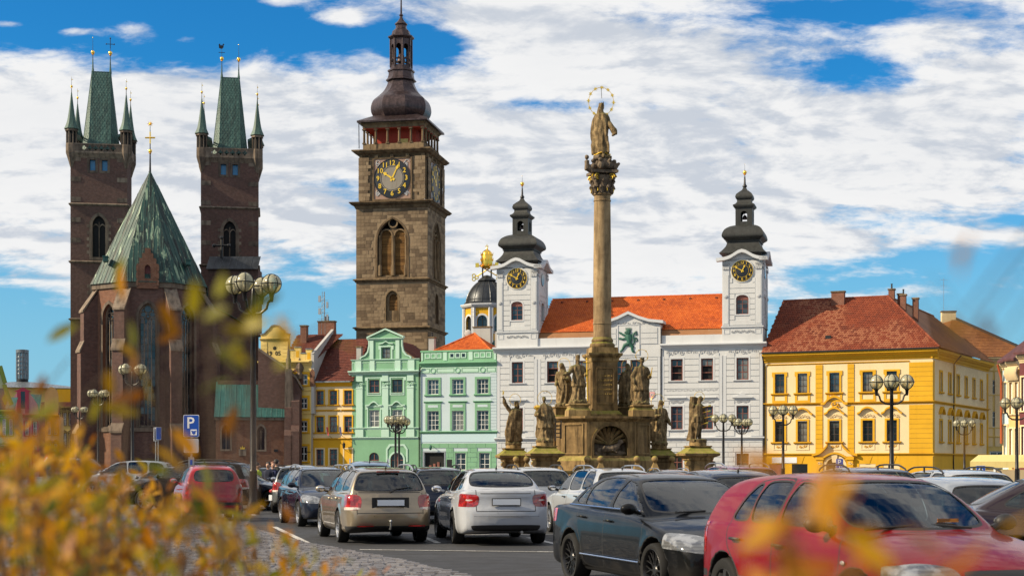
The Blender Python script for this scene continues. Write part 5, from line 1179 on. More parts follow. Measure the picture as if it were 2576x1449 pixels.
 chimney(t,6.9,5.6,19.5,21.6,1.4,.7,BRICK_CH);chimney(t,12.5,6.6,19,21.7,.62,.6,BRICK_CH,1);chimney(t,13.9,5.6,17.5,20.9,.58,.6,BRICK_CH,1);chimney(t,15.1,6.2,17.5,20.5,.6,.6,BRICK_CH);chimney(t,13.3,7.4,19,21.2,.55,.6,BRICK_CH)
 b=MB();b.box(6.5,7.1,.65,.9,15.75,16.25);b.build('roof_hatch',IRON,t);b=MB();b.tube([(.05,-.15,.2),(.05,-.15,13.0),(-.05,-.7,14.2)],.07,6);b.build('downpipe',IRON,t,60)
white_green_house();green_house();small_yellow_house();gabled_yellow_house();corner_yellow_house()
# --- brick cathedral
ZA=lambda x,y:((200+x/1.509)/1.4911,(120+y/1.509)/1.4911)
ZB=lambda x,y:((200+x/1.61)/1.4911,(900+y/1.61)/1.4911)
APX,APD,APYAW=371.6,114.0,R(11)
ca=thing('cathedral','dark brick Gothic cathedral with a green copper choir roof and two copper-capped towers','church',(*spot(APX,APD),0),0)
CA0=Vector((*spot(APX,APD),0))
def rel(x,y):return(x-CA0.x,y-CA0.y,0)
def church_tower(zx0,zx1,d0,zy,cock,name):
 """zy: photo rows (zoom A) of gallery top, gallery foot, string 1, window top, window foot, string 2, roof top"""
 Fm=frame_yaw(ZA(zx0,0)[0],d0,ZA(zx1,0)[0],9);W=Fm.L;DP=7.4;Z=lambda y:Fm.uv(*ZA(zx0+160,y))[1];U=lambda x:Fm.uv(*ZA(x,900))[0]
 gt,gf,s1,wt_,wb,s2,rt=(Z(y)for y in zy);wc=W*.5
 win=arch(wc-.95,wc+.95,wb,wt_-1.7,6,.6);low=arch(wc-.9,wc+.9,s2-9.5,s2-4.0,6,.5)
 sm=[rect(wc-.95,.42,gf-2.6,gf-.95),rect(wc+.85,.42,gf-2.6,gf-.95)]
 b=MB();b.wall([(0,0),(W,0),(W,gf),(0,gf)],[win,low]+sm,0,.6);tw=b.build('tower',BRICK,ca,None,rel(Fm.X,Fm.Y),Fm.a)
 b=MB();b.box(W-.02,W,.001,DP,0,gf);b.box(0,.02,.001,DP,0,gf);b.box(.02,W-.02,DP-.02,DP,0,gf);b.build('side_wall',BRICK,tw)
 for a,dz_ in((win,0),(low,0)):
  b=MB();ring(b,a,grow(a,.45),-.06,.02);b.build('window_surround',CHURCHTRIM,tw)
  x0,x1=a[0][0],a[1][0];zt=max(p[1]for p in a);b=MB();b.prism(grow(a,-.01),.50,.55);g=b.build('window',DARK,tw)
  b=MB();b.box(wc-.08,wc+.08,.32,.48,a[0][1],zt-.9);ring(b,arch(x0+.02,wc-.08,a[0][1],zt-1.9,4,.3),arch(x0-.02,wc-.04,a[0][1]-.02,zt-1.75,4,.3),.34,.48);ring(b,arch(wc+.08,x1-.02,a[0][1],zt-1.9,4,.3),arch(wc+.04,x1+.02,a[0][1]-.02,zt-1.75,4,.3),.34,.48)
  b.lathe([(.42,.34),(.3,.36)],10,cap=False);b.build('tracery',CHURCHTRIM,g)
  k=0;z=a[0][1]
  while z<zt-1.2:
   for s_ in(-1,1):b=MB();l=.75 if k%2 else.4;xx=x1+.1 if s_>0 else x0-.1-l;b.box(xx,xx+l,-.05,.01,z,z+.48);b.build('quoin',CHURCHTRIM,tw)
   z+=.5;k+=1
 for q in sm:
  b=MB();ring(b,q,grow(q,.35),-.05,.02);b.build('window_surround',CHURCHTRIM,tw);b=MB();b.prism(grow(q,-.02),.5,.53);b.build('blue_window',plain('sky_blue_pane_%s_%d'%(name,int(q[0][0]*10)),(.02,.19,.40),.25),tw)
 for z in(s1,s2,s2-(s1-s2)):
  b=MB();b.stack([(-.02,W+.02,-.02,DP+.02,z-.3),(-.28,W+.28,-.28,DP+.28,z-.12),(-.28,W+.28,-.28,DP+.28,z-.02),(0,W,0,DP,z+.12)]);b.build('string_course',CHURCHTRIM,tw)
 for k in range(5):
  for s_ in(0,1):b=MB();z=gf-1.2-k*3.1;b.box(.0 if s_==0 else W-1.5,1.5 if s_==0 else W,-.04,.01,z,z+.7);b.build('quoin',CHURCHTRIM,tw)
 b=MB();b.stack([(0,W,0,DP,gf-.7),(-.3,W+.3,-.3,DP+.3,gf-.25),(-.5,W+.5,-.5,DP+.5,gf),(-.5,W+.5,-.5,DP+.5,gf+.25)]);b.build('gallery_floor',CHURCHTRIM,tw)
 n=6;hs=[]
 for k in range(n):
  c=1.6+(W-3.2)*(k+.5)/n;r_=.34;zc=gf+.25+(gt-gf-.25)*.5
  hs.append([(c+r_*(1+.28*math.cos(4*t))*math.cos(t),zc+r_*(1+.28*math.cos(4*t))*math.sin(t))for t in np.linspace(0,2*math.pi,17)[:-1]])
 b=MB();b.wall([(.2,gf+.25),(W-.2,gf+.25),(W-.2,gt),(.2,gt)],hs,-.45,.18);b.build('balustrade',CHURCHTRIM,tw);b=MB();b.box(.2,W-.2,-.5,-.2,gt+.002,gt+.18);b.build('handrail',CHURCHTRIM,tw)
 for y in(DP+.3,):b=MB();b.box(.2,W-.2,y,y+.15,gf+.25,gt);b.build('balustrade',CHURCHTRIM,tw)
 b=MB();b.box(W+.3,W+.45,.3,DP-.3,gf+.25,gt);b.build('balustrade',CHURCHTRIM,tw)
 th_=gt+2.3
 for(x,y)in((.15,.1),(W-.15,.1),(.15,DP-.1),(W-.15,DP-.1)):
  b=MB();b.lathe([(.2,gf-2.2),(.5,gf-1.2),(.8,gf-.3),(.88,gf),(.88,gt-.1),(.85,gt+.15)],8,(x,y,0),phase=R(22.5));tu=b.build('turret',CHURCHTRIM,tw)
  b=MB()
  for k in range(8):a=R(22.5+45*k);b.tube([(x+.76*math.cos(a),y+.76*math.sin(a),gt+.1),(x+.76*math.cos(a),y+.76*math.sin(a),th_-.2)],.10,5)
  b.build('turret_arcade',CHURCHTRIM,tu,kind='stuff');b=MB();b.lathe([(.6,gt+.1),(.6,th_-.1)],8,(x,y,0));b.build('turret_core',DARK,tu)
  b=MB();b.lathe([(.98,th_-.3),(.98,th_),(.9,th_+.1)],8,(x,y,0),phase=R(22.5));b.build('turret_eave',CHURCHTRIM,tu)
  b=MB();b.lathe(smooth_profile([(1.15,th_+.05),(.75,th_+1.0),(.48,th_+2.4),(.22,th_+4.4),(.08,th_+5.6)],3),8,(x,y,0),phase=R(22.5));b.build('turret_roof',COPPER_T,tu,30)
  finial(tu,x,y,th_+5.4,2.6,.18,top='vane',base=.07)
 x0,x1,y0,y1=wc-2.75,wc+2.75,.9,DP-.9;q=1.1;tx0,tx1=wc-1.42,wc+1.42;my=DP/2
 low_=[(x0+q,y0),(x1-q,y0),(x1,y0+q),(x1,y1-q),(x1-q,y1),(x0+q,y1),(x0,y1-q),(x0,y0+q)];top_=[(tx0+.1,my-.4),(tx1-.1,my-.4),(tx1,my-.3),(tx1,my+.3),(tx1-.1,my+.4),(tx0+.1,my+.4),(tx0,my+.3),(tx0,my-.3)]
 b=MB();b.prism_z(low_,gt-.4,rt,top=top_);rf=b.build('roof',COPPER_T,tw)
 sh=MB();rnd=random.Random(int(zx0))
 for f,(a0,a1,t0,t1)in enumerate(((low_[0],low_[1],top_[0],top_[1]),(low_[7],low_[0],top_[7],top_[0]),(low_[1],low_[2],top_[1],top_[2]))):
  A0,A1=Vector((*a0,gt-.4)),Vector((*a1,gt-.4));T0,T1=Vector((*t0,rt)),Vector((*t1,rt));nr=(A1-A0).cross(T0-A0).normalized();H=(T0-A0).length;rows=int(H/.42);wmax=(A1-A0).length;nc=max(1,int(wmax/.5))
  for j in range(rows):
   for i in range(nc+(j%2)):
    u0=(i+.5-(.5 if j%2 else 0))/nc;pos=lambda du,dv:A0.lerp(A1,min(1,max(0,u0+du))).lerp(T0.lerp(T1,min(1,max(0,u0+du))),min(1,max(0,(j+.5+dv)/rows)))
    l1,l2=nr*(.05+rnd.random()*.03),nr*.015;sh.add([tuple(pos(0,-1.0)+l1),tuple(pos(.5/nc,0)+l2),tuple(pos(0,1.0)+l2),tuple(pos(-.5/nc,0)+l2)],[(0,1,2,3)])
 sh.build('shingles',COPPER_T,rf,kind='stuff')
 for p,q_ in((low_[0],top_[0]),(low_[1],top_[1]),(low_[7],top_[7]),(low_[2],top_[2])):b=MB();b.tube([(*p,gt-.4),(*q_,rt)],.07,5);b.build('hip_roll',COPPER_T,rf)
 b=MB();b.box(tx0-.05,tx1+.05,my-.45,my+.45,rt-.05,rt+.08);b.build('ridge',COPPER_T,rf)
 for s_,x in((-1,tx0+.1),(1,tx1-.1)):
  b=MB();b.lathe([(.22,rt),(.12,rt+.8),(.07,rt+2.0)],8,(x,my,0));b.build('spike',COPPER_T,rf)
  finial(rf,x,my,rt+1.2,4.2,.30,top=('cock' if s_<0 else 'spike')if cock else('spike' if s_<0 else 'cross'),base=.09)
 for s_ in(-1,1):
  b=MB();xa,xb=(x0,x0-1.9)if s_<0 else(x1,x1+1.9);b.add([(xa,.4,th_-.9),(xb,.4,th_+.15),(xb,DP-.4,th_+.15),(xa,DP-.4,th_-.9),(xa,.4,th_-.5),(xb,.4,th_+.45),(xb,DP-.4,th_+.45),(xa,DP-.4,th_-.5)],[(0,1,5,4),(4,5,6,7),(0,3,2,1),(3,7,6,2)]);b.build('apron_roof',COPPER_T,tw)
 return tw
church_tower(97,418,137.0,(643,690,975,1030,1275,1300,197),False,'a')
church_tower(835,1160,140.0,(668,716,993,1060,1295,1320,231),True,'b')
def choir():
 a=4.95;h=a/2;q=a/math.sqrt(2);EZ=21.2;A=APYAW
 M=Matrix.Rotation(A,4,'Z')
 V=[(-h-q,34),(-h-q,q+a*.9),(-h-q,q),(-h,0),(h,0),(h+q,q),(h+q,q+a*.9),(h+q,34)]
 nv=thing_part=None
 cx_,cy_=0,h+q
 walls=[]
 for i in range(7):
  p0,p1=Vector((*V[i],0)),Vector((*V[i+1],0));L=(p1-p0).length;ang=math.atan2(p1.y-p0.y,p1.x-p0.x)
  hs=[]
  if i in(2,3,4,1,5):c=L/2;hs=[arch(c-.95,c+.95,5.6,17.6,8,.7)]
  b=MB();b.wall([(0,0),(L,0),(L,EZ),(0,EZ)],hs,0,.75)
  pr=M@p0;wl=b.build('choir_wall',BRICK_RED if i==2 else BRICK,ca,None,tuple(pr),A+ang)  # sun-facing left wall: its sunlit tone is painted with the warmer brick
  for hole in hs:
   c=L/2;b=MB();ring(b,hole,grow(hole,.32),-.07,.03);b.build('window_surround',CHURCHTRIM,wl)
   i2=grow(hole,-.16);b=MB();ring(b,i2,grow(hole,.0),.38,.55);b.build('window_jamb',CHURCHTRIM,wl)
   tr=MB()
   for k in range(1,4):x=c-.78+1.56*k/4;tr.box(x-.045,x+.045,.44,.56,5.7,17.2)
   for k in range(4):
    x=c-.585+.39*k;tr.tube([(x+.19*math.cos(t),.5,17.15+.26*math.sin(t))for t in np.linspace(0,math.pi,7)],.04,4)
   for(ox,oz,rr)in((c,18.45,.40),(c-.48,17.85,.30),(c+.48,17.85,.30),(c,17.65,.2)):tr.tube([(ox+rr*math.cos(t),.5,oz+rr*math.sin(t))for t in np.linspace(0,2*math.pi,13)[:-1]],.05,4,closed=True)
   tr.build('tracery',CHURCHTRIM,wl,kind='stuff')
   bar=MB()
   for k in range(15):bar.box(c-.79,c+.79,.49,.53,6.2+.76*k,6.24+.76*k)
   bar.build('glazing_bars',IRON,wl,kind='stuff')
   for r_ in range(16):
    for k in range(4):
     if i in(2,3,4):o=shared(('cpane',),'pane',GLASS,lambda b:b.box(-.175,.175,0,.012,-.36,.36),wl,(c-.585+.39*k,.52,5.84+.76*r_));o.rotation_euler=(R(random.Random(r_*7+k+i*50).uniform(-1.6,1.6)),0,R(random.Random(r_*5+k*3+i).uniform(-1.2,1.2)))
   if i in(1,5):b=MB();b.prism(grow(hole,-.02),.6,.62);b.build('window',GLASS,wl)
   else:b=MB();b.prism(arch(c-.8,c+.8,17.4,17.61,8,.7),.53,.56);b.build('window_head',GLASS,wl);b=MB();b.prism(grow(hole,-.02),.66,.70);b.build('window_back',DARK,wl)
 for i,(x,y)in enumerate(V[1:7]):
  if i in(0,5):dirn=Vector((-1 if i==0 else 1,0,0))
  else:dirn=Vector((x-cx_,y-cy_,0)).normalized()
  ang=math.atan2(dirn.y,dirn.x)+R(90);pr=M@Vector((x,y,0));b=MB();w_=.62
  prof=[(.3,.02),(-2.0,.02),(-2.0,4.9),(-1.65,5.6),(-1.65,13.8),(-1.3,14.7),(-1.3,18.2),(.3,20.4)]
  b.prism_x(prof,-w_,w_);bt=b.build('buttress',BRICK,ca,None,(pr.x,pr.y,0),A+ang)
  for(y0,z0,y1,z1,o)in((-1.36,18.15,.25,20.65,.1),(-1.72,13.75,-1.28,14.85,.12),(-2.08,4.85,-1.62,5.75,.12)):
   c=MB();c.prism_x([(y0,z0),(y1,z1),(y1,z1+.22),(y0-.08,z0+.22),(y0-.08,z0)],-w_-o,w_+o);c.build('weathering',CHURCHTRIM,bt)
 b=MB();n=len(V);pts=[(M@Vector((x*1.0+.0,y,0)))for x,y in V]
 for z0,z1,o in((20.75,21.5,.22),(5.05,5.45,.18)):
  ln=[((x-cx_)*(1+o/6.5)+cx_,(y-cy_)*(1+o/6.5)+cy_ if 1<i<6 else y)for i,(x,y)in enumerate(V)]
  c=MB();c.prism_z(ln,z0,z1);c.xf(M);c.build('eaves_cornice' if z0>10 else 'plinth',CHURCHTRIM,ca)
 E=[((x-cx_)*1.06+cx_,(y-cy_)*1.06+cy_ if 1<i<6 else y)for i,(x,y)in enumerate(V)];tip=M@Vector((0,h+q,34.6));back=M@Vector((0,34,34.2))
 e3=[M@Vector((x,y,EZ+.1))for x,y in E]
 rb=MB();rb.add([tuple(p)for p in e3]+[tuple(tip),tuple(back)],[(1,2,8),(2,3,8),(3,4,8),(4,5,8),(5,6,8),(0,1,8,9),(6,7,9,8)]);ro=rb.build('choir_roof',COPPER,ca)
 for i in range(1,6):seamed(ro,[tuple(e3[i]),tuple(e3[i+1]),tuple(tip)],COPPER,.55,.06,'copper_sheet')
 seamed(ro,[tuple(e3[6]),tuple(e3[7]),tuple(back),tuple(tip)],COPPER_D,1.2,.06,'copper_sheet');seamed(ro,[tuple(e3[0]),tuple(e3[1]),tuple(tip),tuple(back)],COPPER_D,1.2,.06,'copper_sheet')
 finial(ro,tip.x,tip.y,tip.z-.3,5.6,.22,top='star',base=.13)
 b=MB();bm=M@Vector((0,34,0));
 d=MB();w0=1.15
 prof=[(-w0,20.6),(w0,20.6),(w0,23.3),(w0*.78,23.3),(w0*.78,23.9),(w0*.5,23.9),(w0*.5,24.45),(w0*.25,24.45),(w0*.25,25.0),(-w0*.25,25.0),(-w0*.25,24.45),(-w0*.5,24.45),(-w0*.5,23.9),(-w0*.78,23.9),(-w0*.78,23.3),(-w0,23.3)]
 d.wall(prof,[arch(-.32,.32,21.7,22.8,5,.3)],-.35,.4);d.prism(prof,.2,2.6);d.xf(M);do=d.build('dormer',BRICK_RED,ca)
 d=MB();d.prism(arch(-.32,.32,21.7,22.8,5,.3),.05,.1);d.xf(M);d.build('dormer_shutter',plain('maroon_shutter',(.10,.015,.015),.6),do)
 for x in(-w0*.95,w0*.95):
  for k in range(3):d=MB();d.box(x-.12,x+.12,-.42,-.3,20.9+k*.8,21.5+k*.8);d.xf(M);d.build('dormer_pilaster',BRICK_RED,do)
 for x,z,y in((-4.6,23.7,2.2),(4.3,23.5,1.9)):d=MB();d.box(x-.25,x+.25,y-.7,y+.6,z,z+.5);d.box(x-.32,x+.32,y-.8,y+.7,z+.502,z+.58);d.xf(M);d.build('roof_vent',COPPER_D,ro)
 P=lambda u,v,z:tuple(M@Vector((u,v,z)))
 s=MB();s.add([P(h+q+.2,8,13.0),P(h+q+5.6,12,13.0),P(h+q+5.6,34,13.0),P(h+q+.2,34,13),P(h+q+.2,8,20.2),P(h+q+5.6,12,17.2),P(h+q+5.6,34,17.2),P(h+q+.2,34,20.2)],[(0,1,5,4),(1,2,6,5)]);s.add([P(h+q+.2,8,0),P(h+q+5.6,12,0),P(h+q+5.6,34,0),P(h+q+.2,8,13.01),P(h+q+5.6,12,13.01),P(h+q+5.6,34,13.01)],[(0,1,4,3),(1,2,5,4)]);s.build('aisle_wall',BRICK,ca)
 seamed(ro,[P(h+q,7.6,20.4),P(h+q+5.9,11.7,17.3),P(h+q+5.9,34,17.3),P(h+q,34,22.5)],COPPER_D,1.0,.06,'copper_sheet')
 s=MB();pc=M@Vector((9.4,27,0));s.box(pc.x-3.2,pc.x+3.2,pc.y,pc.y+3,18,26.4);s.build('transept_wall',BRICK,ca);seamed(ro,[(pc.x-3.4,pc.y-.3,26.4),(pc.x+3.2,pc.y-.3,26.4),(pc.x+3.2,pc.y+2,28.3),(pc.x-3.4,pc.y+2,28.3)],DOME,1.0,.06,'copper_sheet')
 s=MB();x,y,z=pc.x-1.8,pc.y+1.8,28.0;s.tube([(x,y,z),(x,y,z+2.6)],.16,6);s.tube([(x-.85,y,z+1.7),(x+.85,y,z+1.7)],.16,6)
 for dx,dz_ in((-.95,1.7),(.95,1.7),(0,2.7)):s.sphere((x+dx,y,z+dz_),.26,6,5)
 s.build('gable_cross',IRON,ca,50)
_old=set(ca.children);choir();_S=114.0/98.0
for _o in ca.children:
 if _o not in _old:_o.location=_o.location*_S;_o.scale=(_S,)*3
def chapel():
 ZQ=lambda x,y:((800+x/1.932)/1.4911,(1000+y/1.932)/1.4911)
 Fm=frame_yaw(ZQ(18,0)[0],110,ZQ(530,0)[0],8);W=Fm.L;U=lambda x:Fm.uv(*ZQ(x,1200))[0];Z=lambda y:Fm.uv(*ZQ(270,y))[1]
 ez,rz=Z(1085),Z(822);ws=[arch(U(62),U(122),Z(1322),Z(1190),6,.5),arch(U(318),U(372),Z(1325),Z(1190),6,.5)]
 b=MB();b.wall([(0,0),(W,0),(W,ez),(0,ez)],ws,0,.5);b.box(W-.02,W,.01,5,0,ez);cw=b.build('chapel_wall',BRICK_RED,ca,None,rel(Fm.X,Fm.Y),Fm.a)
 for a in ws:b=MB();ring(b,a,grow(a,.22),-.05,.02);b.build('window_surround',CHURCHTRIM,cw);b=MB();b.prism(grow(a,-.01),.38,.42);g=b.build('window',GLASS,cw);b=MB();c=(a[0][0]+a[1][0])/2;b.box(c-.05,c+.05,.28,.37,a[0][1],max(p[1]for p in a)-.5);b.build('mullion',CHURCHTRIM,g)
 seamed(cw,[(-.2,-.35,ez-.1),(W+.1,-.35,ez-.1),(W+.1,4.6,rz),(-.2,4.6,rz)],COPPER_D,.62,.06,'copper_sheet',1.5)
 b=MB();b.box(-.2,W,-.2,.0,ez-.45,ez-.12);b.build('eaves',CHURCHTRIM,cw);b=MB();b.box(0,W,4.2,4.4,0,rz+.2);b.build('upper_wall',BRICK,cw)
 b=MB();x=U(212);b.box(x-.45,x+.45,-.12,.0,Z(1370),Z(1320));b.build('plaque',CHURCHTRIM,cw);b=MB();b.prism([(x-.25,Z(1322)),(x+.25,Z(1322)),(x+.3,Z(1305)),(x+.1,Z(1312)),(x,Z(1296)),(x-.1,Z(1312)),(x-.3,Z(1305))],-.15,-.05);b.build('gilt_crown',GOLD,cw);b=MB();b.box(U(440),U(468),-.06,0,Z(1340),Z(1322));b.build('plaque',IRON,cw)
 x0=U(515);b=MB();b.prism([(x0-.1,0),(x0+1.2,0),(x0+1.2,ez+.6),(x0+.9,rz+1.4),(x0+.1,rz+1.4)],-.3,.6);b.build('gable_pier',CHURCHTRIM,cw);b=MB();b.lathe([(.3,0),(.34,1.2),(.2,1.4),(.02,3.6)],4,(x0+.5,.1,rz+1.4));b.build('pinnacle',CHURCHTRIM,cw)
 G=frame_yaw(ZQ(320,0)[0],111,ZQ(640,0)[0],4);g=lambda x,y:G.uv(*ZQ(x,y))
 a0,a1,a2=g(325,605),g(515,735),g(600,812);w_=g(640,900);b=MB();b.prism([(a0[0],0),(w_[0],0),(w_[0],w_[1]),a2,a1,a0],0,6);gw=b.build('aisle_gable',BRICK,ca,None,rel(G.X,G.Y),G.a)
 b=MB();b.prism([a0,a1,a2,(w_[0]+.2,w_[1]),(w_[0]+.2,w_[1]+.35),(a2[0],a2[1]+.35),(a1[0],a1[1]+.35),(a0[0],a0[1]+.35)],-.2,6.2);b.build('gable_coping',CHURCHTRIM,gw)
 b=MB();b.lathe([(.45,0),(.5,.5),(.25,.8),(.55,1.3),(.05,2.6)],4,(a2[0]+.4,.5,a2[1]));b.build('gargoyle',CHURCHTRIM,gw)
 for(xx,z1)in((w_[0]-.7,w_[1]-.3),(a1[0]+.6,a1[1]-4)):b=MB();b.prism_x([(.1,0),(-1.6,0),(-1.6,z1*.55),(-1.1,z1*.62),(-1.1,z1*.9),(.1,z1)],xx-.5,xx+.5);bt=b.build('buttress',BRICK,gw)
chapel()
def dome_chapel():
 """domed chapel behind the town hall: yellow drum, black dome, gilded tiara and keys"""
 ZG=lambda x,y:((1700+x/2.07)/1.4911,(600+y/2.07)/1.4911)
 D=126.0;cx=ZG(262,0)[0];X,Y=spot(cx,D);k=lambda px:px/2.07/1.4911/FPX*D*KD;Z=lambda y:height(ZG(0,y)[1],D)
 t=thing('domed_chapel','yellow and white round chapel with a black dome and golden crown behind the white tower','chapel',(X,Y,0),R(-12))
 r=k(165);z0,z1=Z(1420),Z(1150);n=8;sd=r*math.tan(R(22.5));H=z1-z0
 b=MB();b.lathe([(r*1.1/math.cos(R(22.5)),0),(r*1.1/math.cos(R(22.5)),z0-.2),(r/math.cos(R(22.5)),z0+.1)],8,phase=R(22.5));b.build('lower_body',COPPER_D,t)
 for i in range(n):
  b=MB();a=arch(-.72,.72,z0+1.3,z1-2.0,6);b.wall([(-sd,z0),(sd,z0),(sd,z1),(-sd,z1)],[a],-r,.3);w_=b.build('drum_wall',YELLOW,t,None,None,R(45)*i)
  b=MB();ring(b,a,grow(a,.25),-r-.06,-r+.02);b.build('window_surround',WHITE_TRIM,w_);b=MB();b.prism(grow(a,-.01),-r+.24,-r+.28);g=b.build('window',GLASS,w_);b=MB();b.box(-.05,.05,-r+.16,-r+.23,z0+1.3,z1-1.35)
  for q in range(3):b.box(-.7,.7,-r+.17,-r+.22,z0+2+q*1.0,z0+2.07+q*1.0)
  b.build('glazing',IRON,g)
  b=MB();b.box(-sd-.32,-sd+.32,-r-.14,-r+.1,z0-.2,z1-.2);b.xf(Matrix.Rotation(0,4,'Z'));b.build('pilaster',WHITE_TRIM,w_)
  b=MB();b.box(sd-.32,sd+.32,-r-.14,-r+.1,z0-.2,z1-.2);b.build('pilaster',WHITE_TRIM,w_)
 ap=1/math.cos(R(22.5));b=MB();b.lathe([(r*ap,z1-.25),((r+.35)*ap,z1-.05),((r+.5)*ap,z1+.2),((r+.5)*ap,z1+.35)],8,phase=R(22.5));b.build('cornice',WHITE_TRIM,t)
 zt=Z(940);P=smooth_profile([(r+.5,z1+.32),(r+.02,z1+.7),(r*.97,z1+(zt-z1)*.32),(r*.86,z1+(zt-z1)*.55),(r*.68,z1+(zt-z1)*.76),(r*.47,z1+(zt-z1)*.92),(r*.3,zt)],4);b=MB();b.lathe(P,32);dm=b.build('dome',DOME,t,50)
 for i in range(16):a=2*math.pi*i/16;b=MB();b.tube([(p[0]*math.cos(a),p[0]*math.sin(a),p[1])for p in P[2::2]],.06,4);b.build('dome_rib',DOME,dm)
 b=MB();b.lathe([(r*.38,zt-.1),(r*.46,zt),(r*.42,zt+.15),(.5,zt+.7),(.15,Z(895))],8);b.build('cap',DOME,t)
 zc,zk=Z(830),Z(915);b=MB()
 for s_ in(-1,1):b.tube([(s_*.62,0,zt+.3),(s_*.62,0,zc)],.12,6)
 b.build('stand',IRON,t)
 h=Z(705)-zc;b=MB();b.lathe(smooth_profile([(.75,zc-.2),(1.05,zc+.05),(1.12,zc+h*.3),(1.1,zc+h*.6),(.95,zc+h*.85),(.5,zc+h*1.02),(.12,zc+h*1.08)],3),16);tm=b.build('tiara',GOLD,t,40);tm.scale=(.72,.72,1)
 for lv in(0.02,.36,.70):
  for i in range(12):a=2*math.pi*i/12;rr=1.2-.12*lv;b=MB();b.tube([(rr*math.cos(a),rr*math.sin(a),zc+h*lv),(rr*1.12*math.cos(a),rr*1.12*math.sin(a),zc+h*lv+.42)],[.12,.02],4);b.build('fleuron',GOLD,tm)
 b=MB();b.sphere((0,0,zc+h*1.14),.16,8,6);b.tube([(0,0,zc+h*1.1),(0,0,Z(655))],.06,5);b.tube([(-.25,0,Z(672)),(.25,0,Z(672))],.06,5);b.build('cross',GOLD,t)
 for s_ in(-1,1):
  b=MB();b.tube([(-s_*1.2,0,zk+1.8),(s_*1.5,0,zk+.2)],.09,6);c=(s_*1.75,zk+.1)
  for an in(0,2.1,4.2):b.tube([(c[0]+.28*math.cos(an)+.24*math.cos(t_),0,c[1]+.28*math.sin(an)+.24*math.sin(t_))for t_ in np.linspace(0,2*math.pi,9)[:-1]],.08,5,closed=True)
  b.box(-s_*1.4-.25,-s_*1.4+.25,-.06,.06,zk+1.5,zk+2.1);b.build('key',GOLD,t,50)
dome_chapel()
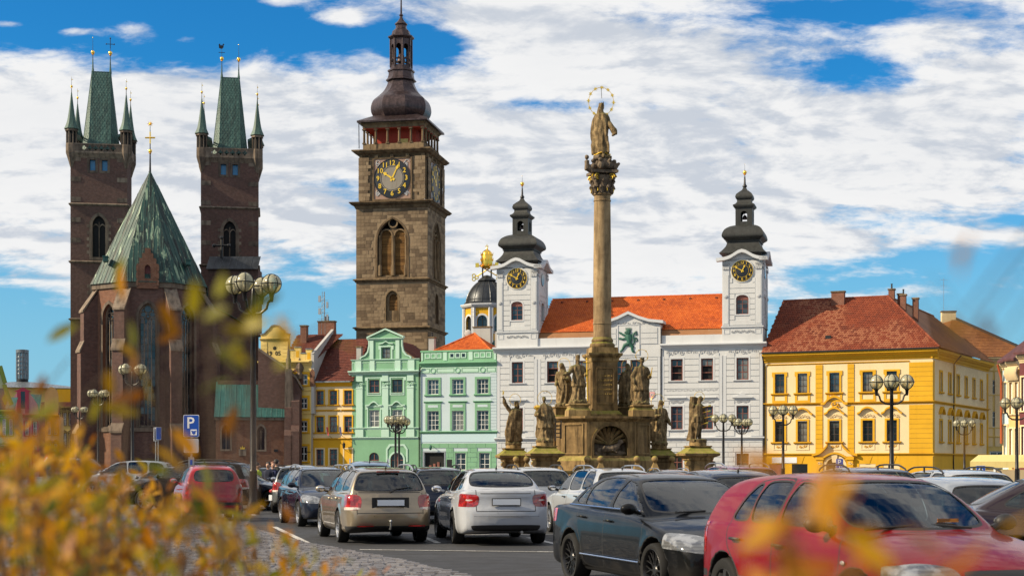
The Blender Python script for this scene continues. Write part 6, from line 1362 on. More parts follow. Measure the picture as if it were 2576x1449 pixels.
# --- houses at both edges of the picture
def edge_left():
 ZS=lambda x,y:(x/2.898/1.4911,(1280+y/2.898)/1.4911)
 D=175;k=lambda p:p/2.898/1.4911/FPX*D*KD;X,Y=spot(ZS(243,0)[0],D);Z=lambda y:height(ZS(0,y)[1],D)
 t=thing('glass_turret','grey round glass turret on a pyramid roof at the far left edge','tower',(X,Y,0),R(20));r=k(60)
 b=MB();b.stack([(-11,11,-8,8,0),(-11,11,-8,8,Z(520))]);b.build('body',OCHRE,t);zb=Z(445);b=MB();b.stack([(-12,12,-9,9,Z(525)),(-1.6,1.6,-1.6,1.6,zb)]);ro=b.build('pyramid_roof',ZINC,t)
 b=MB();b.lathe([(r*1.05,zb-.5),(r*1.05,Z(410))],24);b.build('base',IRON,t,40);b=MB();b.lathe([(r*.92,Z(412)),(r*.92,Z(130))],24);b.build('glass_drum',plain('turret_glass',(.30,.38,.42),.08,.3),t,40)
 for y in(355,310,265,220,175):b=MB();b.lathe([(r,Z(y)-.18),(r*1.04,Z(y)),(r,Z(y)+.18)],24);b.build('ring',ZINC,t,40)
 for i in range(12):a=2*math.pi*i/12;b=MB();b.tube([(r*math.cos(a),r*math.sin(a),Z(412)),(r*math.cos(a),r*math.sin(a),Z(120))],.14,5);b.build('rib',ZINC,t)
 b=MB();b.lathe([(r*1.12,Z(125)),(r*1.15,Z(95)),(r*.9,Z(92))],24);b.build('top_ring',ZINC,t,40)
 def house(zx0,zx1,d,yaw,eave_y,wallm,trimm,roofm,label,name,gable=None,wins=3,roof_y=None):
  Fm=frame_yaw(ZS(zx0,0)[0],d,ZS(zx1,0)[0],yaw);W=Fm.L;H=Fm.uv(*ZS((zx0+zx1)/2,eave_y))[1];t=thing(name,label,'building',Fm.world(0,0),Fm.a,ROW)
  cs=[W*(i+.5)/wins for i in range(wins)];fl=[(H-2.9,H-.9),(H-6.6,H-4.3),(.9,2.9)];hw=min(.55,W/wins*.26)
  shell(t,W,9,H,wallm,[rect(c,hw,a,b_)for c in cs for a,b_ in fl if b_>a>.5])
  for c in cs:
   for a,b_ in fl:
    if a<.5:continue
    window(t,c-hw+.02,c+hw-.02,a+.02,b_-.02,.14,WHITEWOOD,(1,1),2,.09);frame_piece(t,c-hw,c+hw,a,b_,.16,0,.08,trimm);
    b=MB();b.prism([(c-hw-.25,b_+.3),(c+hw+.25,b_+.3),(c,b_+.62)],-.16,.01);b.build('window_hood',trimm,t)
  cornice(t,-.1,W+.1,H-.4,H+.15,.4,0,trimm);cornice(t,0,W,3.5,3.8,.2,0,trimm,'string_course')
  rz=Fm.uv(*ZS((zx0+zx1)/2,roof_y or eave_y-150),4)[1];seamed(t,[(0,-.2,H),(W,-.2,H),(W,4,rz),(0,4,rz)],roofm,.8,.05)if roofm is COPPER_D else roof_plane(t,[(0,-.2,H),(W,-.2,H),(W,4,rz),(0,4,rz)],roofm)
  return Fm,t,W,H
 Fm,t,W,H=house(-140,155,108,12,760,LIME,OLIVE,COPPER_D,'lime green house with olive trim and steep gable at the left edge','lime_gabled_house',wins=4)
 u=lambda x,y:Fm.uv(*ZS(x,y));A=[u(-130,700),u(128,690),u(80,580),u(45,470),u(55,455),u(0,270),u(-90,455)]
 b=MB();b.prism(A,-.15,.4);g=b.build('gable',LIME,t)
 for p,q in((A[1],A[2]),(A[2],A[3]),(A[4],A[5]),(A[5],A[6])):b=MB();b.tube([(p[0],-.1,p[1]),(q[0],-.1,q[1])],.28,5);b.build('gable_moulding',OLIVE,g)
 c=u(58,628);b=MB();b.prism([(c[0]-.35,c[1]),(c[0],c[1]-.8),(c[0]+.35,c[1]),(c[0],c[1]+.8)],-.25,-.1);b.build('lozenge',OLIVE,g);c=u(5,620);b=MB();b.box(c[0]-.6,c[0]+.6,-.2,-.1,c[1]-1.3,c[1]+1.2);b.build('window',GLASS,g)
 Fm,t,W,H=house(160,425,128,12,800,PINKL,PINKP,COPPER_D,'raspberry and pink house with a small white-paned dormer gable','raspberry_house',wins=3,roof_y=575)
 u=lambda x,y:Fm.uv(*ZS(x,y));a0,a1=u(172,545),u(330,545);cx=(a0[0]+a1[0])/2;zt=u(250,500)[1];zb=u(250,790)[1];ze=a0[1]
 b=MB();b.prism([(a0[0]-1.2,zb),(a1[0]+1.2,zb),(a1[0]+.9,zb+1.5),(a1[0]-.1,zb+3),(a1[0]-.2,ze),(a0[0]+.2,ze),(a0[0]+.1,zb+3),(a0[0]-.9,zb+1.5)],-.1,.5);g=b.build('gable',PINKL,t);b=MB();b.prism([(a0[0]-.2,ze),(a1[0]+.2,ze),(cx,zt)],-.2,.6);b.build('pediment',PINKP,g)
 for x in(a0[0]+.45,a1[0]-.45):b=MB();b.box(x-.25,x+.25,-.25,-.1,zb,ze);b.build('gable_pilaster',PINKP,g)
 b=MB();b.box(cx-.55,cx+.55,-.16,-.1,zb+.8,zb+3.2);b.build('window',GLASS,g)
 Fm,t,W,H=house(430,640,140,12,810,ORANGEP,GOLDY,TILE_M,'orange house with a round-topped gable between the pink house and the church','orange_house',wins=3)
 u=lambda x,y:Fm.uv(*ZS(x,y));a0,a1=u(485,600),u(632,600);zb=H;b=MB();b.prism([(a0[0],zb),(a1[0],zb),(a1[0],a1[1])]+[((a0[0]+a1[0])/2+(a1[0]-a0[0])/2*math.cos(t_),a1[1]+1.5*math.sin(t_))for t_ in np.linspace(0,math.pi,9)]+[(a0[0],a0[1])],-.1,.5);b.build('gable',ORANGEP,t)
 Fm,t,W,H=house(600,800,150,8,720,OCHRE,SAND,TILE_M,'low ochre house with maroon roof just left of the church tower','low_ochre_house',wins=3,roof_y=610)
 u=lambda x,y:Fm.uv(*ZS(x,y));a=u(710,515);b=MB();b.box(a[0]-1.6,a[0]+1.6,2,4,H,a[1]);b.build('chimney',YELLOW,t)
def edge_right():
 ZT=lambda x,y:((3480+x/2.163)/1.4911,(1150+y/2.163)/1.4911)
 Fm=frame_yaw(ZT(440,0)[0],114,ZT(620,0)[0],-4);W=Fm.L+4;u=lambda x,y:Fm.uv(*ZT(x,y));H=u(520,425)[1]
 t=thing('beige_street_house','plain beige house with white windows closing the side street','building',Fm.world(0,0),Fm.a,ROW)
 zr=[(u(0,715)[1],u(0,595)[1]),(u(0,980)[1],u(0,850)[1]),(1.2,3.4)];c=u(565,0)[0];shell(t,W,8,H,OCHRE,[rect(cc,.95,a,b_)for cc in(c,c+3)for a,b_ in zr])
 for cc in(c,c+3):
  for a,b_ in zr:window(t,cc-.93,cc+.93,a+.02,b_-.02,.14,WHITEWOOD,(1.3,.7),2,.12);sill(t,cc-1.1,cc+1.1,a,0,.15,.15,OCHRE)
 for z in(u(0,528)[1],u(0,1060)[1]):cornice(t,0,W,z-.2,z+.15,.2,0,OCHRE,'string_course')
 for x in(.6,1.6):b=MB();b.box(x,x+.7,-.1,.01,4,H-1.2);b.build('lesene',CREAM,t)
 cornice(t,-.2,W+.2,H-.3,H+.2,.6,0,CREAM)
 rx,rz=u(290,135);ex=u(610,375);roof_plane(t,[(-7,-.6,H+.2),(W+.3,-.6,H+.2),(rx,6,rz+1.2)],TILE_OCH,.26,.34);b=MB();b.add([(-7,-.6,H+.2),(rx,6,rz+1.2),(-9,6,H+4)],[(0,1,2)]);b.build('rear_roof',TILE_OCH,t);ridge_caps(t,(W+.3,-.6,H+.3),(rx,6,rz+1.3),IRON,.22);chimney(t,rx-.6,6,rz-1,rz+2.0,1.8,.8,CREAM);aerial(t,rx-1.2,6,rz+1.5,5)
 specs=[(608,655,80,61,470,340,BLUEP,'narrow pale blue house front beside the beige street house','pale_blue_house'),(655,745,74,61,455,330,ORANGEP,'apricot house with a fluted cornice at the right edge','apricot_house'),(745,900,69.5,61,400,250,plaster('wine_plaster',(.16,.045,.05),.1),'wine red house front at the right edge','wine_red_house')]
 x_prev=None
 for zx0,zx1,d,yaw,ey,ry,wm,lab,nm in specs:
  Fm=frame_yaw(ZT(zx0,0)[0],d,ZT(zx1,0)[0],-yaw);W=Fm.L;u=lambda x,y:Fm.uv(*ZT(x,y));H=u((zx0+zx1)/2,ey)[1]
  t=thing(nm,lab,'building',Fm.world(0,0),Fm.a,ROW);n=1 if zx1-zx0<60 else 2;cs=[W*(i+.5)/n for i in range(n)];hw=min(.6,W/n*.27);fl=[(H-4.2,H-1.6),(H-8.0,H-5.4)]
  shell(t,W,9,H,wm,[rect(c,hw,a,b_)for c in cs for a,b_ in fl])
  for c in cs:
   for a,b_ in fl:window(t,c-hw+.02,c+hw-.02,a+.02,b_-.02,.12,WHITEWOOD,(1,1),2,.12);frame_piece(t,c-hw,c+hw,a,b_,.12,0,.08,CREAM,sill=1);sill(t,c-hw-.2,c+hw+.2,a,0,.15,.12,CREAM)
  cornice(t,0,W,H-.5,H+.1,.4,0,CREAM)
  b=MB();b.prism_x([(-.7,H+.12),(-.7,H+.3),(5,H+3.6),(5,H+.12)],0,W);b.build('roof',sheet('maroon_sheet_'+nm,(.10,.03,.03),.5,.3),t)
  b=MB();b.prism_x([(0,.01),(-1.5,.01),(-.2,H-9.3),(0,H-9.3)],0,W);b.build('battered_base',SAND if nm=='pale_blue_house' else CREAM,t)
  if nm=='apricot_house':
   for k in range(9):b=MB();x=W*(k+.5)/9;b.tube([(x,-.3,H-.4),(x,-.45,H-.9),(x,-.15,H-1.4)],.14,6);b.build('flute',CREAM,t,50)
   q=MB();rr=random.Random(2)
   for k in range(26):q.sphere((rr.uniform(.3,1.6),-.5+rr.uniform(-.2,.2),H-8.2+rr.uniform(-.3,.4)),.12,6,4)
   q.build('geraniums',plain('geranium_red',(.5,.05,.06),.7),t,kind='stuff')
  if nm=='pale_blue_house':b=MB();b.tube([(.05,-.7,H),(.05,-.25,H-1.2),(.05,-.25,3.5)],.1,6);b.build('copper_downpipe',plain('bright_copper',(.45,.10,.03),.35,.5),t,60)
 X,Y=spot(ZT(690,0)[0],66);t=thing('market_awning','cream market tent with white posts at the right edge','tent',(X,Y,0),R(-20));zt=height(ZT(0,1245)[1],66);ze=height(ZT(0,1305)[1],66)
 b=MB();b.stack([(-2.9,6,-2,2,ze),(-2.9,6,-2,2,ze+.45),(-2.4,5.5,-.2,.2,zt+.4)]);b.build('canopy',plaster('awning_cloth',(.72,.58,.24),.06),t)
 for x in(-2.8,-1.2,.4,2.0):b=MB();b.box(x-.07,x+.07,-1.95,-1.8,0,ze);b.build('post',WHITEWOOD,t)
 for x in(-2.0,-.4,1.2):b=MB();b.box(x-.72,x+.72,-1.9,-1.86,.1,ze-.15);b.build('panel',plaster('awning_panel',(.45,.36,.22),.1),t)
edge_left();edge_right()
def opposite_houses():
 """the other sides of the square, out of frame: what the cars mirror in their paint and glass"""
 for i,(x,y,rz,W,H,m_,rm,lab)in enumerate(((-62,-40,90,34,13,OCHRE,TILE_M,'ochre house on the left side of the square, outside the picture'),(-62,0,90,30,15,GREEN_PALE,TILE_M,'pale green house on the left side of the square, outside the picture'),(-62,34,90,26,13,CREAM,TILE_O,'cream house on the left side of the square, outside the picture'),(-40,-62,0,45,14,PINKL,TILE_M,'pink house behind the camera, outside the picture'),(8,-62,0,50,15,OCHRE,TILE_M,'sand coloured house behind the camera, outside the picture'))):
  t=thing('opposite_house',lab,'building',(x,y,0),R(rz),ROW);b=MB();b.box(0,W,0,10,0,H);b.build('wall',m_,t);b=MB();b.prism_x([(-.5,H+.01),(10.5,H+.01),(5,H+5)],-.3,W+.3);b.build('roof',rm,t)
  n=int(W/3.2);face=-.06 if rz==90 else 10.0
  for k in range(n):
   for z in(1.0,5.2,9.2):shared(('opwin',),'window',GLASS,lambda b:b.box(-.6,.6,0,.06,0,2.0),t,(W*(k+.5)/n,face,z))
opposite_houses()
# --- carved figures (one continuous stone skin each)
def skin_mesh(b,voxel,name,mats,disp=0.0,dsc=6.0,smooth=True,seed=0,fold=0.0):
 """fuse overlapping volumes into a single surface, then roughen it"""
 me0=b.mesh('tmp');ob=bpy.data.objects.new('tmp',me0);COL.objects.link(ob);md=ob.modifiers.new('r','REMESH');md.mode='VOXEL';md.voxel_size=voxel;md.use_smooth_shade=True
 s2=ob.modifiers.new('s','SMOOTH');s2.factor=.4;s2.iterations=2
 dg=bpy.context.evaluated_depsgraph_get();me=bpy.data.meshes.new_from_object(ob.evaluated_get(dg));bpy.data.objects.remove(ob);bpy.data.meshes.remove(me0);me.name=name
 n=len(me.vertices)
 if disp or fold:
  co=np.empty(n*3,'f');me.vertices.foreach_get('co',co);co=co.reshape(-1,3);no=np.empty(n*3,'f');me.vertices.foreach_get('normal',no);no=no.reshape(-1,3)
  d=np.array([noise.noise(Vector((p[0]*dsc+seed,p[1]*dsc,p[2]*dsc*.55)))for p in co])*disp
  if fold:th_=np.arctan2(co[:,1],co[:,0]);d+=fold*np.sin(th_*9+2.2*np.sin(co[:,2]*3.1+seed)+seed)*np.clip(1.5-co[:,2],0,1)
  co+=no*d[:,None];me.vertices.foreach_set('co',co.ravel())
 me.materials.clear()
 for m in mats:me.materials.append(m)
 me.polygons.foreach_set('use_smooth',[smooth]*len(me.polygons));me.update();return me
def loft(b,rings,n=22,folds=0.0,nf=7,seed=0.0):
 vs_=[];fs=[]
 for(x,y,z,rx,ry)in rings:
  for k in range(n):
   a=2*math.pi*k/n;f=1+folds*math.sin(nf*a+seed+1.4*math.sin(z*2.6+seed));vs_.append((x+rx*f*math.cos(a),y+ry*f*math.sin(a),z))
 m=len(rings)
 for j in range(m-1):
  for k in range(n):k2=(k+1)%n;fs.append((j*n+k,j*n+k2,(j+1)*n+k2,(j+1)*n+k))
 fs.append(tuple(range(n-1,-1,-1)));fs.append(tuple((m-1)*n+k for k in range(n)));b.add(vs_,fs)
def hand_at(b,p,d,s_=1.0,curl=.5):
 """a palm with four fingers and a thumb, closed a little"""
 p=Vector(p);d=Vector(d).normalized();side=d.cross(Vector((0,0,1)));side=side.normalized()if side.length>.1 else Vector((1,0,0));nn=side.cross(d).normalized()
 b.tube([p,p+d*.05*s_,p+d*.10*s_],[.030*s_,.044*s_,.040*s_],6)
 for k in range(4):
  o=p+d*.095*s_+side*(k-1.5)*.022*s_;l=(.075,.09,.085,.065)[k]*s_
  b.tube([o,o+d*l*.5-nn*curl*.02*s_,o+d*l*.85-nn*curl*.06*s_],[.013*s_,.012*s_,.009*s_],5)
 o=p+d*.03*s_+side*.04*s_;b.tube([o,o+(d*.5+side*.8).normalized()*.05*s_,o+(d*.9+side*.4).normalized()*.09*s_],[.015*s_,.014*s_,.010*s_],5)
def head_at(b,c,yaw,tilt=(0,0),s_=1.0,beard=False,hair='short',crown=None):
 i0=len(b.v);s=.128*s_
 b.sphere((0,0,0),s,14,10,0,(.78,.92,1.12));b.sphere((0,-.25*s,-.55*s),s*.62,10,8,0,(.82,.85,.8));b.tube([(0,-.92*s,.12*s),(0,-1.14*s,-.22*s)],[.10*s,.17*s],5)
 b.tube([(-.5*s,-.78*s,.22*s),(0,-.92*s,.24*s),(.5*s,-.78*s,.22*s)],.12*s,5);b.sphere((0,-.86*s,-.58*s),.2*s,6,5,0,(1.3,.6,.5))
 for e in(-1,1):b.sphere((e*.78*s,.05*s,0),.2*s,6,5,0,(.4,.8,1.2))
 if beard:b.sphere((0,-.6*s,-1.0*s),s*.55,8,6,0,(.85,.7,1.1))
 if hair=='short':b.sphere((0,.15*s,.25*s),s*.98,12,8,0,(.86,1.0,1.0))
 if hair=='long':b.sphere((0,.2*s,.2*s),s*1.02,12,8,0,(.9,1.0,1.0));b.tube([(0,.5*s,.1*s),(0,.75*s,-1.2*s),(0,.7*s,-2.2*s)],[.8*s,.85*s,.5*s],8)
 if hair=='veil':b.sphere((0,.1*s,.25*s),s*1.12,12,8,0,(.92,1.0,1.0));b.tube([(0,.4*s,.0),(0,.8*s,-1.3*s),(0,1.0*s,-3.0*s),(0,.7*s,-4.5*s)],[1.0*s,1.25*s,1.6*s,1.3*s],10)
 if crown=='mitre':b.tube([(0,.0,.7*s),(0,.0,1.4*s),(0,.0,1.9*s)],[.92*s,.95*s,.7*s],8)
 if crown=='crown':
  b.tube([(0,0,.75*s),(0,0,1.05*s)],[.85*s,.9*s],10)
  for k in range(7):a=2*math.pi*k/7;b.tube([(.8*s*math.cos(a),.8*s*math.sin(a),1.0*s),(.98*s*math.cos(a),.98*s*math.sin(a),1.6*s)],[.2*s,.1*s],5)
 b.xf(Matrix.Translation(c)@Matrix.Rotation(yaw,4,'Z')@Matrix.Rotation(tilt[0],4,'X')@Matrix.Rotation(tilt[1],4,'Y'),i0)
def robed(b,H=2.2,lean=0.0,sway=.05,arms=(),head_yaw=0.0,tilt=(0,0),cloak=0.0,skirt=1.0,belly=1.0,beard=False,hair='short',crown=None,folds=.085,seed=0.0,hem2=0.0,turn=0.0):
 """a draped standing figure facing -y; arms as (shoulder side, elbow, wrist, hand direction)"""
 k=H/2.2;X=lambda z:lean*z/2.2+sway*math.sin(z*2.2)
 base=[(0,.40,.33),(.06,.385,.315),(.25,.34,.28),(.55,.31,.255),(.85,.30,.25),(1.05,.295*belly,.25*belly),(1.22,.25*belly,.205*belly),(1.38,.262,.205),(1.55,.285,.195),(1.68,.29,.175),(1.76,.22,.145),(1.82,.11,.10),(1.90,.075,.08)]
 rings=[(X(z)*k,0,z*k,rx*(skirt if z<1.0 else 1)*k,ry*(skirt if z<1.0 else 1)*k)for z,rx,ry in base];loft(b,rings,28,folds,8,seed)
 if hem2:
  loft(b,[(X(z)*k,0,z*k,rx*k,ry*k)for z,rx,ry in((hem2,.37,.31),(hem2+.05,.375,.315),(hem2+.3,.32,.27),(1.3,.275,.225))],24,.06,6,seed+1)
 if cloak:loft(b,[(X(z)*k,.12*k,z*k,rx*k*cloak,ry*k)for z,rx,ry in((.12,.40,.20),(.5,.41,.22),(1.0,.39,.22),(1.45,.36,.20),(1.74,.24,.14))],24,.12,6,seed+2)
 for sd,el,wr,hd in arms:
  sh=(X(1.64)*k+sd*.25*k,0,1.64*k);b.sphere(sh,.125*k,10,8)
  e,w_=tuple(v*k for v in el),tuple(v*k for v in wr);mid=tuple((e[i]*.4+w_[i]*.6)for i in range(3))
  b.tube([sh,e,mid,w_],[.125*k,.105*k,.10*k,.06*k],10);b.tube([e,mid,tuple(v-(.10*k if i==2 else 0)for i,v in enumerate(mid))],[.09*k,.11*k,.07*k],8);hand_at(b,w_,hd,k)
 for s_ in(-1,1):b.tube([(X(0)*k+s_*.13*k,-.22*k,.05*k),(X(0)*k+s_*.15*k,-.40*k,.03*k)],[.085*k,.06*k],8)
 head_at(b,(X(2.02)*k,-.03*k,2.035*k),head_yaw,tilt,k,beard,hair,crown)
 b.lathe([(.42*k,-.10*k),(.44*k,.03*k)],14)
 if turn:b.xf(Matrix.Rotation(turn,4,'Z'))
def halo(par,c,r,mat_,stars=0,tube=.012,tilt=0.0):
 h=MB();h.tube([(c[0]+r*math.cos(a),c[1],c[2]+r*math.sin(a))for a in np.linspace(0,2*math.pi,33)[:-1]],tube,5,closed=True);o=h.build('halo',mat_,par,60)
 for i in range(stars):
  a=2*math.pi*(i+.5)/stars+.2;sx,sz=c[0]+r*math.cos(a),c[2]+r*math.sin(a);q=MB()
  pts=[(sx+(.115 if j%2==0 else.045)*r/.68*math.cos(a+math.pi*j/6),sz+(.115 if j%2==0 else.045)*r/.68*math.sin(a+math.pi*j/6))for j in range(12)];q.prism(pts,c[1]-.015,c[1]+.015);q.build('star',GOLD,o)
 return o
ZL=lambda x,y:((1850+x/2.634)/1.4911,(1250+y/2.634)/1.4911)
ZK=lambda x,y:((2100+x/2.898)/1.4911,(300+y/2.898)/1.4911)
MY=R(9)
def frieze_stack(b,c,secs):
 """secs of (half width, half depth, z) centred on c"""
 b.stack([(c[0]-a,c[0]+a,c[1]-d,c[1]+d,z)for a,d,z in secs])
MONO=Vector((*spot(ZL(1075,0)[0],44.0),0));_c,_s=math.cos(MY),math.sin(MY)
def mloc(px,d):
 """photo column at depth d, in the monument's own frame"""
 x,y=spot(px,d);x-=MONO.x;y-=MONO.y;return(x*_c+y*_s,-x*_s+y*_c)
def monument():
 mo=thing('plague_column','tall sandstone Marian column on a stepped pedestal in the middle of the square','monument',tuple(MONO),MY)
 Z=lambda y,d=43.0:height(ZL(0,y)[1],d)
 f,c=1.18,1.02;hx,hy=f+c,1.95
 OC=[(-f,-hy),(f,-hy),(hx,-hy+c),(hx,hy-c),(f,hy),(-f,hy),(-hx,hy-c),(-hx,-hy+c)]
 sc=lambda k:[(x*k,y*k)for x,y in OC]
 b=MB();b.prism_z(sc(1.14),.0,.55);b.build('step',SAND,mo);b=MB();b.prism_z(sc(1.07),.552,1.75);b.prism_z(sc(1.07),1.75,1.98,top=sc(1.0));pl=b.build('plinth',SAND,mo)
 z0,z1=1.98,3.62
 for i in range(8):
  p0,p1=Vector(OC[i]),Vector(OC[(i+1)%8]);L=(p1-p0).length;ang=math.atan2(p1.y-p0.y,p1.x-p0.x)
  hs=[arch(L/2-.82,L/2+.82,z0+.02,z0+.62,9)]if i==0 else[]
  b=MB();b.wall([(0,z0),(L,z0),(L,z1),(0,z1)],hs,0,.55);w_=b.build('base_wall',SAND,mo,None,(p0.x,p0.y,0),ang)
  if i==0:
   a=hs[0];q=MB();ring(q,a,grow(a,.12),-.06,.02);q.build('niche_arch',SAND,w_)
   sh=MB();cx=L/2
   for k in range(9):an=math.pi*(k+.5)/9;sh.tube([(cx,.45,z0+.55),(cx+.45*math.cos(an),.5,z0+.6+.45*math.sin(an)),(cx+.82*math.cos(an),.30,z0+.62+.80*math.sin(an))],[.04,.08,.11],6)
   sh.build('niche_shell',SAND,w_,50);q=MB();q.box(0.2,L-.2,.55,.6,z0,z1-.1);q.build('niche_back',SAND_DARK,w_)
   rf=MB();rf.tube([(cx-.62,.18,z0+.22),(cx-.2,.12,z0+.34),(cx+.15,.12,z0+.36),(cx+.4,.16,z0+.48)],[.12,.17,.18,.14],8);rf.tube([(cx-.6,.15,z0+.2),(cx-.3,.02,z0+.42),(cx-.05,.12,z0+.2)],[.08,.1,.08],7);rf.tube([(cx+.3,.1,z0+.45),(cx+.1,.0,z0+.25),(cx+.35,-.02,z0+.14)],[.08,.07,.05],6);head_at(rf,(cx+.52,.12,z0+.68),R(60),(0,R(25)),.85,hair='long');rf.sphere((cx+.3,.25,z0+.12),.26,8,6,0,(2.2,.7,.6));rf.sphere((cx-.5,.25,z0+.1),.24,8,6,0,(1.6,.7,.7))
   link('reclining_saint',skin_mesh(rf,.025,'reclining_saint',[SAND_DARK],.02,9),w_)
  else:
   m0,m1=.16*L,.84*L;frame_piece(w_,m0,m1,z0+.16,z1-.16,.07,0,.05,SAND,'panel_frame')
 b=MB();b.prism_z(sc(1.0),3.62,3.70,top=sc(1.05));b.prism_z(sc(1.05),3.70,3.78,top=sc(1.10));b.prism_z(sc(1.10),3.78,3.88);b.build('base_cornice',SAND,mo)
 b=MB();b.prism_z(sc(.68),.6,3.63);b.build('core',SAND,mo)
 c0=mloc(ZL(1080,0)[0],44.0);cc=(c0[0],.05)
 b=MB();frieze_stack(b,cc,[(.80,.80,3.88),(.82,.82,4.02),(.70,.70,4.16),(.66,.66,4.20)]);b.build('pedestal_foot',SAND,mo)
 b=MB();frieze_stack(b,cc,[(.635,.635,4.2),(.625,.625,6.55)]);ps=b.build('pedestal',SAND,mo)
 for s_,rot in((0,0),(1,-90)):
  q=MB();out=[(-.40,4.5),(.40,4.5),(.46,4.62),(.46,6.15),(.40,6.3),(-.40,6.3),(-.46,6.15),(-.46,4.62)];ring(q,grow(out,-.06),out,-.665,-.62);q.xf(Matrix.Translation((cc[0],cc[1],0))@Matrix.Rotation(R(rot),4,'Z'));q.build('panel_frame',SAND,ps)
 q=MB();rr=random.Random(5)
 for ln in range(5):
  x=-.34
  while x<.34:
   hgt=rr.uniform(.05,.085);zz=5.85-ln*.22
   q.tube([(cc[0]+x,cc[1]-.635,zz),(cc[0]+x+.01,cc[1]-.635,zz+hgt)],.008,4)
   if rr.random()<.6:q.tube([(cc[0]+x,cc[1]-.635,zz+hgt*rr.random()),(cc[0]+x+.045,cc[1]-.635,zz+hgt*rr.random())],.007,4)
   x+=rr.uniform(.05,.10)
 q.build('inscription',plain('worn_gilt',(.36,.24,.05),.6,.3),ps,kind='stuff')
 b=MB();frieze_stack(b,cc,[(.635,.635,6.55),(.68,.68,6.62),(.70,.70,6.75),(.83,.83,6.88),(.85,.85,6.98),(.66,.66,7.0),(.64,.64,7.28)]);b.build('pedestal_cornice',SAND,mo)
 zc=7.28;zt=height(ZK(0,1250)[1],44.0);r0,r1=.435,.40
 b=MB();b.lathe(smooth_profile([(.58,zc),(.62,zc+.08),(.59,zc+.2),(.51,zc+.26),(.54,zc+.34),(.51,zc+.42),(.455,zc+.5)],2),28,(*cc,0));b.build('column_base',SAND,mo,40)
 b=MB();b.lathe([(.45,zc+.5),(r0,zc+.7),(r0+.006,zc+2.5),(r0,zc+4.0),(r1+.005,zt-.5),(r1,zt-.34),(r1+.03,zt-.32),(r1+.03,zt-.27),(r1,zt-.25),(r1,zt-.05),(r1+.06,zt-.02),(r1+.05,zt+.05)],32,(*cc,0));b.lathe([(r0+.03,zc+1.15),(r0+.03,zc+1.2)],32,(*cc,0));b.build('column_shaft',SHAFT,mo,40)
 ca_=MB();hcap=1.15;ca_.lathe([(r1,zt),(r1+.04,zt+.3),(r1+.14,zt+.8),(r1+.2,zt+.9)],16,(*cc,0))
 for lv in(0,.3):
  for k in range(10):a=2*math.pi*(k+lv)/10;rr_=r1+.05;P_=lambda r_,z:(cc[0]+r_*math.cos(a),cc[1]+r_*math.sin(a),z);ca_.tube([P_(rr_,zt+.05+lv),P_(rr_+.06,zt+.28+lv),P_(rr_+.17,zt+.36+lv),P_(rr_+.19,zt+.28+lv)],[.09,.10,.07,.03],6)
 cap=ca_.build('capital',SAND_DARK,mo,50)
 for k in range(4):
  a=R(45+90*k);d=Vector((math.cos(a),math.sin(a),0));s_=Vector((-math.sin(a),math.cos(a),0))
  for sg in(-1,1):
   q=MB();ctr=Vector((cc[0],cc[1],zt+.80))+d*.58;q.tube([ctr+(d*math.cos(t*.7)+Vector((0,0,1))*math.sin(t*.7))*.19*(1-t/16)+s_*sg*.09 for t in range(15)],.035,5);q.build('volute',GOLD_P,cap,60)
  q=MB();q.tube([ctr-s_*.08,ctr+s_*.08],.15,12);q.build('scroll',SAND_DARK,cap,50)
 for k in range(8):a=2*math.pi*k/8+.2;q=MB();q.tube([(cc[0]+(r1+.19)*math.cos(a),cc[1]+(r1+.19)*math.sin(a),zt+.12),(cc[0]+(r1+.2)*math.cos(a),cc[1]+(r1+.2)*math.sin(a),zt+.26)],[.03,.012],5);q.build('gilt_leaf',GOLD_P,cap)
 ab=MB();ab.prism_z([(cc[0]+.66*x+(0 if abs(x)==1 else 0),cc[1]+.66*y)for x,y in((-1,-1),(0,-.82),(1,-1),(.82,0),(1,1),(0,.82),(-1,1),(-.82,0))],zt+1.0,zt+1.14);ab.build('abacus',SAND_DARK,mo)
 zg=zt+1.14
 g=MB();g.sphere((cc[0],cc[1],zg+.40),.48,16,12,0,(1,1,.9));g.tube([(cc[0]-.42,cc[1]-.2,zg+.62),(cc[0]-.2,cc[1]-.42,zg+.62)],.14,8)
 for a,rr_ in((200,.5),(250,.52),(300,.5),(20,.5),(120,.5),(345,.56)):an=R(a);g.sphere((cc[0]+rr_*math.cos(an),cc[1]+rr_*math.sin(an),zg+.22),.17,8,6);g.sphere((cc[0]+(rr_+.03)*math.cos(an),cc[1]+(rr_+.03)*math.sin(an),zg+.48),.11,8,6)
 g.tube([(cc[0]+.45,cc[1]-.1,zg+.3),(cc[0]+.68,cc[1]-.15,zg+.28),(cc[0]+.85,cc[1]-.15,zg+.42)],[.16,.13,.05],8);g.tube([(cc[0]+.5,cc[1]-.1,zg+.15),(cc[0]+.78,cc[1]-.12,zg+.02)],[.12,.05],7)
 g.tube([(cc[0]-.5,cc[1]-.1,zg),(cc[0]-.78,cc[1]-.15,zg+.1),(cc[0]-.8,cc[1]-.15,zg+.5)],[.15,.16,.12],8);g.sphere((cc[0]-.8,cc[1]-.15,zg+.66),.12,8,6)
 link('globe_and_cherubs',skin_mesh(g,.03,'globe_and_cherubs',[SAND_DARK],.03,9),mo)
 b=MB();robed(b,2.2,.10,.05,[(-1,(-.42,.05,1.25),(-.55,-.18,1.05),(-.3,-.8,.2)),(1,(.36,-.12,1.35),(.30,-.35,1.45),(0,-1,.2))],R(-30),(R(-10),0),1.1,.95,hair='veil',crown='crown',folds=.11,seed=2.0)
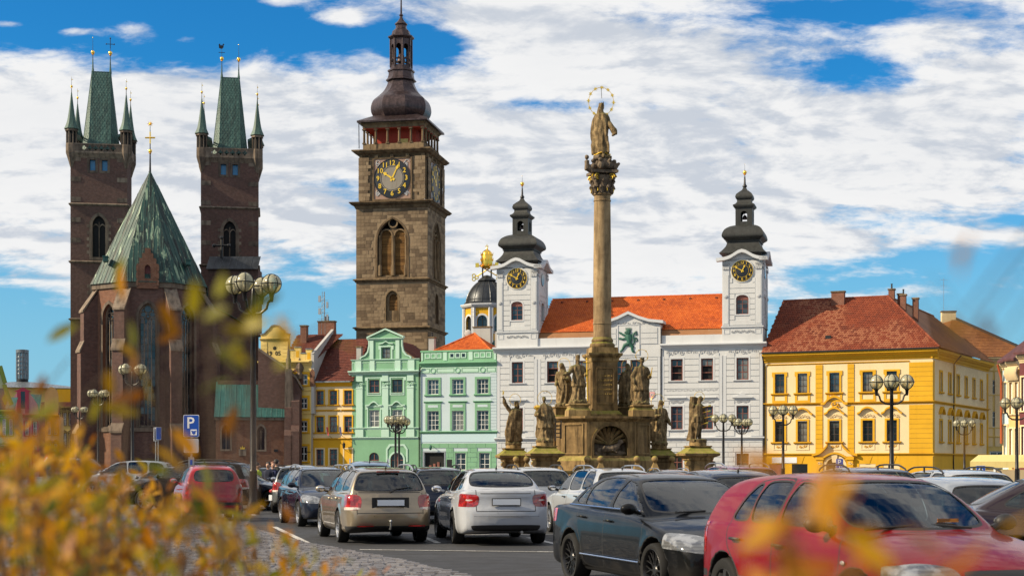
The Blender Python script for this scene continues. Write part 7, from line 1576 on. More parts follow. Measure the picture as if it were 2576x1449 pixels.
 b.tube([(-.35,.05,1.35),(-.62,.0,.98),(-.72,.05,.88),(-.5,.05,.80)],[.12,.14,.09,.05],8);b.tube([(.22,.0,1.6),(.40,.02,1.2),(.36,.0,.85)],[.12,.12,.06],8)
 b.sphere((.28,-.28,1.55),.13,8,6);b.sphere((.30,-.30,1.75),.085,8,6)
 b.xf(Matrix.Rotation(R(150),4,'Z'));me=skin_mesh(b,.026,'madonna',[SAND_STATUE],.028,7,seed=4,fold=.016)
 lo=bpy.data.objects.new('madonna_statue',None)
 st=thing('madonna_statue','weathered stone Madonna with a crown on top of the column','statue',tuple(mo_world(cc,zg+.72)),0)
 link('figure',me,st);st.scale=(1.06,1.1,1.2)
 hl=halo(st,(-.05,.1,2.28),.58,GOLD_P,12,.012);q=MB();q.tube([(-.05,.1,2.88),(-.02,.05,2.4)],.012,4);q.build('halo_stay',IRON,hl)
 q=MB();q.tube([(.38*math.cos(a)+.0,.32*math.sin(a),.10+.04*math.sin(3*a))for a in np.linspace(0,2*math.pi,25)[:-1]],.022,5,closed=True);q.build('gilt_hem',GOLD_P,st,60)
 spots={}
 for nm,zx,d,zf,zb in(('lf',835,43.3,4.50,3.88),('lb',690,44.6,4.45,3.60),('rf',1460,43.3,4.44,3.88),('rb',1310,44.5,4.42,3.60)):
  x,y=mloc(ZL(zx,0)[0],d);b=MB();frieze_stack(b,(x,y),[(.54,.54,zb),(.52,.52,zb+.3),(.44,.44,zb+.42),(.46,.46,zf-.12),(.52,.52,zf-.06),(.50,.50,zf)]);b.build('statue_plinth',SAND,mo);spots[nm]=(x,y,zf)
  if zb<3.8:b=MB();b.box(x-.85,x+.85,y-.8,y+.8,.5,zb-.002);b.build('wing_block',SAND,mo);frame_piece(mo,x-.55,x+.25,2.1,3.3,.07,y-.8,.05,SAND,'panel_frame')
 return mo,spots,Z
def mo_world(xy,z):return(MONO.x+xy[0]*_c-xy[1]*_s,MONO.y+xy[0]*_s+xy[1]*_c,z)
mono,MSPOTS,_Z=monument()
STG='stone saints round the column'
def statue(name,label,where,turn,build,seed,scale=1.0,voxel=.026):
 b=MB();build(b);me=skin_mesh(b,voxel,'figure',[SAND_STATUE],.03,7.5,seed=seed,fold=.018);t=thing(name,label,'statue',where,turn,STG);t.scale=(scale,)*3;link('figure',me,t);return t
def saints():
 t=statue('bishop_statue','stone saint with a mitre holding a tall golden double cross beside the pedestal',mo_world(MSPOTS['lf'][:2],MSPOTS['lf'][2]+.08),R(10),lambda b:robed(b,2.2,.03,.04,[(-1,(-.44,-.10,1.38),(-.68,-.25,1.30),(-1,-.3,0)),(1,(.40,-.12,1.32),(.30,-.42,1.28),(-.2,-1,.2))],R(15),beard=True,crown='mitre',hem2=.75,seed=1.0),1)
 q=MB();q.tube([(.36,-.5,.05),(.34,-.48,2.12)],.022,6);q.tube([(.16,-.48,1.88),(.52,-.48,1.88)],.02,6);q.tube([(.24,-.48,2.02),(.44,-.48,2.02)],.02,6);q.build('double_cross',GOLD_P,t,60)
 t=statue('veiled_statue','veiled stone woman behind the bishop on the left of the pedestal',mo_world(MSPOTS['lb'][:2],MSPOTS['lb'][2]+.08),R(-20),lambda b:robed(b,2.08,-.02,.06,[(-1,(-.36,.0,1.25),(-.28,-.3,1.0),(.3,-1,-.2)),(1,(.36,-.05,1.3),(.2,-.32,1.35),(-.5,-1,.2))],R(-20),cloak=1.1,hair='veil',seed=2.4,folds=.1),2);halo(t,(0,.12,2.0),.33,GOLD_P)
 t=statue('crowned_king_statue','stone king with crown and star halo right of the pedestal',mo_world(MSPOTS['rf'][:2],MSPOTS['rf'][2]+.08),R(5),lambda b:robed(b,2.2,.0,-.04,[(-1,(-.42,-.02,1.25),(-.36,-.22,.95),(.1,-.6,-.8)),(1,(.42,-.05,1.25),(.36,-.38,1.28),(0,-1,.4))],R(-10),cloak=1.15,beard=True,crown='crown',hem2=.6,seed=3.1),3);halo(t,(.06,.1,2.30),.30,GOLD_P,5);q=MB();q.tube([(.40,-.45,1.25),(.46,-.5,1.7)],[.03,.02],5);q.build('palm',GOLD_P,t)
 t=statue('hooded_statue','hooded stone figure leaning on a staff behind the king',mo_world(MSPOTS['rb'][:2],MSPOTS['rb'][2]+.08),R(-150),lambda b:robed(b,2.08,-.06,.07,[(-1,(-.40,-.12,1.3),(-.42,-.42,1.05),(-.2,-1,-.3)),(1,(.34,-.05,1.25),(.2,-.3,1.15),(-.5,-1,0))],R(-20),cloak=1.2,hair='veil',seed=4.7,folds=.12),4);halo(t,(0,.12,1.98),.31,GOLD_P);q=MB();q.tube([(-.46,-.55,0),(-.42,-.48,1.4)],.022,6);q.build('staff',SAND_DARK,t)
 def outer(zx,d,ztop,yaw,name,label,w_=.60):
  x,y=spot(ZL(zx,0)[0],d);b=MB();k=w_/.60
  t=thing(name,label,'pedestal',(x,y,0),R(yaw),'scrolled pedestals round the column')
  frieze_stack(b,(0,0),[(.62*k,.62*k,0),(.62*k,.62*k,.3),(.50*k,.50*k,.4),(.48*k,.48*k,ztop-.72),(.56*k,.56*k,ztop-.66),(.58*k,.58*k,ztop-.56),(.80*k,.80*k,ztop-.46),(.82*k,.82*k,ztop-.36)]);b.build('die',SAND,t)
  b=MB();frieze_stack(b,(0,0),[(.82*k,.82*k,ztop-.36),(.62*k,.62*k,ztop-.24),(.46*k,.46*k,ztop-.08),(.52*k,.52*k,ztop-.05),(.52*k,.52*k,ztop)]);b.build('cap',SAND,t)
  for sx in(-1,1):
   b=MB();b.prism([(sx*.47*k,.3),(sx*.80*k,.3),(sx*.64*k,.8),(sx*.55*k,1.4),(sx*.66*k,ztop-.75),(sx*.47*k,ztop-.7)],-.46*k,-.2*k);b.build('volute_bracket',SAND,t);b=MB();b.tube([(sx*.58*k,-.5*k,ztop-.82),(sx*.58*k,-.15*k,ztop-.82)],.11*k,10);b.build('scroll',SAND,t,50)
  b=MB();b.lathe([(.40*k,ztop),(.40*k,ztop+.16)],14);b.build('base_disc',SAND,t,40);return(x,y,ztop+.24)
 p=outer(200,45.3,2.40,9,'pedestal','mossy stone pedestal under the saint with the raised arm',.60)
 t=statue('raised_arm_statue','stone saint raising one arm with a golden flame, leftmost of the figures',p,R(-155),lambda b:robed(b,2.15,-.10,.08,[(1,(.42,-.05,1.98),(.52,-.08,2.32),(.1,0,1)),(-1,(-.36,-.1,1.3),(-.1,-.32,1.45),(1,-.5,.3))],R(20),cloak=1.1,beard=True,hair='long',seed=5.2,folds=.11),5);halo(t,(-.05,.1,2.2),.30,GOLD_P);q=MB();q.tube([(.54,-.08,2.45),(.52,-.08,2.58),(.55,-.08,2.68)],[.035,.04,.008],6);q.build('flame',GOLD,t)
 p=outer(508,42.2,2.45,9,'pedestal','mossy stone pedestal under the haloed deacon')
 t=statue('deacon_statue','haloed stone deacon holding a bunch of golden leaves and a gridiron',p,R(8),lambda b:robed(b,2.08,.02,.05,[(-1,(-.46,-.08,1.25),(-.34,-.38,1.30),(-.2,-.8,.6)),(1,(.42,.0,1.25),(.48,-.12,.98),(.1,-.3,-1))],R(-12),hem2=.62,seed=6.3,cloak=1.05),6);halo(t,(.03,.1,2.0),.34,GOLD_P)
 for k in range(6):a=R(60+18*k);q=MB();q.tube([(-.42,-.46,1.42),(-.42+.12*math.cos(a),-.48,1.42+.14*math.sin(a)),(-.42+.22*math.cos(a),-.48,1.42+.26*math.sin(a))],[.012,.045,.012],6);q.build('gilt_leaf',GOLD,t)
 q=MB();q.box(.46,.54,-.1,-.04,.0,1.05);q.box(.74,.80,-.1,-.04,.1,.95)
 for k in range(5):q.box(.54,.74,-.09,-.05,.15+.18*k,.20+.18*k)
 q.build('gridiron',SAND_DARK,t)
 p=outer(1640,45.3,2.40,9,'pedestal','mossy stone pedestal hidden behind the right corner of the column base')
 t=statue('striding_saint_statue','stone saint in a swirling cloak with a thin halo behind the column base',p,R(25),lambda b:robed(b,2.2,.05,-.07,[(-1,(-.42,-.1,1.3),(-.2,-.38,1.40),(.8,-.6,.2)),(1,(.45,.0,1.3),(.50,-.2,1.0),(.2,-.6,-.6))],R(20),cloak=1.3,beard=True,hair='long',seed=7.7,folds=.13),7);halo(t,(-.02,.12,2.12),.38,GOLD_P)
 p=outer(2022,42.0,2.45,9,'pedestal','mossy scrolled pedestal under the half naked saint',.62)
 def seb(b):
  b.tube([(-.22,.22,.0),(-.20,.2,.8),(-.22,.18,1.5),(-.16,.14,2.05)],[.24,.17,.15,.17],10)
  b.tube([(.05,-.02,.06),(.10,-.02,.55),(.02,.0,1.02)],[.07,.10,.15],10);b.tube([(-.12,-.1,.06),(-.06,-.14,.55),(-.06,.0,1.02)],[.07,.10,.15],10)
  for x,y in((.07,-.1),(-.1,-.18)):b.tube([(x,y+.05,.05),(x,y-.12,.03)],[.06,.04],6)
  loft(b,[(-.02,0,.98,.19,.15),(-.02,-.02,1.1,.20,.16),(.02,-.01,1.28,.175,.13),(.05,0,1.48,.22,.15),(.05,0,1.62,.24,.14),(.06,0,1.70,.12,.10),(.08,-.02,1.80,.07,.07)],20);loft(b,[(-.02,0,.86,.25,.20),(-.02,0,1.0,.24,.2),(-.02,0,1.08,.21,.17)],20,.12,7)
  b.tube([(.26,0,1.6),(.36,.05,1.32),(.34,-.05,1.08)],[.085,.07,.05],8);hand_at(b,(.34,-.05,1.06),(0,-.2,-1));b.tube([(-.18,0,1.6),(-.32,.1,1.75),(-.2,.2,1.95)],[.085,.07,.05],8);b.tube([(.28,.05,1.2),(.40,.05,.95),(.34,.05,.6)],[.1,.12,.05],8)
  head_at(b,(.12,-.03,1.93),R(35),(R(-8),R(10)),1,hair='long');b.lathe([(.40,-.1),(.42,.05)],14)
 t=statue('martyr_statue','half naked stone martyr tied to a tree trunk, pierced by golden arrows',p,R(10),seb,8,1.0,.024)
 for x,z,dx in((.2,1.55,.3),(.2,1.3,.28),(.12,.75,.25),(.28,1.05,.3)):q=MB();q.tube([(x,-.1,z),(x+dx,-.25,z+.08)],.012,5);q.prism([(x+dx-.06,z+.02),(x+dx+.05,z+.06),(x+dx+.05,z+.13),(x+dx-.06,z+.10)],-.26,-.24);q.build('arrow',GOLD,t)
 halo(t,(.1,.08,2.05),.24,GOLD_P)
saints()
def balustrade():
 def post(zx,d,lab,lowv=1.35):
  x,y=spot(ZL(zx,0)[0],d);t=thing('ball_post',lab,'post',(x,y,0),MY,'stone posts with ball finials round the column')
  b=MB();frieze_stack(b,(0,0),[(.20,.20,0),(.20,.20,lowv-.1),(.23,.23,lowv-.05),(.23,.23,lowv)]);b.build('shaft',SAND,t);b=MB();b.stack([(-.18,.18,-.18,.18,lowv),(-.15,.15,-.15,.15,lowv+.08),(-.07,.07,-.07,.07,lowv+.30),(-.09,.09,-.09,.09,lowv+.34)]);b.build('neck',SAND,t);b=MB();b.sphere((0,0,lowv+.48),.16,16,12);b.build('ball',SAND,t,60);return Vector((x,y,0))
 labs=['ball-topped stone post, leftmost, in front of the raised-arm saint','ball-topped stone post touching the deacon pedestal','shaded ball-topped stone post left of the niche','ball-topped stone post on the left of the iron gate','ball-topped stone post on the right of the iron gate','ball-topped stone post under the right corner of the column base','ball-topped stone post, rightmost, before the white wall']
 P=[post(zx,d,l)for(zx,d),l in zip(((226,44.0),(333,43.2),(930,42.6),(1062,42.0),(1420,42.0),(1597,42.4),(1768,43.6)),labs)]
 def rail(a,c,lab):
  a,c=Vector(a),Vector(c);L=(c-a).length;t=thing('stone_balustrade',lab,'balustrade',tuple(a),math.atan2(c.y-a.y,c.x-a.x),'low stone balustrade runs')
  b=MB();b.prism_x([(-.16,1.12),(.16,1.12),(.18,1.2),(.14,1.28),(-.14,1.28),(-.18,1.2)],.2,L-.2);b.build('top_rail',SAND,t);b=MB();b.box(.2,L-.2,-.17,.17,0,.3);b.build('bottom_rail',SAND,t);n=max(1,int((L-.4)/.3))
  for i in range(n):shared(('baluster',),'baluster',SAND,lambda b:b.lathe([(.08,.3),(.09,.36),(.06,.42),(.115,.62),(.06,.92),(.085,1.02),(.085,1.12)],8),t,(.2+(L-.4)*(i+.5)/n,0,0),0,40)
 rail(mo_world((-2.6,-2.6),0),P[2],'low stone balustrade under the left base panels');rail(P[4],P[5],'short stone balustrade right of the gate');rail(P[5],(*spot(ZL(1905,0)[0],42.3),0),'low stone balustrade leading to the martyr pedestal');rail(P[0]+Vector((.02,.3,0)),P[1],'short stone balustrade behind the deacon')
 a,c=P[3],P[4];L=(c-a).length;t=thing('iron_gate','low black wrought iron gate before the niche','gate',tuple(a),math.atan2(c.y-a.y,c.x-a.x));fr=MB()
 for x0,x1 in((.28,L/2-.02),(L/2+.02,L-.28)):
  for z in(.15,1.3):fr.tube([(x0,0,z),(x1,0,z)],.02,5)
  for x in(x0,x1):fr.tube([(x,0,.1),(x,0,1.38)],.022,5)
 fr.build('frame',IRON,t)
 n=14
 for k in range(n):x=.32+(L-.64)*(k+.5)/n;shared(('gatebar',),'bar',IRON,lambda b:b.tube([(0,0,.12),(0,0,1.32)],.011,4),t,(x,0,0))
balustrade()
# --- ground
def ground_surfaces():
 s=900;b=MB();b.add([(-s,-60,0),(s,-60,0),(s,1500,0),(-s,1500,0)],[(0,1,2,3)]);o=b.build('ground',PAVING);o['kind']='structure'
 A=[(60,-8),(60,66),(-11.5,66),(-8.6,50),(-6.4,37),(-4.0,29.6),(-2.6,26.2),(-1.5,23.5),(-.55,20.7),(.2,17.8),(.6,14.3),(.7,-8)]
 b=MB();b.add([(x,y,.004)for x,y in A],[tuple(range(len(A)))]);o=b.build('car_park',ASPHALT);o['kind']='structure'
 rnd=random.Random(21);base=MB();base.add([(x,y,.005)for x,y in[(-30,14),(.6,14.3),(.2,17.8),(-.55,20.7),(-1.5,23.5),(-2.6,26.2),(-4.0,29.6),(-6.4,37),(-8.6,50),(-11.5,66),(-30,66)]],[tuple(range(11))]);bs=base.build('cobbled_pavement',plain('sett_joint',(.045,.042,.04),.9));bs['kind']='structure'
 edge=A[2:10]
 def xmax(y):
  for(x0,y0),(x1,y1)in zip(edge,edge[1:]):
   if y1<=y<=y0:return x1+(x0-x1)*(y-y1)/(y0-y1)
  return.3
 def stone_fn(b,w_,d,h):
  g=.012;i=.03;b.add([(-w_/2+g,-d/2+g,0),(w_/2-g,-d/2+g,0),(w_/2-g,d/2-g,0),(-w_/2+g,d/2-g,0),(-w_/2+i,-d/2+i,h),(w_/2-i,-d/2+i,h),(w_/2-i,d/2-i,h),(-w_/2+i,d/2-i,h)],[(4,5,6,7),(0,1,5,4),(1,2,6,5),(2,3,7,6),(3,0,4,7)])
 cells=[];y=18.2;j=0
 while y<52:
  d=.19;x=xmax(y)-.02-rnd.random()*.05;xm=-y*.37
  while x>xm:w_=rnd.uniform(.15,.24);cells.append((x-w_/2,y+rnd.uniform(-.008,.008),w_,d,rnd.uniform(.012,.032)));x-=w_
  y+=d;j+=1
 vis=[c for c in cells if c[1]>20.4 and abs(c[0])<c[1]*.335];near=set(id(c)for c in sorted(vis,key=lambda c:c[1]-c[0]*.5)[:300]);rest=MB()
 for c in cells:
  x,y,w_,d,h=c
  if id(c)in near:
   kw=round(w_,2);o=shared(('sett',kw,round(h,2)),'sett',SETT,lambda b:stone_fn(b,kw,d,round(h,2)),bs,(x,y,.004),rnd.uniform(-.03,.03))
  else:n0=len(rest.v);stone_fn(rest,w_,d,h);rest.xf(Matrix.Translation((x,y,.004)),n0)
 rest.build('setts',SETT,bs,kind='stuff')
 def line(p,q,w_,name='parking_line'):
  p,q=Vector((*p,0)),Vector((*q,0));n=Vector((-(q-p).y,(q-p).x,0)).normalized()*w_/2;b=MB();b.add([tuple(v+Vector((0,0,.009)))for v in(p+n,p-n,q-n,q+n)],[(0,1,2,3)]);o=b.build(name,ROADPAINT);o['kind']='structure'
 g=ground
 line(g(690,1325),g(778,1368),.13);line(g(1070,1352),g(1102,1366),.13);line(g(1330,1352),g(1408,1371),.13);line(g(1145,1345),g(1420,1345),.11)
 line(g(1440,1352),g(1560,1380),.13);line(g(610,1284),g(640,1296),.13);line(g(1480,1300),g(1620,1325),.12);line(g(800,1345),g(1000,1345),.11)
 a,c=g(905,1383),g(1412,1389);n=17
 ks=MB().box(-.01,.0,0,.01,-.02,-.01)
 for i in range(n):
  t0,t1=i/n,(i+.97)/n;b=MB();p=[a[0]+(c[0]-a[0])*t0,a[1]+(c[1]-a[1])*t0];q=[a[0]+(c[0]-a[0])*t1,a[1]+(c[1]-a[1])*t1];b.add([(p[0],p[1]-.07,.012),(q[0],q[1]-.07,.012),(q[0],q[1]+.07,.012),(p[0],p[1]+.07,.012)],[(0,1,2,3)]);o=b.build('line_stone',stone_white);o['kind']='structure'
stone_white=stone('pale_line_stone',(.42,.41,.39),(.30,.29,.28),(.52,.51,.49),4,island=.6,stains=.3)
ground_surfaces()
# --- lamps
def lamp_proto(H,label):
 t=thing('street_lamp',label,'street lamp',(0,0,0),0,'four-globe street lamps')
 b=MB();b.lathe([(.20,0),(.20,.25),(.13,.45),(.115,1.3),(.135,1.34),(.10,1.4),(.075,H-.8),(.085,H-.78),(.07,H-.4),(.05,H-.05),(.02,H)],12);b.build('pole',IRON_B,t,40)
 R0,zc=.62,H+.12
 for k in range(4):
  a=R(45+90*k);c,s_=math.cos(a),math.sin(a);P_=lambda r_,z:(r_*c,r_*s_,z)
  b=MB();b.tube([P_(.05,H-.82),P_(.25,H-.80),P_(.45,H-.66),P_(.50,H-.48),P_(.56,H-.42),P_(R0,H-.42)],[.045,.045,.042,.04,.04,.04],7);b.lathe([(.05,H-.46),(.06,H-.40),(.075,H-.24),(.11,H-.20)],10,(R0*c,R0*s_,0));b.build('arm',IRON_B,t,40)
  g=shared(('globe',),'globe',GLOBE,lambda b:b.sphere((0,0,0),.295,24,16),t,(R0*c,R0*s_,zc-.02),a,60)
  def cage(b):
   r_=.305
   for q in range(3):an=R(60)*q+R(30);b.tube([(r_*math.cos(t_)*math.cos(an),r_*math.cos(t_)*math.sin(an),r_*math.sin(t_))for t_ in np.linspace(0,2*math.pi,25)[:-1]],.014,4,closed=True)
   b.tube([(r_*math.cos(t_),r_*math.sin(t_),0)for t_ in np.linspace(0,2*math.pi,25)[:-1]],.016,4,closed=True)
  shared(('cage',),'cage',IRON_B,cage,g,None,0,60);shared(('bulb',),'bulb',SIGNWHITE,lambda b:(b.tube([(0,0,-.26),(0,0,-.05)],.06,8),b.sphere((0,0,.0),.08,8,6)),g,None,0,60)
 return t
LTALL=lamp_proto(7.05,'x');LSHORT=lamp_proto(4.9,'x')
LAMPS=[(LTALL,637,28.0,20,'tall four-globe lamp, nearest, before the right church tower'),(LTALL,333,52.5,10,'tall four-globe lamp in front of the church choir window'),(LTALL,247,70,15,'tall four-globe lamp by the left corner of the church'),(LTALL,200,90,12,'small distant four-globe lamp at the far left of the church'),(LSHORT,995,68,25,'left of the twin lamps before the mint green house'),(LSHORT,1004,71,60,'right of the twin lamps before the mint green house'),(LSHORT,1820,66,45,'lamp with two globes showing, left of the pair by the martyr statue'),(LSHORT,1866,72,20,'lamp with three globes showing before the right end of the town hall'),(LSHORT,1970,56.5,45,'lamp before the left windows of the yellow corner house'),(LSHORT,2243,37.5,45,'large lamp standing before the corner of the yellow corner house'),(LSHORT,2426,74,45,'small lamp before the shaded side wing of the yellow house'),(LSHORT,2558,50,45,'lamp cut by the right edge of the picture')]
_seen=set()
for proto,px,d,rot,lab in LAMPS:
 o=proto if proto.name not in _seen else copy_tree(proto);_seen.add(proto.name);x,y=spot(px,d);o.location=(x,y,0)
 o.rotation_euler=(0,0,R(rot)+math.atan2(x,y)*-1);o['label']=lab
# --- signs
def sign_post(t,x,h,y=.04):b=MB();b.tube([(x,y,0),(x,y,h)],.03,8);b.build('post',STEEL,t,60)
def parking_sign(px,d,zc,s_,label,blank=True,icon=True):
 x,y=spot(px,d);t=thing('parking_sign',label,'road sign',(x,y,0),0,'blue parking signs');sign_post(t,0,zc+.35*s_)
 def rr(w_,h,r_=.04):return[(sx*(w_-r_)+r_*math.cos(a),sz*(h-r_)+r_*math.sin(a))for sx,sz,a0 in((1,1,0),(-1,1,90),(-1,-1,180),(1,-1,270))for a in(R(a0),R(a0+45),R(a0+90))]
 b=MB();b.prism(rr(.25*s_,.35*s_),-.004,.012);p_=b.build('panel',SIGNWHITE,t,None,(0,0,zc));b=MB();b.prism(rr(.235*s_,.335*s_),-.009,-.0045);b.build('blue_field',SIGNBLUE,p_)
 text_piece(p_,'P',.50*s_,SIGNWHITE,(-.02*s_,-.0105,.08*s_),depth=.001,name='letter')
 if icon:
  b=MB();b.box(-.02*s_,.18*s_,-.0125,-.0095,-.29*s_,-.11*s_);ic=b.build('emblem_field',SIGNWHITE,p_);b=MB();b.prism([(.02*s_,-.18*s_),(.14*s_,-.18*s_),(.13*s_,-.24*s_),(.08*s_,-.275*s_),(.03*s_,-.24*s_)],-.016,-.0127);b.prism([(.01*s_,-.17*s_),(.15*s_,-.17*s_),(.17*s_,-.14*s_),(.08*s_,-.155*s_),(-.01*s_,-.14*s_)],-.016,-.0127);b.build('emblem',SIGNBLUE,ic)
 if blank:
  b=MB();b.prism(rr(.25*s_,.24*s_),-.004,.012);q=b.build('lower_panel',IRON,t,None,(0,0,zc-.62*s_));b=MB();b.prism(rr(.235*s_,.225*s_),-.009,-.0045);b.build('blank_field',SIGNGREY,q)
  b=MB();b.box(-.09,.09,-.02,.02,zc-1.32,zc-.98);q=b.build('small_panel',STEEL,t);b=MB();b.prism([(-.03,zc-1.22),(.04,zc-1.22),(.04,zc-1.06),(-.03,zc-1.06)],-.024,-.0205);b.build('pictogram',SIGNBLUE,q)
 return t
parking_sign(481,28.3,height(1071,28.3),1.0,'blue parking sign with a blank white panel below, before the church')
parking_sign(2112,44,height(1166,44),.72,'blue parking sign above the car roofs before the yellow house portal',False)
def small_sign(px,d,zc,w_,h,kind,label,rot=0):
 x,y=spot(px,d);t=thing('road_sign',label,'road sign',(x,y,0),R(rot));sign_post(t,0,zc+h*.5)
 if kind=='tri':
  b=MB();b.prism([(-w_,zc-h*.4),(w_,zc-h*.4),(0,zc+h*.6)],-.004,.012);p_=b.build('panel',SIGNRED,t);b=MB();b.prism([(-w_*.68,zc-h*.26),(w_*.68,zc-h*.26),(0,zc+h*.36)],-.01,-.0045);b.build('white_field',SIGNWHITE,p_);b=MB();b.tube([(-w_*.2,-.014,zc-h*.18),(.0,-.014,zc+h*.1),(w_*.2,-.014,zc-h*.2)],.03,4);b.build('pictogram',IRON,p_)
 else:
  b=MB();b.box(-w_,w_,-.004,.012,zc-h,zc+h);p_=b.build('panel',SIGNWHITE,t);b=MB();b.box(-w_+.02,w_-.02,-.009,-.0045,zc-h+.02,zc+h-.02);b.build('blue_field',SIGNBLUE if kind!='grey' else SIGNGREY,p_)
  if kind=='arrow':b=MB();b.prism([(-.06,zc-h*.7),(.06,zc-h*.7),(.06,zc+h*.05),(.17,zc+h*.05),(0,zc+h*.65),(-.17,zc+h*.05),(-.06,zc+h*.05)],-.014,-.0095);b.build('arrow',SIGNWHITE,p_)
small_sign(2467,58,height(1182,58),.30,.30,'arrow','blue square sign with a white arrow by the side street');small_sign(118,62,height(1158,62),.45,.8,'tri','red and white triangular roadworks sign at the far left')
small_sign(399,60,height(1090,60),.26,.42,'blue','narrow blue sign seen aslant before the choir',62);small_sign(393,60,height(1092,60),.28,.45,'grey','grey sign back beside the slanting blue sign',70)
# --- cars: bodies carved as smooth solids, then cut into panels, glass and lamps
def chaikin(poly,n=2,closed=True):
 P=np.array(poly,float)
 for _ in range(n):
  Q=np.roll(P,-1,0);P=np.stack([.75*P+.25*Q,.25*P+.75*Q],1).reshape(-1,2)
 return P
def rc(poly,r=.05,n=2):
 """polygon with its corners rounded off locally"""
 P=[np.array(q,float)for q in poly];out=[]
 for i in range(len(P)):
  a,b,c=P[i-1],P[i],P[(i+1)%len(P)];l1,l2=np.linalg.norm(a-b),np.linalg.norm(c-b)
  for v,l in((a-b,l1),(c-b,l2)):out.append(b+v/max(l,1e-6)*min(r,.45*l))
 return chaikin(out,n)
def sd_poly(x,y,P):
 d=np.full(x.shape,1e9);s=np.ones(x.shape)
 n=len(P);j=n-1
 for i in range(n):
  ex,ey=P[j,0]-P[i,0],P[j,1]-P[i,1];wx,wy=x-P[i,0],y-P[i,1]
  t=np.clip((wx*ex+wy*ey)/(ex*ex+ey*ey+1e-12),0,1);bx,by=wx-ex*t,wy-ey*t
  d=np.minimum(d,bx*bx+by*by)
  c1=y>=P[i,1];c2=y<P[j,1];c3=ex*wy>ey*wx
  s=np.where((c1&c2&c3)|(~c1&~c2&~c3),-s,s);j=i
 return s*np.sqrt(d)
def smax(a,b,k):
 h=np.maximum(k-np.abs(a-b),0)/k;return np.maximum(a,b)+h*h*k*.25
def smin(a,b,k):return-smax(-a,-b,k)
def sstep(x,a,b):
 t=np.clip((x-a)/(b-a),0,1);return t*t*(3-2*t)
class Lut:
 """a polygon's distance on a fine grid, for the first coarse pass"""
 def __init__(s,P,x0,x1,y0,y1,h=.03):
  s.x0,s.y0,s.h=x0,y0,h;gx=np.arange(x0,x1+h,h);gy=np.arange(y0,y1+h,h);X,Y=np.meshgrid(gx,gy,indexing='ij');s.g=sd_poly(X,Y,P)
 def __call__(s,x,y):
  a=np.clip((x-s.x0)/s.h,0,s.g.shape[0]-1.001);b=np.clip((y-s.y0)/s.h,0,s.g.shape[1]-1.001);i=a.astype(int);j=b.astype(int);a=a-i;b=b-j;g=s.g
  return(g[i,j]*(1-a)+g[i+1,j]*a)*(1-b)+(g[i,j+1]*(1-a)+g[i+1,j+1]*a)*b
def mirror_half(pts):return[(-y,z)for y,z in pts[::-1]]
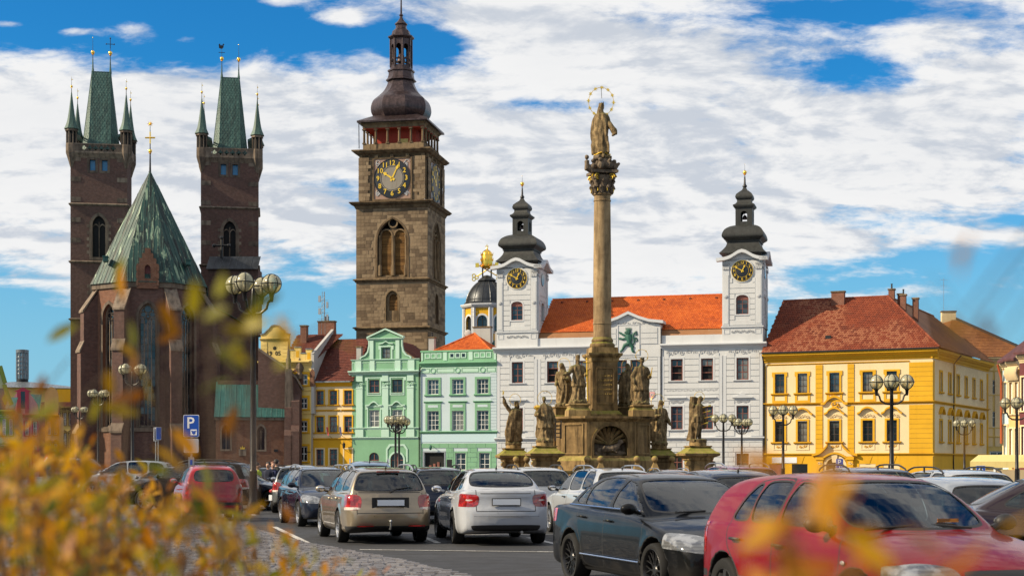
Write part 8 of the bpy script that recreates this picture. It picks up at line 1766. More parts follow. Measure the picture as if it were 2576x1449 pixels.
class CarForm:
 def __init__(s,m):
  s.m=m;c=lambda k,n=2:chaikin(m[k],n)
  s.P=dict(lower=c('lower'),green=c('green'),sec=chaikin(m['sec']+[(-.5,m['sec'][-1][1]),(-.5,m['sec'][0][1])],2),gsec=chaikin(m['gsec']+[(-.5,m['gsec'][-1][1]),(-.5,m['gsec'][0][1])],2),plan=c('plan'))
  s.exact={k:(lambda x,y,P=P:sd_poly(x,y,P))for k,P in s.P.items()}
  s.lut=dict(lower=Lut(s.P['lower'],-2.7,2.7,0,1.9),green=Lut(s.P['green'],-2.7,2.7,0,1.9),sec=Lut(s.P['sec'],-.1,1.2,0,1.9),gsec=Lut(s.P['gsec'],-.1,1.2,0,1.9),plan=Lut(s.P['plan'],-2.7,2.7,-.1,1.2))
 def f(s,x,y,z,S=None):
  S=S or s.exact;m=s.m;ay=np.abs(y);hw=m['hw'];t=(ay/hw)**2
  xs=x+(m.get('bow_f',.14)*sstep(x,0,.9)-m.get('bow_r',.10)*sstep(-x,0,.9))*t
  fl=np.zeros_like(x)
  for xa,za,ra in m['arches']:
   r=np.hypot(x-xa,z-za);fl=fl+.014*np.exp(-((r-ra)/.07)**2)
  dl=smax(smax(S['lower'](xs,z+m.get('crown_l',.05)*t),S['sec'](ay-fl,z),.05),S['plan'](x,ay-fl),.08)
  gx=m.get('gx',-.4)
  dg=smax(S['green'](xs,z+m.get('crown_g',.055)*t),S['gsec'](ay+m.get('gt',.022)*(x-gx)**2,z),.06)
  d=smin(dl,dg,.028)
  for xa,za,ra in m['arches']:
   r=np.hypot(x-xa,z-za);d=smax(d,-np.maximum(r-ra,.52-ay),.008)
  return d
 def grad(s,p,e=.003):
  f0=s.f(p[:,0],p[:,1],p[:,2]);g=np.empty_like(p)
  for k in range(3):
   q=p.copy();q[:,k]+=e;g[:,k]=(s.f(q[:,0],q[:,1],q[:,2])-f0)/e
  return f0,g
 def surface(s,h):
  xs=np.arange(-2.62,2.62,h);ys=np.arange(-1.04-h/2,1.05,h);zs=np.arange(.08,1.86,h)
  X,Y,Zz=np.meshgrid(xs,ys,zs,indexing='ij');D=s.f(X,Y,Zz,s.lut);I=D<0
  nx,ny,nz=D.shape
  occ=np.zeros((nx-1,ny-1,nz-1),int)
  for a in(0,1):
   for b in(0,1):
    for c in(0,1):occ+=I[a:nx-1+a,b:ny-1+b,c:nz-1+c]
  cell=(occ>0)&(occ<8);idx=-np.ones(cell.shape,int);ii=np.argwhere(cell);idx[tuple(ii.T)]=np.arange(len(ii))
  p=np.stack([xs[ii[:,0]],ys[ii[:,1]],zs[ii[:,2]]],1)+h/2
  acc=np.zeros_like(p);cnt=np.zeros(len(p))
  for ax in range(3):
   for b in(0,1):
    for c in(0,1):
     o0=[0,0,0];others=[k for k in range(3)if k!=ax];o0[others[0]]=b;o0[others[1]]=c;o1=list(o0);o1[ax]=1
     i0=ii+o0;i1=ii+o1;d0=D[tuple(i0.T)];d1=D[tuple(i1.T)];cr=(d0<0)!=(d1<0);t=np.where(cr,d0/np.where(cr,d0-d1,1),0)
     q=np.stack([xs[i0[:,0]],ys[i0[:,1]],zs[i0[:,2]]],1);q[:,ax]+=t*h;acc+=q*cr[:,None];cnt+=cr
  p=acc/cnt[:,None]
  faces=[]
  for ax in range(3):
   a,b=[k for k in range(3)if k!=ax]
   sl0=[slice(None)]*3;sl1=[slice(None)]*3;sl0[ax]=slice(0,-1);sl1[ax]=slice(1,None)
   cr=I[tuple(sl0)]!=I[tuple(sl1)];e=np.argwhere(cr);ok=(e[:,a]>0)&(e[:,b]>0)&(e[:,a]<D.shape[a]-1)&(e[:,b]<D.shape[b]-1);e=e[ok]
   pos=I[tuple(sl0)][tuple(e.T)]
   def at(da,db):
    q=e.copy();q[:,a]-=da;q[:,b]-=db;return idx[tuple(q.T)]
   quad=np.stack([at(1,1),at(0,1),at(0,0),at(1,0)],1)
   flip=pos if ax!=1 else~pos
   quad=np.where(flip[:,None],quad,quad[:,::-1]);faces.append(quad)
  faces=np.concatenate(faces)
  for _ in range(4):
   f0,g=s.grad(p);p=p-np.clip(f0,-h,h)[:,None]*g/np.maximum((g*g).sum(1),.15)[:,None]
  return p,[tuple(q)for q in faces]
class Cutter:
 """polygons cut along level lines, so that glass and lamps get clean edges"""
 def __init__(s,p,faces):s.p=[tuple(x)for x in p];s.faces=faces;s.lab=['body']*len(faces)
 def arr(s):return np.array(s.p)
 def cut(s,field,label,only=('body',),where=None):
  P=s.arr();v=field(P);w=where(P)if where is not None else None;nf,nl=[],[];cache={}
  neg=v<0
  for f,l in zip(s.faces,s.lab):
   if l not in only or(w is not None and not all(w[i]for i in f)):nf.append(f);nl.append(l);continue
   k=sum(neg[i]for i in f)
   if k==0:nf.append(f);nl.append(l);continue
   if k==len(f):nf.append(f);nl.append(label);continue
   A,B=[],[];n=len(f)
   for i in range(n):
    a,b=f[i],f[(i+1)%n];(A if neg[a]else B).append(a)
    if neg[a]!=neg[b]:
     key=(min(a,b),max(a,b))
     if key not in cache:
      t=v[a]/(v[a]-v[b]);pa,pb=s.p[a],s.p[b];s.p.append(tuple(pa[q]+(pb[q]-pa[q])*t for q in range(3)));cache[key]=len(s.p)-1
     A.append(cache[key]);B.append(cache[key])
   if len(A)>2:nf.append(tuple(A));nl.append(label)
   if len(B)>2:nf.append(tuple(B));nl.append(l)
  s.faces,s.lab=nf,nl
CARS={}
def car_meshes(key,h):
 m=CARMODELS[key];F=CarForm(m);p,faces=F.surface(h);c=Cutter(p,faces)
 cache_n=[np.zeros((0,3))]
 def N(P):
  k=len(cache_n[0])
  if len(P)>k:cache_n[0]=np.concatenate([cache_n[0],F.grad(P[k:])[1]])
  return cache_n[0][:len(P)]
 side=lambda P:(np.abs(P[:,1])>.40)&(np.abs(N(P)[:,1])>.45)
 up=lambda P:P[:,2]>m['belt']-.12
 fwd=lambda P:(N(P)[:,0]>.12)&(P[:,2]>m['belt']-.15)
 back=lambda P:(N(P)[:,0]<-.12)&(P[:,2]>m['belt']-.25)
 for xa,za,ra in m['arches']:c.cut(lambda P:np.maximum(np.hypot(P[:,0]-xa,P[:,2]-za)-ra-.016,.3-np.abs(P[:,1])),'black')
 c.cut(lambda P:P[:,2]-m.get('skirt',.23),'black')
 tr=m.get('trim',.016)
 for k,w in enumerate(m['windows']):
  W=rc(w,.045);W2=lambda P,W=W:sd_poly(P[:,0],P[:,2],W)
  c.cut(lambda P:W2(P)-tr,'trim',where=lambda P:side(P)&up(P));c.cut(W2,'side%d'%k,only=('trim',))
 for nm,wh in(('windshield',fwd),('rear_window',back)):
  W=rc([(y,z)for y,z in m[nm]]+mirror_half(m[nm]),.075);W2=lambda P,W=W:sd_poly(P[:,1],P[:,2],W)
  c.cut(lambda P:W2(P)-.02,'trim',where=wh);c.cut(W2,nm,only=('trim',))
 for nm,sg in(('headlight',1),('taillight',-1)):
  for poly,x0,lab in m[nm]:
   W=rc([(y if y>0 else-.4,z)for y,z in poly],.035);c.cut(lambda P:np.maximum(sd_poly(np.abs(P[:,1]),P[:,2],W),sg*(x0-P[:,0])),lab,only=('body','headlight','taillight'))
 for poly,x0,sg,lab in m.get('blackout',[]):
  W=rc([(y if y>0 else-.4,z)for y,z in poly],.035);c.cut(lambda P:np.maximum(sd_poly(np.abs(P[:,1]),P[:,2],W),sg*(x0-P[:,0])),lab)
 sw=m.get('seam',.0075)
 for poly in m['doors']:
  W=rc(poly,.06);low=lambda P:(np.abs(P[:,1])>.45)&(np.abs(N(P)[:,1])>.3)
  c.cut(lambda P:sd_poly(P[:,0],P[:,2],W)-sw,'in_',where=low);c.cut(lambda P:-(sd_poly(P[:,0],P[:,2],W)+sw),'black',only=('in_',));c.lab=['body' if l=='in_' else l for l in c.lab]
 for plane,lim in m.get('gaps',[]):
  ax,val=plane;wh=lambda P,lim=lim:np.all([(P[:,a]>lo)&(P[:,a]<hi)for a,lo,hi in lim],axis=0)
  c.cut(lambda P:P[:,ax]-val-sw,'in_',where=wh);c.cut(lambda P:-(P[:,ax]-val+sw),'black',only=('in_',));c.lab=['body' if l=='in_' else l for l in c.lab]
 P=c.arr();G=N(P);G=G/np.maximum(np.linalg.norm(G,axis=1),1e-6)[:,None]
 out={};groups={}
 for f,l in zip(c.faces,c.lab):
  yc=sum(c.p[i][1]for i in f)
  if l.startswith('side')or l in('headlight','taillight','lamp_clear','indicator'):l=l+('L' if yc>0 else 'R')
  if l in('black','trim','panel'):groups.setdefault('body',[]).append((f,{'black':1,'trim':1,'panel':2}[l]))
  else:groups.setdefault(l,[]).append((f,0))
 for l,fs in groups.items():
  used=sorted({i for f,_ in fs for i in f});re={i:k for k,i in enumerate(used)}
  q=P[used].copy();n=G[used]
  if l.startswith('side')or l in('windshield','rear_window'):q-=n*.006
  if l[:4]in('head','tail','lamp','indi'):q+=n*.003
  me=bpy.data.meshes.new(l);me.from_pydata([tuple(x)for x in q],[],[tuple(re[i]for i in f)for f,_ in fs])
  me.polygons.foreach_set('material_index',[k for _,k in fs]);me.polygons.foreach_set('use_smooth',[True]*len(fs))
  me.validate(verbose=False)
  if len(me.vertices)==len(n):me.normals_split_custom_set_from_vertices([tuple(x)for x in n])
  out[l]=me
 CARS[key]=out
def wheel_meshes(r,width,style,n):
 k=('wheel',r,width,style,n)
 if k in MESHES:return MESHES[k]
 rim=r*.66 if style!='big' else r*.76
 hw=width/2
 def turn(b,prof,nn=28,m=0):
  i0=len(b.v);b.lathe([(q,y)for q,y in prof],nn,cap=False,m=m);b.xf(Matrix.Rotation(R(-90),4,'X'),i0)
 t=MB();turn(t,[(rim,-hw*.9),(rim+.02,-hw),(r*.93,-hw),(r*.985,-hw*.75),(r,-hw*.4),(r,hw*.4),(r*.985,hw*.75),(r*.93,hw),(rim+.02,hw),(rim,hw*.9)])
 tm=t.mesh('tyre');finish_mesh(tm,RUBBER,50)
 b=MB();turn(b,[(rim-.012,-hw*.8),(rim-.012,hw*.7),(rim+.004,hw*.95),(rim+.012,hw*.9),(rim+.012,-hw*.8)])
 turn(b,[(.001,hw*.62),(.05,hw*.62),(.065,hw*.5),(.065,-hw*.2)],16)
 for i in range(n):
  a=2*math.pi*i/n;i0=len(b.v)
  if style=='double':
   for s_ in(-1,1):b.tube([(.045,hw*.52,s_*.012),(rim*.55,hw*.58,s_*.030),(rim-.005,hw*.66,s_*.040)],[.016,.013,.015],5)
  elif style=='star':b.tube([(.03,hw*.55,0),(rim*.5,hw*.60,0),(rim-.005,hw*.62,0)],[.035,.026,.034],5)
  elif style=='big':
   b.tube([(.04,hw*.45,0),(rim*.5,hw*.5,0),(rim*.8,hw*.55,.028),(rim-.005,hw*.62,.045)],[.012,.010,.009,.010],5);b.tube([(rim*.5,hw*.5,0),(rim*.8,hw*.55,-.028),(rim-.005,hw*.62,-.045)],[.010,.009,.010],5)
  else:b.tube([(.04,hw*.40,0),(rim*.6,hw*.45,0),(rim-.01,hw*.3,0)],[.05,.045,.06],5)
  b.xf(Matrix.Rotation(a,4,'Y'),i0)
 rm=b.mesh('rim');finish_mesh(rm,ALLOY,40)
 d=MB();turn(d,[(.001,hw*.05),(rim-.02,hw*.05),(rim-.02,-hw*.6),(.001,-hw*.6)],24);dm=d.mesh('brake');finish_mesh(dm,SEAM,40)
 MESHES[k]=(tm,rm,dm);return MESHES[k]
def obj_mat(o,*mats):
 for i,m in enumerate(mats):
  if i<len(o.material_slots):o.material_slots[i].link='OBJECT';o.material_slots[i].material=m
def seat_fn(b):
 b.prism([(-.05,.0),(.45,.06),(.47,.16),(.40,.20),(-.02,.14),(-.10,.2),(-.24,.70),(-.32,.70),(-.22,.1)],-.24,.24)
 b.prism([(-.27,.74),(-.22,.74),(-.25,.95),(-.34,.95),(-.36,.82)],-.13,.13);b.box(-.29,-.27,-.06,-.05,.68,.76);b.box(-.29,-.27,.05,.06,.68,.76)
def make_car(name,key,loc,heading,mat_,label,group=None,scale=(1,1,1),wheel=('double',5),rails=None,plate=None,aerial=None,rim_mat=None,handle=None,extra=None,low=False,panel=None,wr=None):
 """heading: degrees, 0 = nose to +x, counter-clockwise"""
 m=CARMODELS[key]
 if key not in CARS:car_meshes(key,m.get('cell',.045))
 t=thing(name,label,'car',(loc[0],loc[1],0),R(heading),group);t.scale=scale
 for l,me in CARS[key].items():
  if l=='body':
   if not me.materials:[me.materials.append(x)for x in(mat_,BLACKPL,BLACKPL)]
   o=link('body',me,t);obj_mat(o,mat_,BLACKPL,panel or mat_)
  elif l.startswith('side')or l in('windshield','rear_window'):
   if not me.materials:me.materials.append(CARGLASS)
   link({'windshield':'windshield','rear_window':'rear_window'}.get(l,'side_window'),me,t)
  else:
   if not me.materials:me.materials.append({'head':HEADL,'tail':TAILRED,'lamp':INDIC,'indi':AMBER}[l[:4]])
   link({'head':'headlight','tail':'taillight','lamp':'reversing_light','indi':'indicator'}[l[:4]],me,t)
 r=wr or m['wheel_r'];tm,rm,dm=wheel_meshes(r,m.get('tyre_w',.2),*wheel)
 for xa,za,ra in m['arches']:
  for s_ in(1,-1):
   wl=link('wheel',dm,t,(xa,s_*(m['hw']-.115),r),0 if s_>0 else math.pi);link('tyre',tm,wl);ro=link('rim',rm,wl)
   if rim_mat:obj_mat(ro,rim_mat)
 mx,mz=m['mirror']
 for s_ in(1,-1):
  def mir(b):
   b.sphere((0,.10,0),.11,12,8,0,(.62,.95,.66));b.tube([(.03,-.06,-.05),(.0,.06,-.02)],[.03,.035],6)
  o=shared(('mirror',),'mirror',[mat_],mir,t,(mx,s_*(m['hw']-.06),mz),0 if s_>0 else math.pi,60);obj_mat(o,handle or mat_)
  def mg(b):b.sphere((0,0,0),.085,12,6,0,(.1,1,.62))
  shared(('mirror_glass',),'mirror_glass',CHROME,mg,o,((-.058 if s_>0 else.058),.10,0),0,60)
 if not low:
  for hx,hz in m['handles']:
   for s_ in(1,-1):
    def hd(b):b.tube([(-.085,0,0),(-.07,.03,.002),(.05,.033,.004),(.085,0,.002)],[.014,.015,.015,.012],6)
    yb=m['hw']-.012-max(0,hz-.72)*.16;o=shared(('handle',),'door_handle',[mat_],hd,t,(hx,s_*yb,hz),0 if s_>0 else math.pi,60);obj_mat(o,handle or mat_)
 if rails:
  x0,x1,yr,zr,rm_=rails
  for s_ in(1,-1):
   def ra(b):
    n=10;pts=[(x0+(x1-x0)*i/n,0,zr+.055*min(1,6*min(i/n,1-i/n))-.03*((2*i/n-1)**2))for i in range(n+1)]
    pts=[(x0-.05,0,zr-.07)]+pts+[(x1+.05,0,zr-.07)];b.tube(pts,.018,6);b.tube([((x0+x1)/2,0,zr-.05),((x0+x1)/2,0,zr+.05)],.02,6)
   o=shared(('rail',key),'roof_rail',[rm_],ra,t,(0,s_*yr,0),0,50);obj_mat(o,rm_)
 if aerial:
  shared(('aerial',),'aerial',BLACKPL,lambda b:b.tube([(0,0,0),(-.02,0,.03),(-.12,0,aerial[2])],[.025,.01,.004],6),t,(aerial[0],0,aerial[1]),0,60)
 for(px,pz,sg)in(plate or[]):
  def pl(b):b.box(-.012,.012,-.275,.275,-.07,.07)
  def pf(b):b.box(-.003,.003,-.26,.26,-.055,.055)
  o=shared(('plate',),'plate_holder',BLACKPL,pl,t,(px,0,pz));shared(('platef',),'number_plate',PLATE,pf,o,(sg*.0145,0,0))
 ifl=m.get('floor',.30)
 for sx,sy,in((.1,.37),(.1,-.37),(-.75,.37),(-.75,-.37),(-.75,0.0))[:2 if low else 5]:shared(('seat',),'seat',SEATM,seat_fn,t,(sx,sy,ifl),0,50)
 def dash(b):b.prism([(.55,.55),(.62,.88),(.80,.95),(1.0,.9),(1.0,.5)],-.66,.66);b.tube([(.45+.05*math.cos(a),.37+.18*math.sin(a),.84+.18*math.cos(a))for a in np.linspace(0,2*math.pi,15)[:-1]],.014,5,closed=True)
 shared(('dash',),'dashboard',SEATM,dash,t,(m.get('dash_dx',0),0,m.get('dash_dz',0)),0,40)
 if extra:extra(t,m)
 return t
def plan_of(f,r,w):return[(f+.12,-.4),(f+.12,.48),(f-.02,w-.20),(f-.35,w-.045),(f-.9,w),(0,w+.004),(r+.8,w),(r+.38,w-.03),(r+.10,w-.12),(r-.08,.52),(r-.08,-.4)]
SECT=lambda w,zb=.15,zc=.97:[(0,zb),(w-.16,zb+.02),(w-.065,.25),(w-.022,.36),(w,.55),(w-.003,.68),(w-.018,.78),(w-.045,.88),(w-.075,zc),(w-.13,zc+.07),(0,zc+.12)]
def gsect(wb,wr,zb,zr):return[(0,zb-.3),(wb+.03,zb-.25),(wb,zb),(wb-(wb-wr)*.45,zb+(zr-zb)*.5),(wr+.01,zr-.10),(wr-.05,zr-.02),(wr-.2,zr+.06),(0,zr+.2)]
CARMODELS={}
CARMODELS['hatch']=dict(cell=.034,seam=.007,hw=.868,belt=.97,wheel_r=.315,tyre_w=.195,arches=[(1.255,.31,.375),(-1.255,.31,.375)],lower=[(2.06,.24),(2.13,.36),(2.13,.50),(2.07,.63),(1.97,.72),(1.70,.83),(1.35,.91),(1.0,.965),(.5,.985),(-.5,.99),(-1.5,1.0),(-1.90,.99),(-1.99,.90),(-2.03,.72),(-2.10,.58),(-2.11,.38),(-2.02,.26),(-1.4,.19),(1.4,.18)],green=[(1.20,.86),(1.0,.965),(.55,1.215),(.24,1.37),(-.1,1.42),(-.6,1.445),(-1.1,1.43),(-1.5,1.395),(-1.73,1.34),(-1.83,1.20),(-1.99,.96),(-1.98,.80)],sec=SECT(.868),gsec=gsect(.795,.60,.97,1.42),plan=plan_of(2.10,-2.06,.868),windows=[[(.80,.995),(.62,1.09),(.30,1.27),(.08,1.345),(-.08,1.355),(-.16,1.35),(-.20,.99)],[(-.28,.99),(-.25,1.352),(-.55,1.36),(-.80,1.345),(-.80,.995)],[(-.84,.997),(-.84,1.34),(-.98,1.32),(-1.17,1.05),(-1.20,1.0)]],windshield=[(.66,.99),(.555,1.36)],rear_window=[(.56,1.02),(.51,1.30)],headlight=[([(.36,.58),(.36,.73),(.60,.755),(.80,.73),(1.0,.70),(1.0,.57),(.60,.55)],1.62,'headlight')],taillight=[([(.60,.66),(.60,.95),(1.0,.97),(1.0,.64)],-1.72,'taillight')],blackout=[([(0,.48),(0,.40),(1.0,.40),(1.0,.48)],1.62,1,'black'),([(0,.50),(0,.42),(1.0,.42),(1.0,.50)],-1.65,-1,'black'),([(0,.60),(0,.70),(.33,.71),(.33,.60)],1.7,1,'black')],doors=[[(1.0,.26),(.98,.99),(.82,1.02),(.28,1.31),(.05,1.375),(-.24,1.385),(-.24,.26)],[(-.24,.26),(-.24,1.385),(-.6,1.395),(-.86,1.37),(-1.02,1.335),(-1.24,1.0),(-1.22,.78),(-1.05,.66),(-.88,.50),(-.84,.26)]],gaps=[((0,1.03),[(2,.6,.99),(0,.9,1.1),(1,-.74,.74)])],mirror=(.72,1.02),handles=[(-.10,.80),(-1.0,.82)])
CARMODELS['sedan']=dict(cell=.036,seam=.007,hw=.91,belt=.99,wheel_r=.335,tyre_w=.225,arches=[(1.355,.33,.385),(-1.355,.33,.385)],bow_f=.20,bow_r=.16,lower=[(2.18,.20),(2.26,.32),(2.27,.48),(2.22,.62),(2.10,.72),(1.75,.83),(1.35,.905),(1.05,.95),(.5,.985),(-.5,1.0),(-1.5,1.03),(-1.9,1.06),(-2.28,1.05),(-2.38,.99),(-2.40,.80),(-2.44,.62),(-2.43,.40),(-2.33,.24),(-1.5,.17),(1.5,.16)],green=[(1.28,.84),(1.08,.95),(.62,1.19),(.25,1.36),(-.05,1.425),(-.5,1.46),(-.95,1.445),(-1.25,1.40),(-1.55,1.26),(-1.88,1.075),(-1.98,1.0),(-1.9,.85)],sec=SECT(.91,.13,1.0),gsec=gsect(.80,.585,.99,1.43),plan=plan_of(2.24,-2.40,.91),windows=[[(.86,1.0),(.62,1.12),(.30,1.285),(.05,1.37),(-.10,1.385),(-.16,1.01)],[(-.24,1.01),(-.18,1.388),(-.55,1.40),(-.90,1.375),(-1.12,1.30),(-1.12,1.035)],[(-1.16,1.04),(-1.16,1.285),(-1.38,1.17),(-1.50,1.07)]],trim=.014,windshield=[(.69,.99),(.55,1.375)],rear_window=[(.62,1.08),(.52,1.375)],headlight=[([(.45,.58),(.43,.70),(.58,.76),(.80,.775),(1.0,.77),(1.0,.62),(.62,.55)],1.62,'headlight')],taillight=[([(.42,.80),(.42,.94),(1.0,.98),(1.0,.78)],-1.95,'taillight')],blackout=[([(0,.25),(0,.70),(.20,.70),(.28,.30)],1.9,1,'black'),([(0,.22),(0,.30),(.7,.30),(.7,.22)],1.9,1,'black')],doors=[[(1.02,.25),(1.02,.96),(.90,1.03),(.30,1.325),(.02,1.41),(-.19,1.42),(-.20,1.0),(-.20,.25)],[(-.20,.25),(-.20,1.42),(-.55,1.43),(-.95,1.40),(-1.15,1.32),(-1.18,1.0),(-1.12,.74),(-.96,.58),(-.90,.25)]],gaps=[((0,1.12),[(2,.6,.99),(0,1.0,1.2),(1,-.76,.76)])],mirror=(.80,1.03),handles=[(-.05,.86),(-.98,.885)],dash_dx=.05)
CARMODELS['liftback']=dict(cell=.04,hw=.905,belt=.98,wheel_r=.325,tyre_w=.215,arches=[(1.34,.32,.38),(-1.34,.32,.38)],bow_f=.18,bow_r=.12,lower=[(2.16,.22),(2.23,.34),(2.24,.50),(2.19,.66),(2.08,.74),(1.75,.85),(1.35,.92),(1.05,.965),(.5,.985),(-.5,1.0),(-1.5,1.03),(-1.9,1.075),(-2.28,1.085),(-2.35,1.03),(-2.36,.80),(-2.43,.66),(-2.44,.42),(-2.34,.26),(-1.5,.19),(1.5,.18)],green=[(1.24,.86),(1.05,.965),(.60,1.20),(.25,1.36),(-.05,1.43),(-.5,1.465),(-1.0,1.455),(-1.40,1.40),(-1.75,1.265),(-2.02,1.10),(-2.05,1.0),(-1.95,.85)],sec=SECT(.905,.15,1.0),gsec=gsect(.80,.59,.985,1.435),plan=plan_of(2.22,-2.38,.905),windows=[[(.84,1.0),(.62,1.12),(.30,1.285),(.05,1.37),(-.12,1.385),(-.18,1.01)],[(-.26,1.01),(-.20,1.39),(-.6,1.405),(-.98,1.38),(-1.16,1.33),(-1.12,1.035)],[(-1.20,1.04),(-1.22,1.31),(-1.48,1.19),(-1.58,1.08)]],windshield=[(.69,1.0),(.55,1.375)],rear_window=[(.64,1.115),(.53,1.385)],headlight=[([(.50,.60),(.48,.72),(.62,.77),(.82,.78),(1.0,.77),(1.0,.63),(.64,.58)],1.72,'headlight')],taillight=[([(.52,.76),(.50,.95),(.60,.97),(1.0,.99),(1.0,.74),(.6,.735)],-2.0,'taillight'),([(.62,.845),(.62,.885),(.78,.89),(.78,.85)],-2.0,'lamp_clear'),([(.45,.47),(.45,.50),(.80,.50),(.80,.47)],-2.0,'taillight')],blackout=[([(0,.45),(0,.68),(.32,.69),(.34,.47)],1.9,1,'black'),([(0,.40),(0,.28),(.62,.28),(.68,.40)],-2.0,-1,'black'),([(0,.20),(0,.45),(.7,.44),(.7,.2)],2.0,1,'black')],doors=[[(1.02,.26),(1.02,.97),(.88,1.03),(.30,1.325),(.02,1.41),(-.21,1.42),(-.22,1.0),(-.22,.26)],[(-.22,.26),(-.22,1.42),(-.6,1.435),(-1.0,1.405),(-1.18,1.35),(-1.18,1.0),(-1.12,.74),(-.96,.58),(-.90,.26)]],gaps=[((1,.56),[(0,-2.6,-2.2),(2,.66,1.06)]),((1,-.56),[(0,-2.6,-2.2),(2,.66,1.06)]),((2,.655),[(0,-2.6,-2.2),(1,-.57,.57)]),((2,.985),[(0,-2.6,-2.2),(1,-.50,.50)])],mirror=(.78,1.03),handles=[(-.05,.86),(-1.0,.885)],dash_dx=.03)
CARMODELS['wagon']=dict(cell=.04,hw=.89,belt=.98,wheel_r=.32,tyre_w=.205,arches=[(1.29,.315,.375),(-1.29,.315,.375)],bow_f=.16,bow_r=.13,gt=.016,lower=[(2.10,.23),(2.17,.35),(2.18,.50),(2.12,.64),(2.02,.73),(1.70,.85),(1.35,.925),(1.05,.97),(.5,.985),(-.5,1.0),(-1.5,1.02),(-2.05,1.02),(-2.24,.98),(-2.28,.78),(-2.36,.63),(-2.37,.42),(-2.28,.28),(-1.5,.19),(1.5,.18)],green=[(1.24,.86),(1.04,.97),(.58,1.22),(.25,1.39),(-.05,1.45),(-.5,1.485),(-1.1,1.48),(-1.6,1.455),(-1.92,1.42),(-2.02,1.36),(-2.13,1.18),(-2.24,.98),(-2.2,.8)],sec=SECT(.89,.15,.985),gsec=gsect(.80,.605,.98,1.46),plan=plan_of(2.14,-2.32,.89),windows=[[(.82,1.0),(.60,1.13),(.30,1.30),(.05,1.39),(-.12,1.405),(-.18,1.005)],[(-.26,1.005),(-.20,1.408),(-.6,1.42),(-1.06,1.41),(-1.10,1.02)],[(-1.20,1.025),(-1.16,1.405),(-1.55,1.385),(-1.74,1.34),(-1.84,1.18),(-1.86,1.05)]],windshield=[(.68,1.0),(.56,1.40)],rear_window=[(.665,1.03),(.66,1.10),(.56,1.375)],headlight=[([(.44,.60),(.42,.72),(.58,.77),(.80,.79),(1.0,.79),(1.0,.63),(.60,.58)],1.60,'headlight')],taillight=[([(.56,.69),(.54,.90),(.62,.955),(1.0,.955),(1.0,.66),(.62,.66)],-1.93,'taillight'),([(.56,.67),(.56,.715),(1.0,.715),(1.0,.65)],-1.95,'lamp_clear')],blackout=[([(0,.45),(0,.68),(.36,.69),(.36,.47)],1.9,1,'black'),([(0,.18),(0,.36),(.86,.36),(.86,.18)],-1.95,-1,'black')],doors=[[(1.0,.26),(1.0,.97),(.86,1.03),(.30,1.34),(.02,1.43),(-.21,1.44),(-.22,1.0),(-.22,.26)],[(-.22,.26),(-.22,1.44),(-.6,1.45),(-1.0,1.44),(-1.13,1.42),(-1.16,1.0),(-1.10,.72),(-.94,.57),(-.88,.26)]],gaps=[((1,.64),[(0,-2.6,-2.1),(2,.58,1.0)]),((1,-.64),[(0,-2.6,-2.1),(2,.58,1.0)]),((2,.60),[(0,-2.6,-2.1),(1,-.65,.65)]),((2,.995),[(0,-2.6,-2.1),(1,-.64,.64)])],mirror=(.76,1.03),handles=[(-.05,.85),(-1.0,.87)])
CARMODELS['mpv']=dict(cell=.05,hw=.90,belt=1.05,wheel_r=.325,tyre_w=.205,arches=[(1.33,.32,.38),(-1.33,.32,.38)],bow_f=.2,bow_r=.12,gt=.018,lower=[(2.05,.24),(2.12,.36),(2.12,.52),(2.05,.70),(1.92,.82),(1.65,.95),(1.35,1.02),(.8,1.05),(-.5,1.07),(-1.5,1.09),(-2.05,1.08),(-2.17,.98),(-2.2,.75),(-2.26,.60),(-2.27,.42),(-2.18,.28),(-1.5,.2),(1.5,.2)],green=[(1.55,.90),(1.35,1.02),(.85,1.30),(.45,1.50),(.1,1.575),(-.5,1.61),(-1.1,1.60),(-1.6,1.565),(-1.88,1.50),(-2.03,1.28),(-2.14,1.05),(-2.1,.85)],sec=SECT(.90,.16,1.06),gsec=gsect(.81,.60,1.05,1.58),plan=plan_of(2.08,-2.22,.90),windows=[[(1.10,1.07),(.80,1.24),(.45,1.43),(.15,1.51),(-.12,1.52),(-.18,1.08)],[(-.26,1.08),(-.20,1.525),(-.6,1.53),(-1.02,1.52),(-1.06,1.09)],[(-1.16,1.10),(-1.12,1.51),(-1.5,1.48),(-1.70,1.42),(-1.82,1.15)]],windshield=[(.70,1.07),(.56,1.50)],rear_window=[(.64,1.12),(.55,1.46)],headlight=[([(.44,.66),(.42,.80),(.58,.86),(.80,.90),(1.0,.92),(1.0,.72),(.60,.64)],1.50,'headlight')],taillight=[([(.62,.78),(.60,1.10),(1.0,1.14),(1.0,.76)],-1.9,'taillight')],blackout=[([(0,.45),(0,.68),(.36,.69),(.36,.47)],1.9,1,'black')],doors=[[(1.05,.28),(1.05,1.02),(-.21,1.05),(-.21,.28)],[(-.22,.28),(-.22,1.05),(-1.12,1.06),(-1.10,.75),(-.92,.58),(-.88,.28)]],mirror=(.95,1.12),handles=[(-.05,.92),(-1.0,.95)],dash_dx=.2,dash_dz=.1)
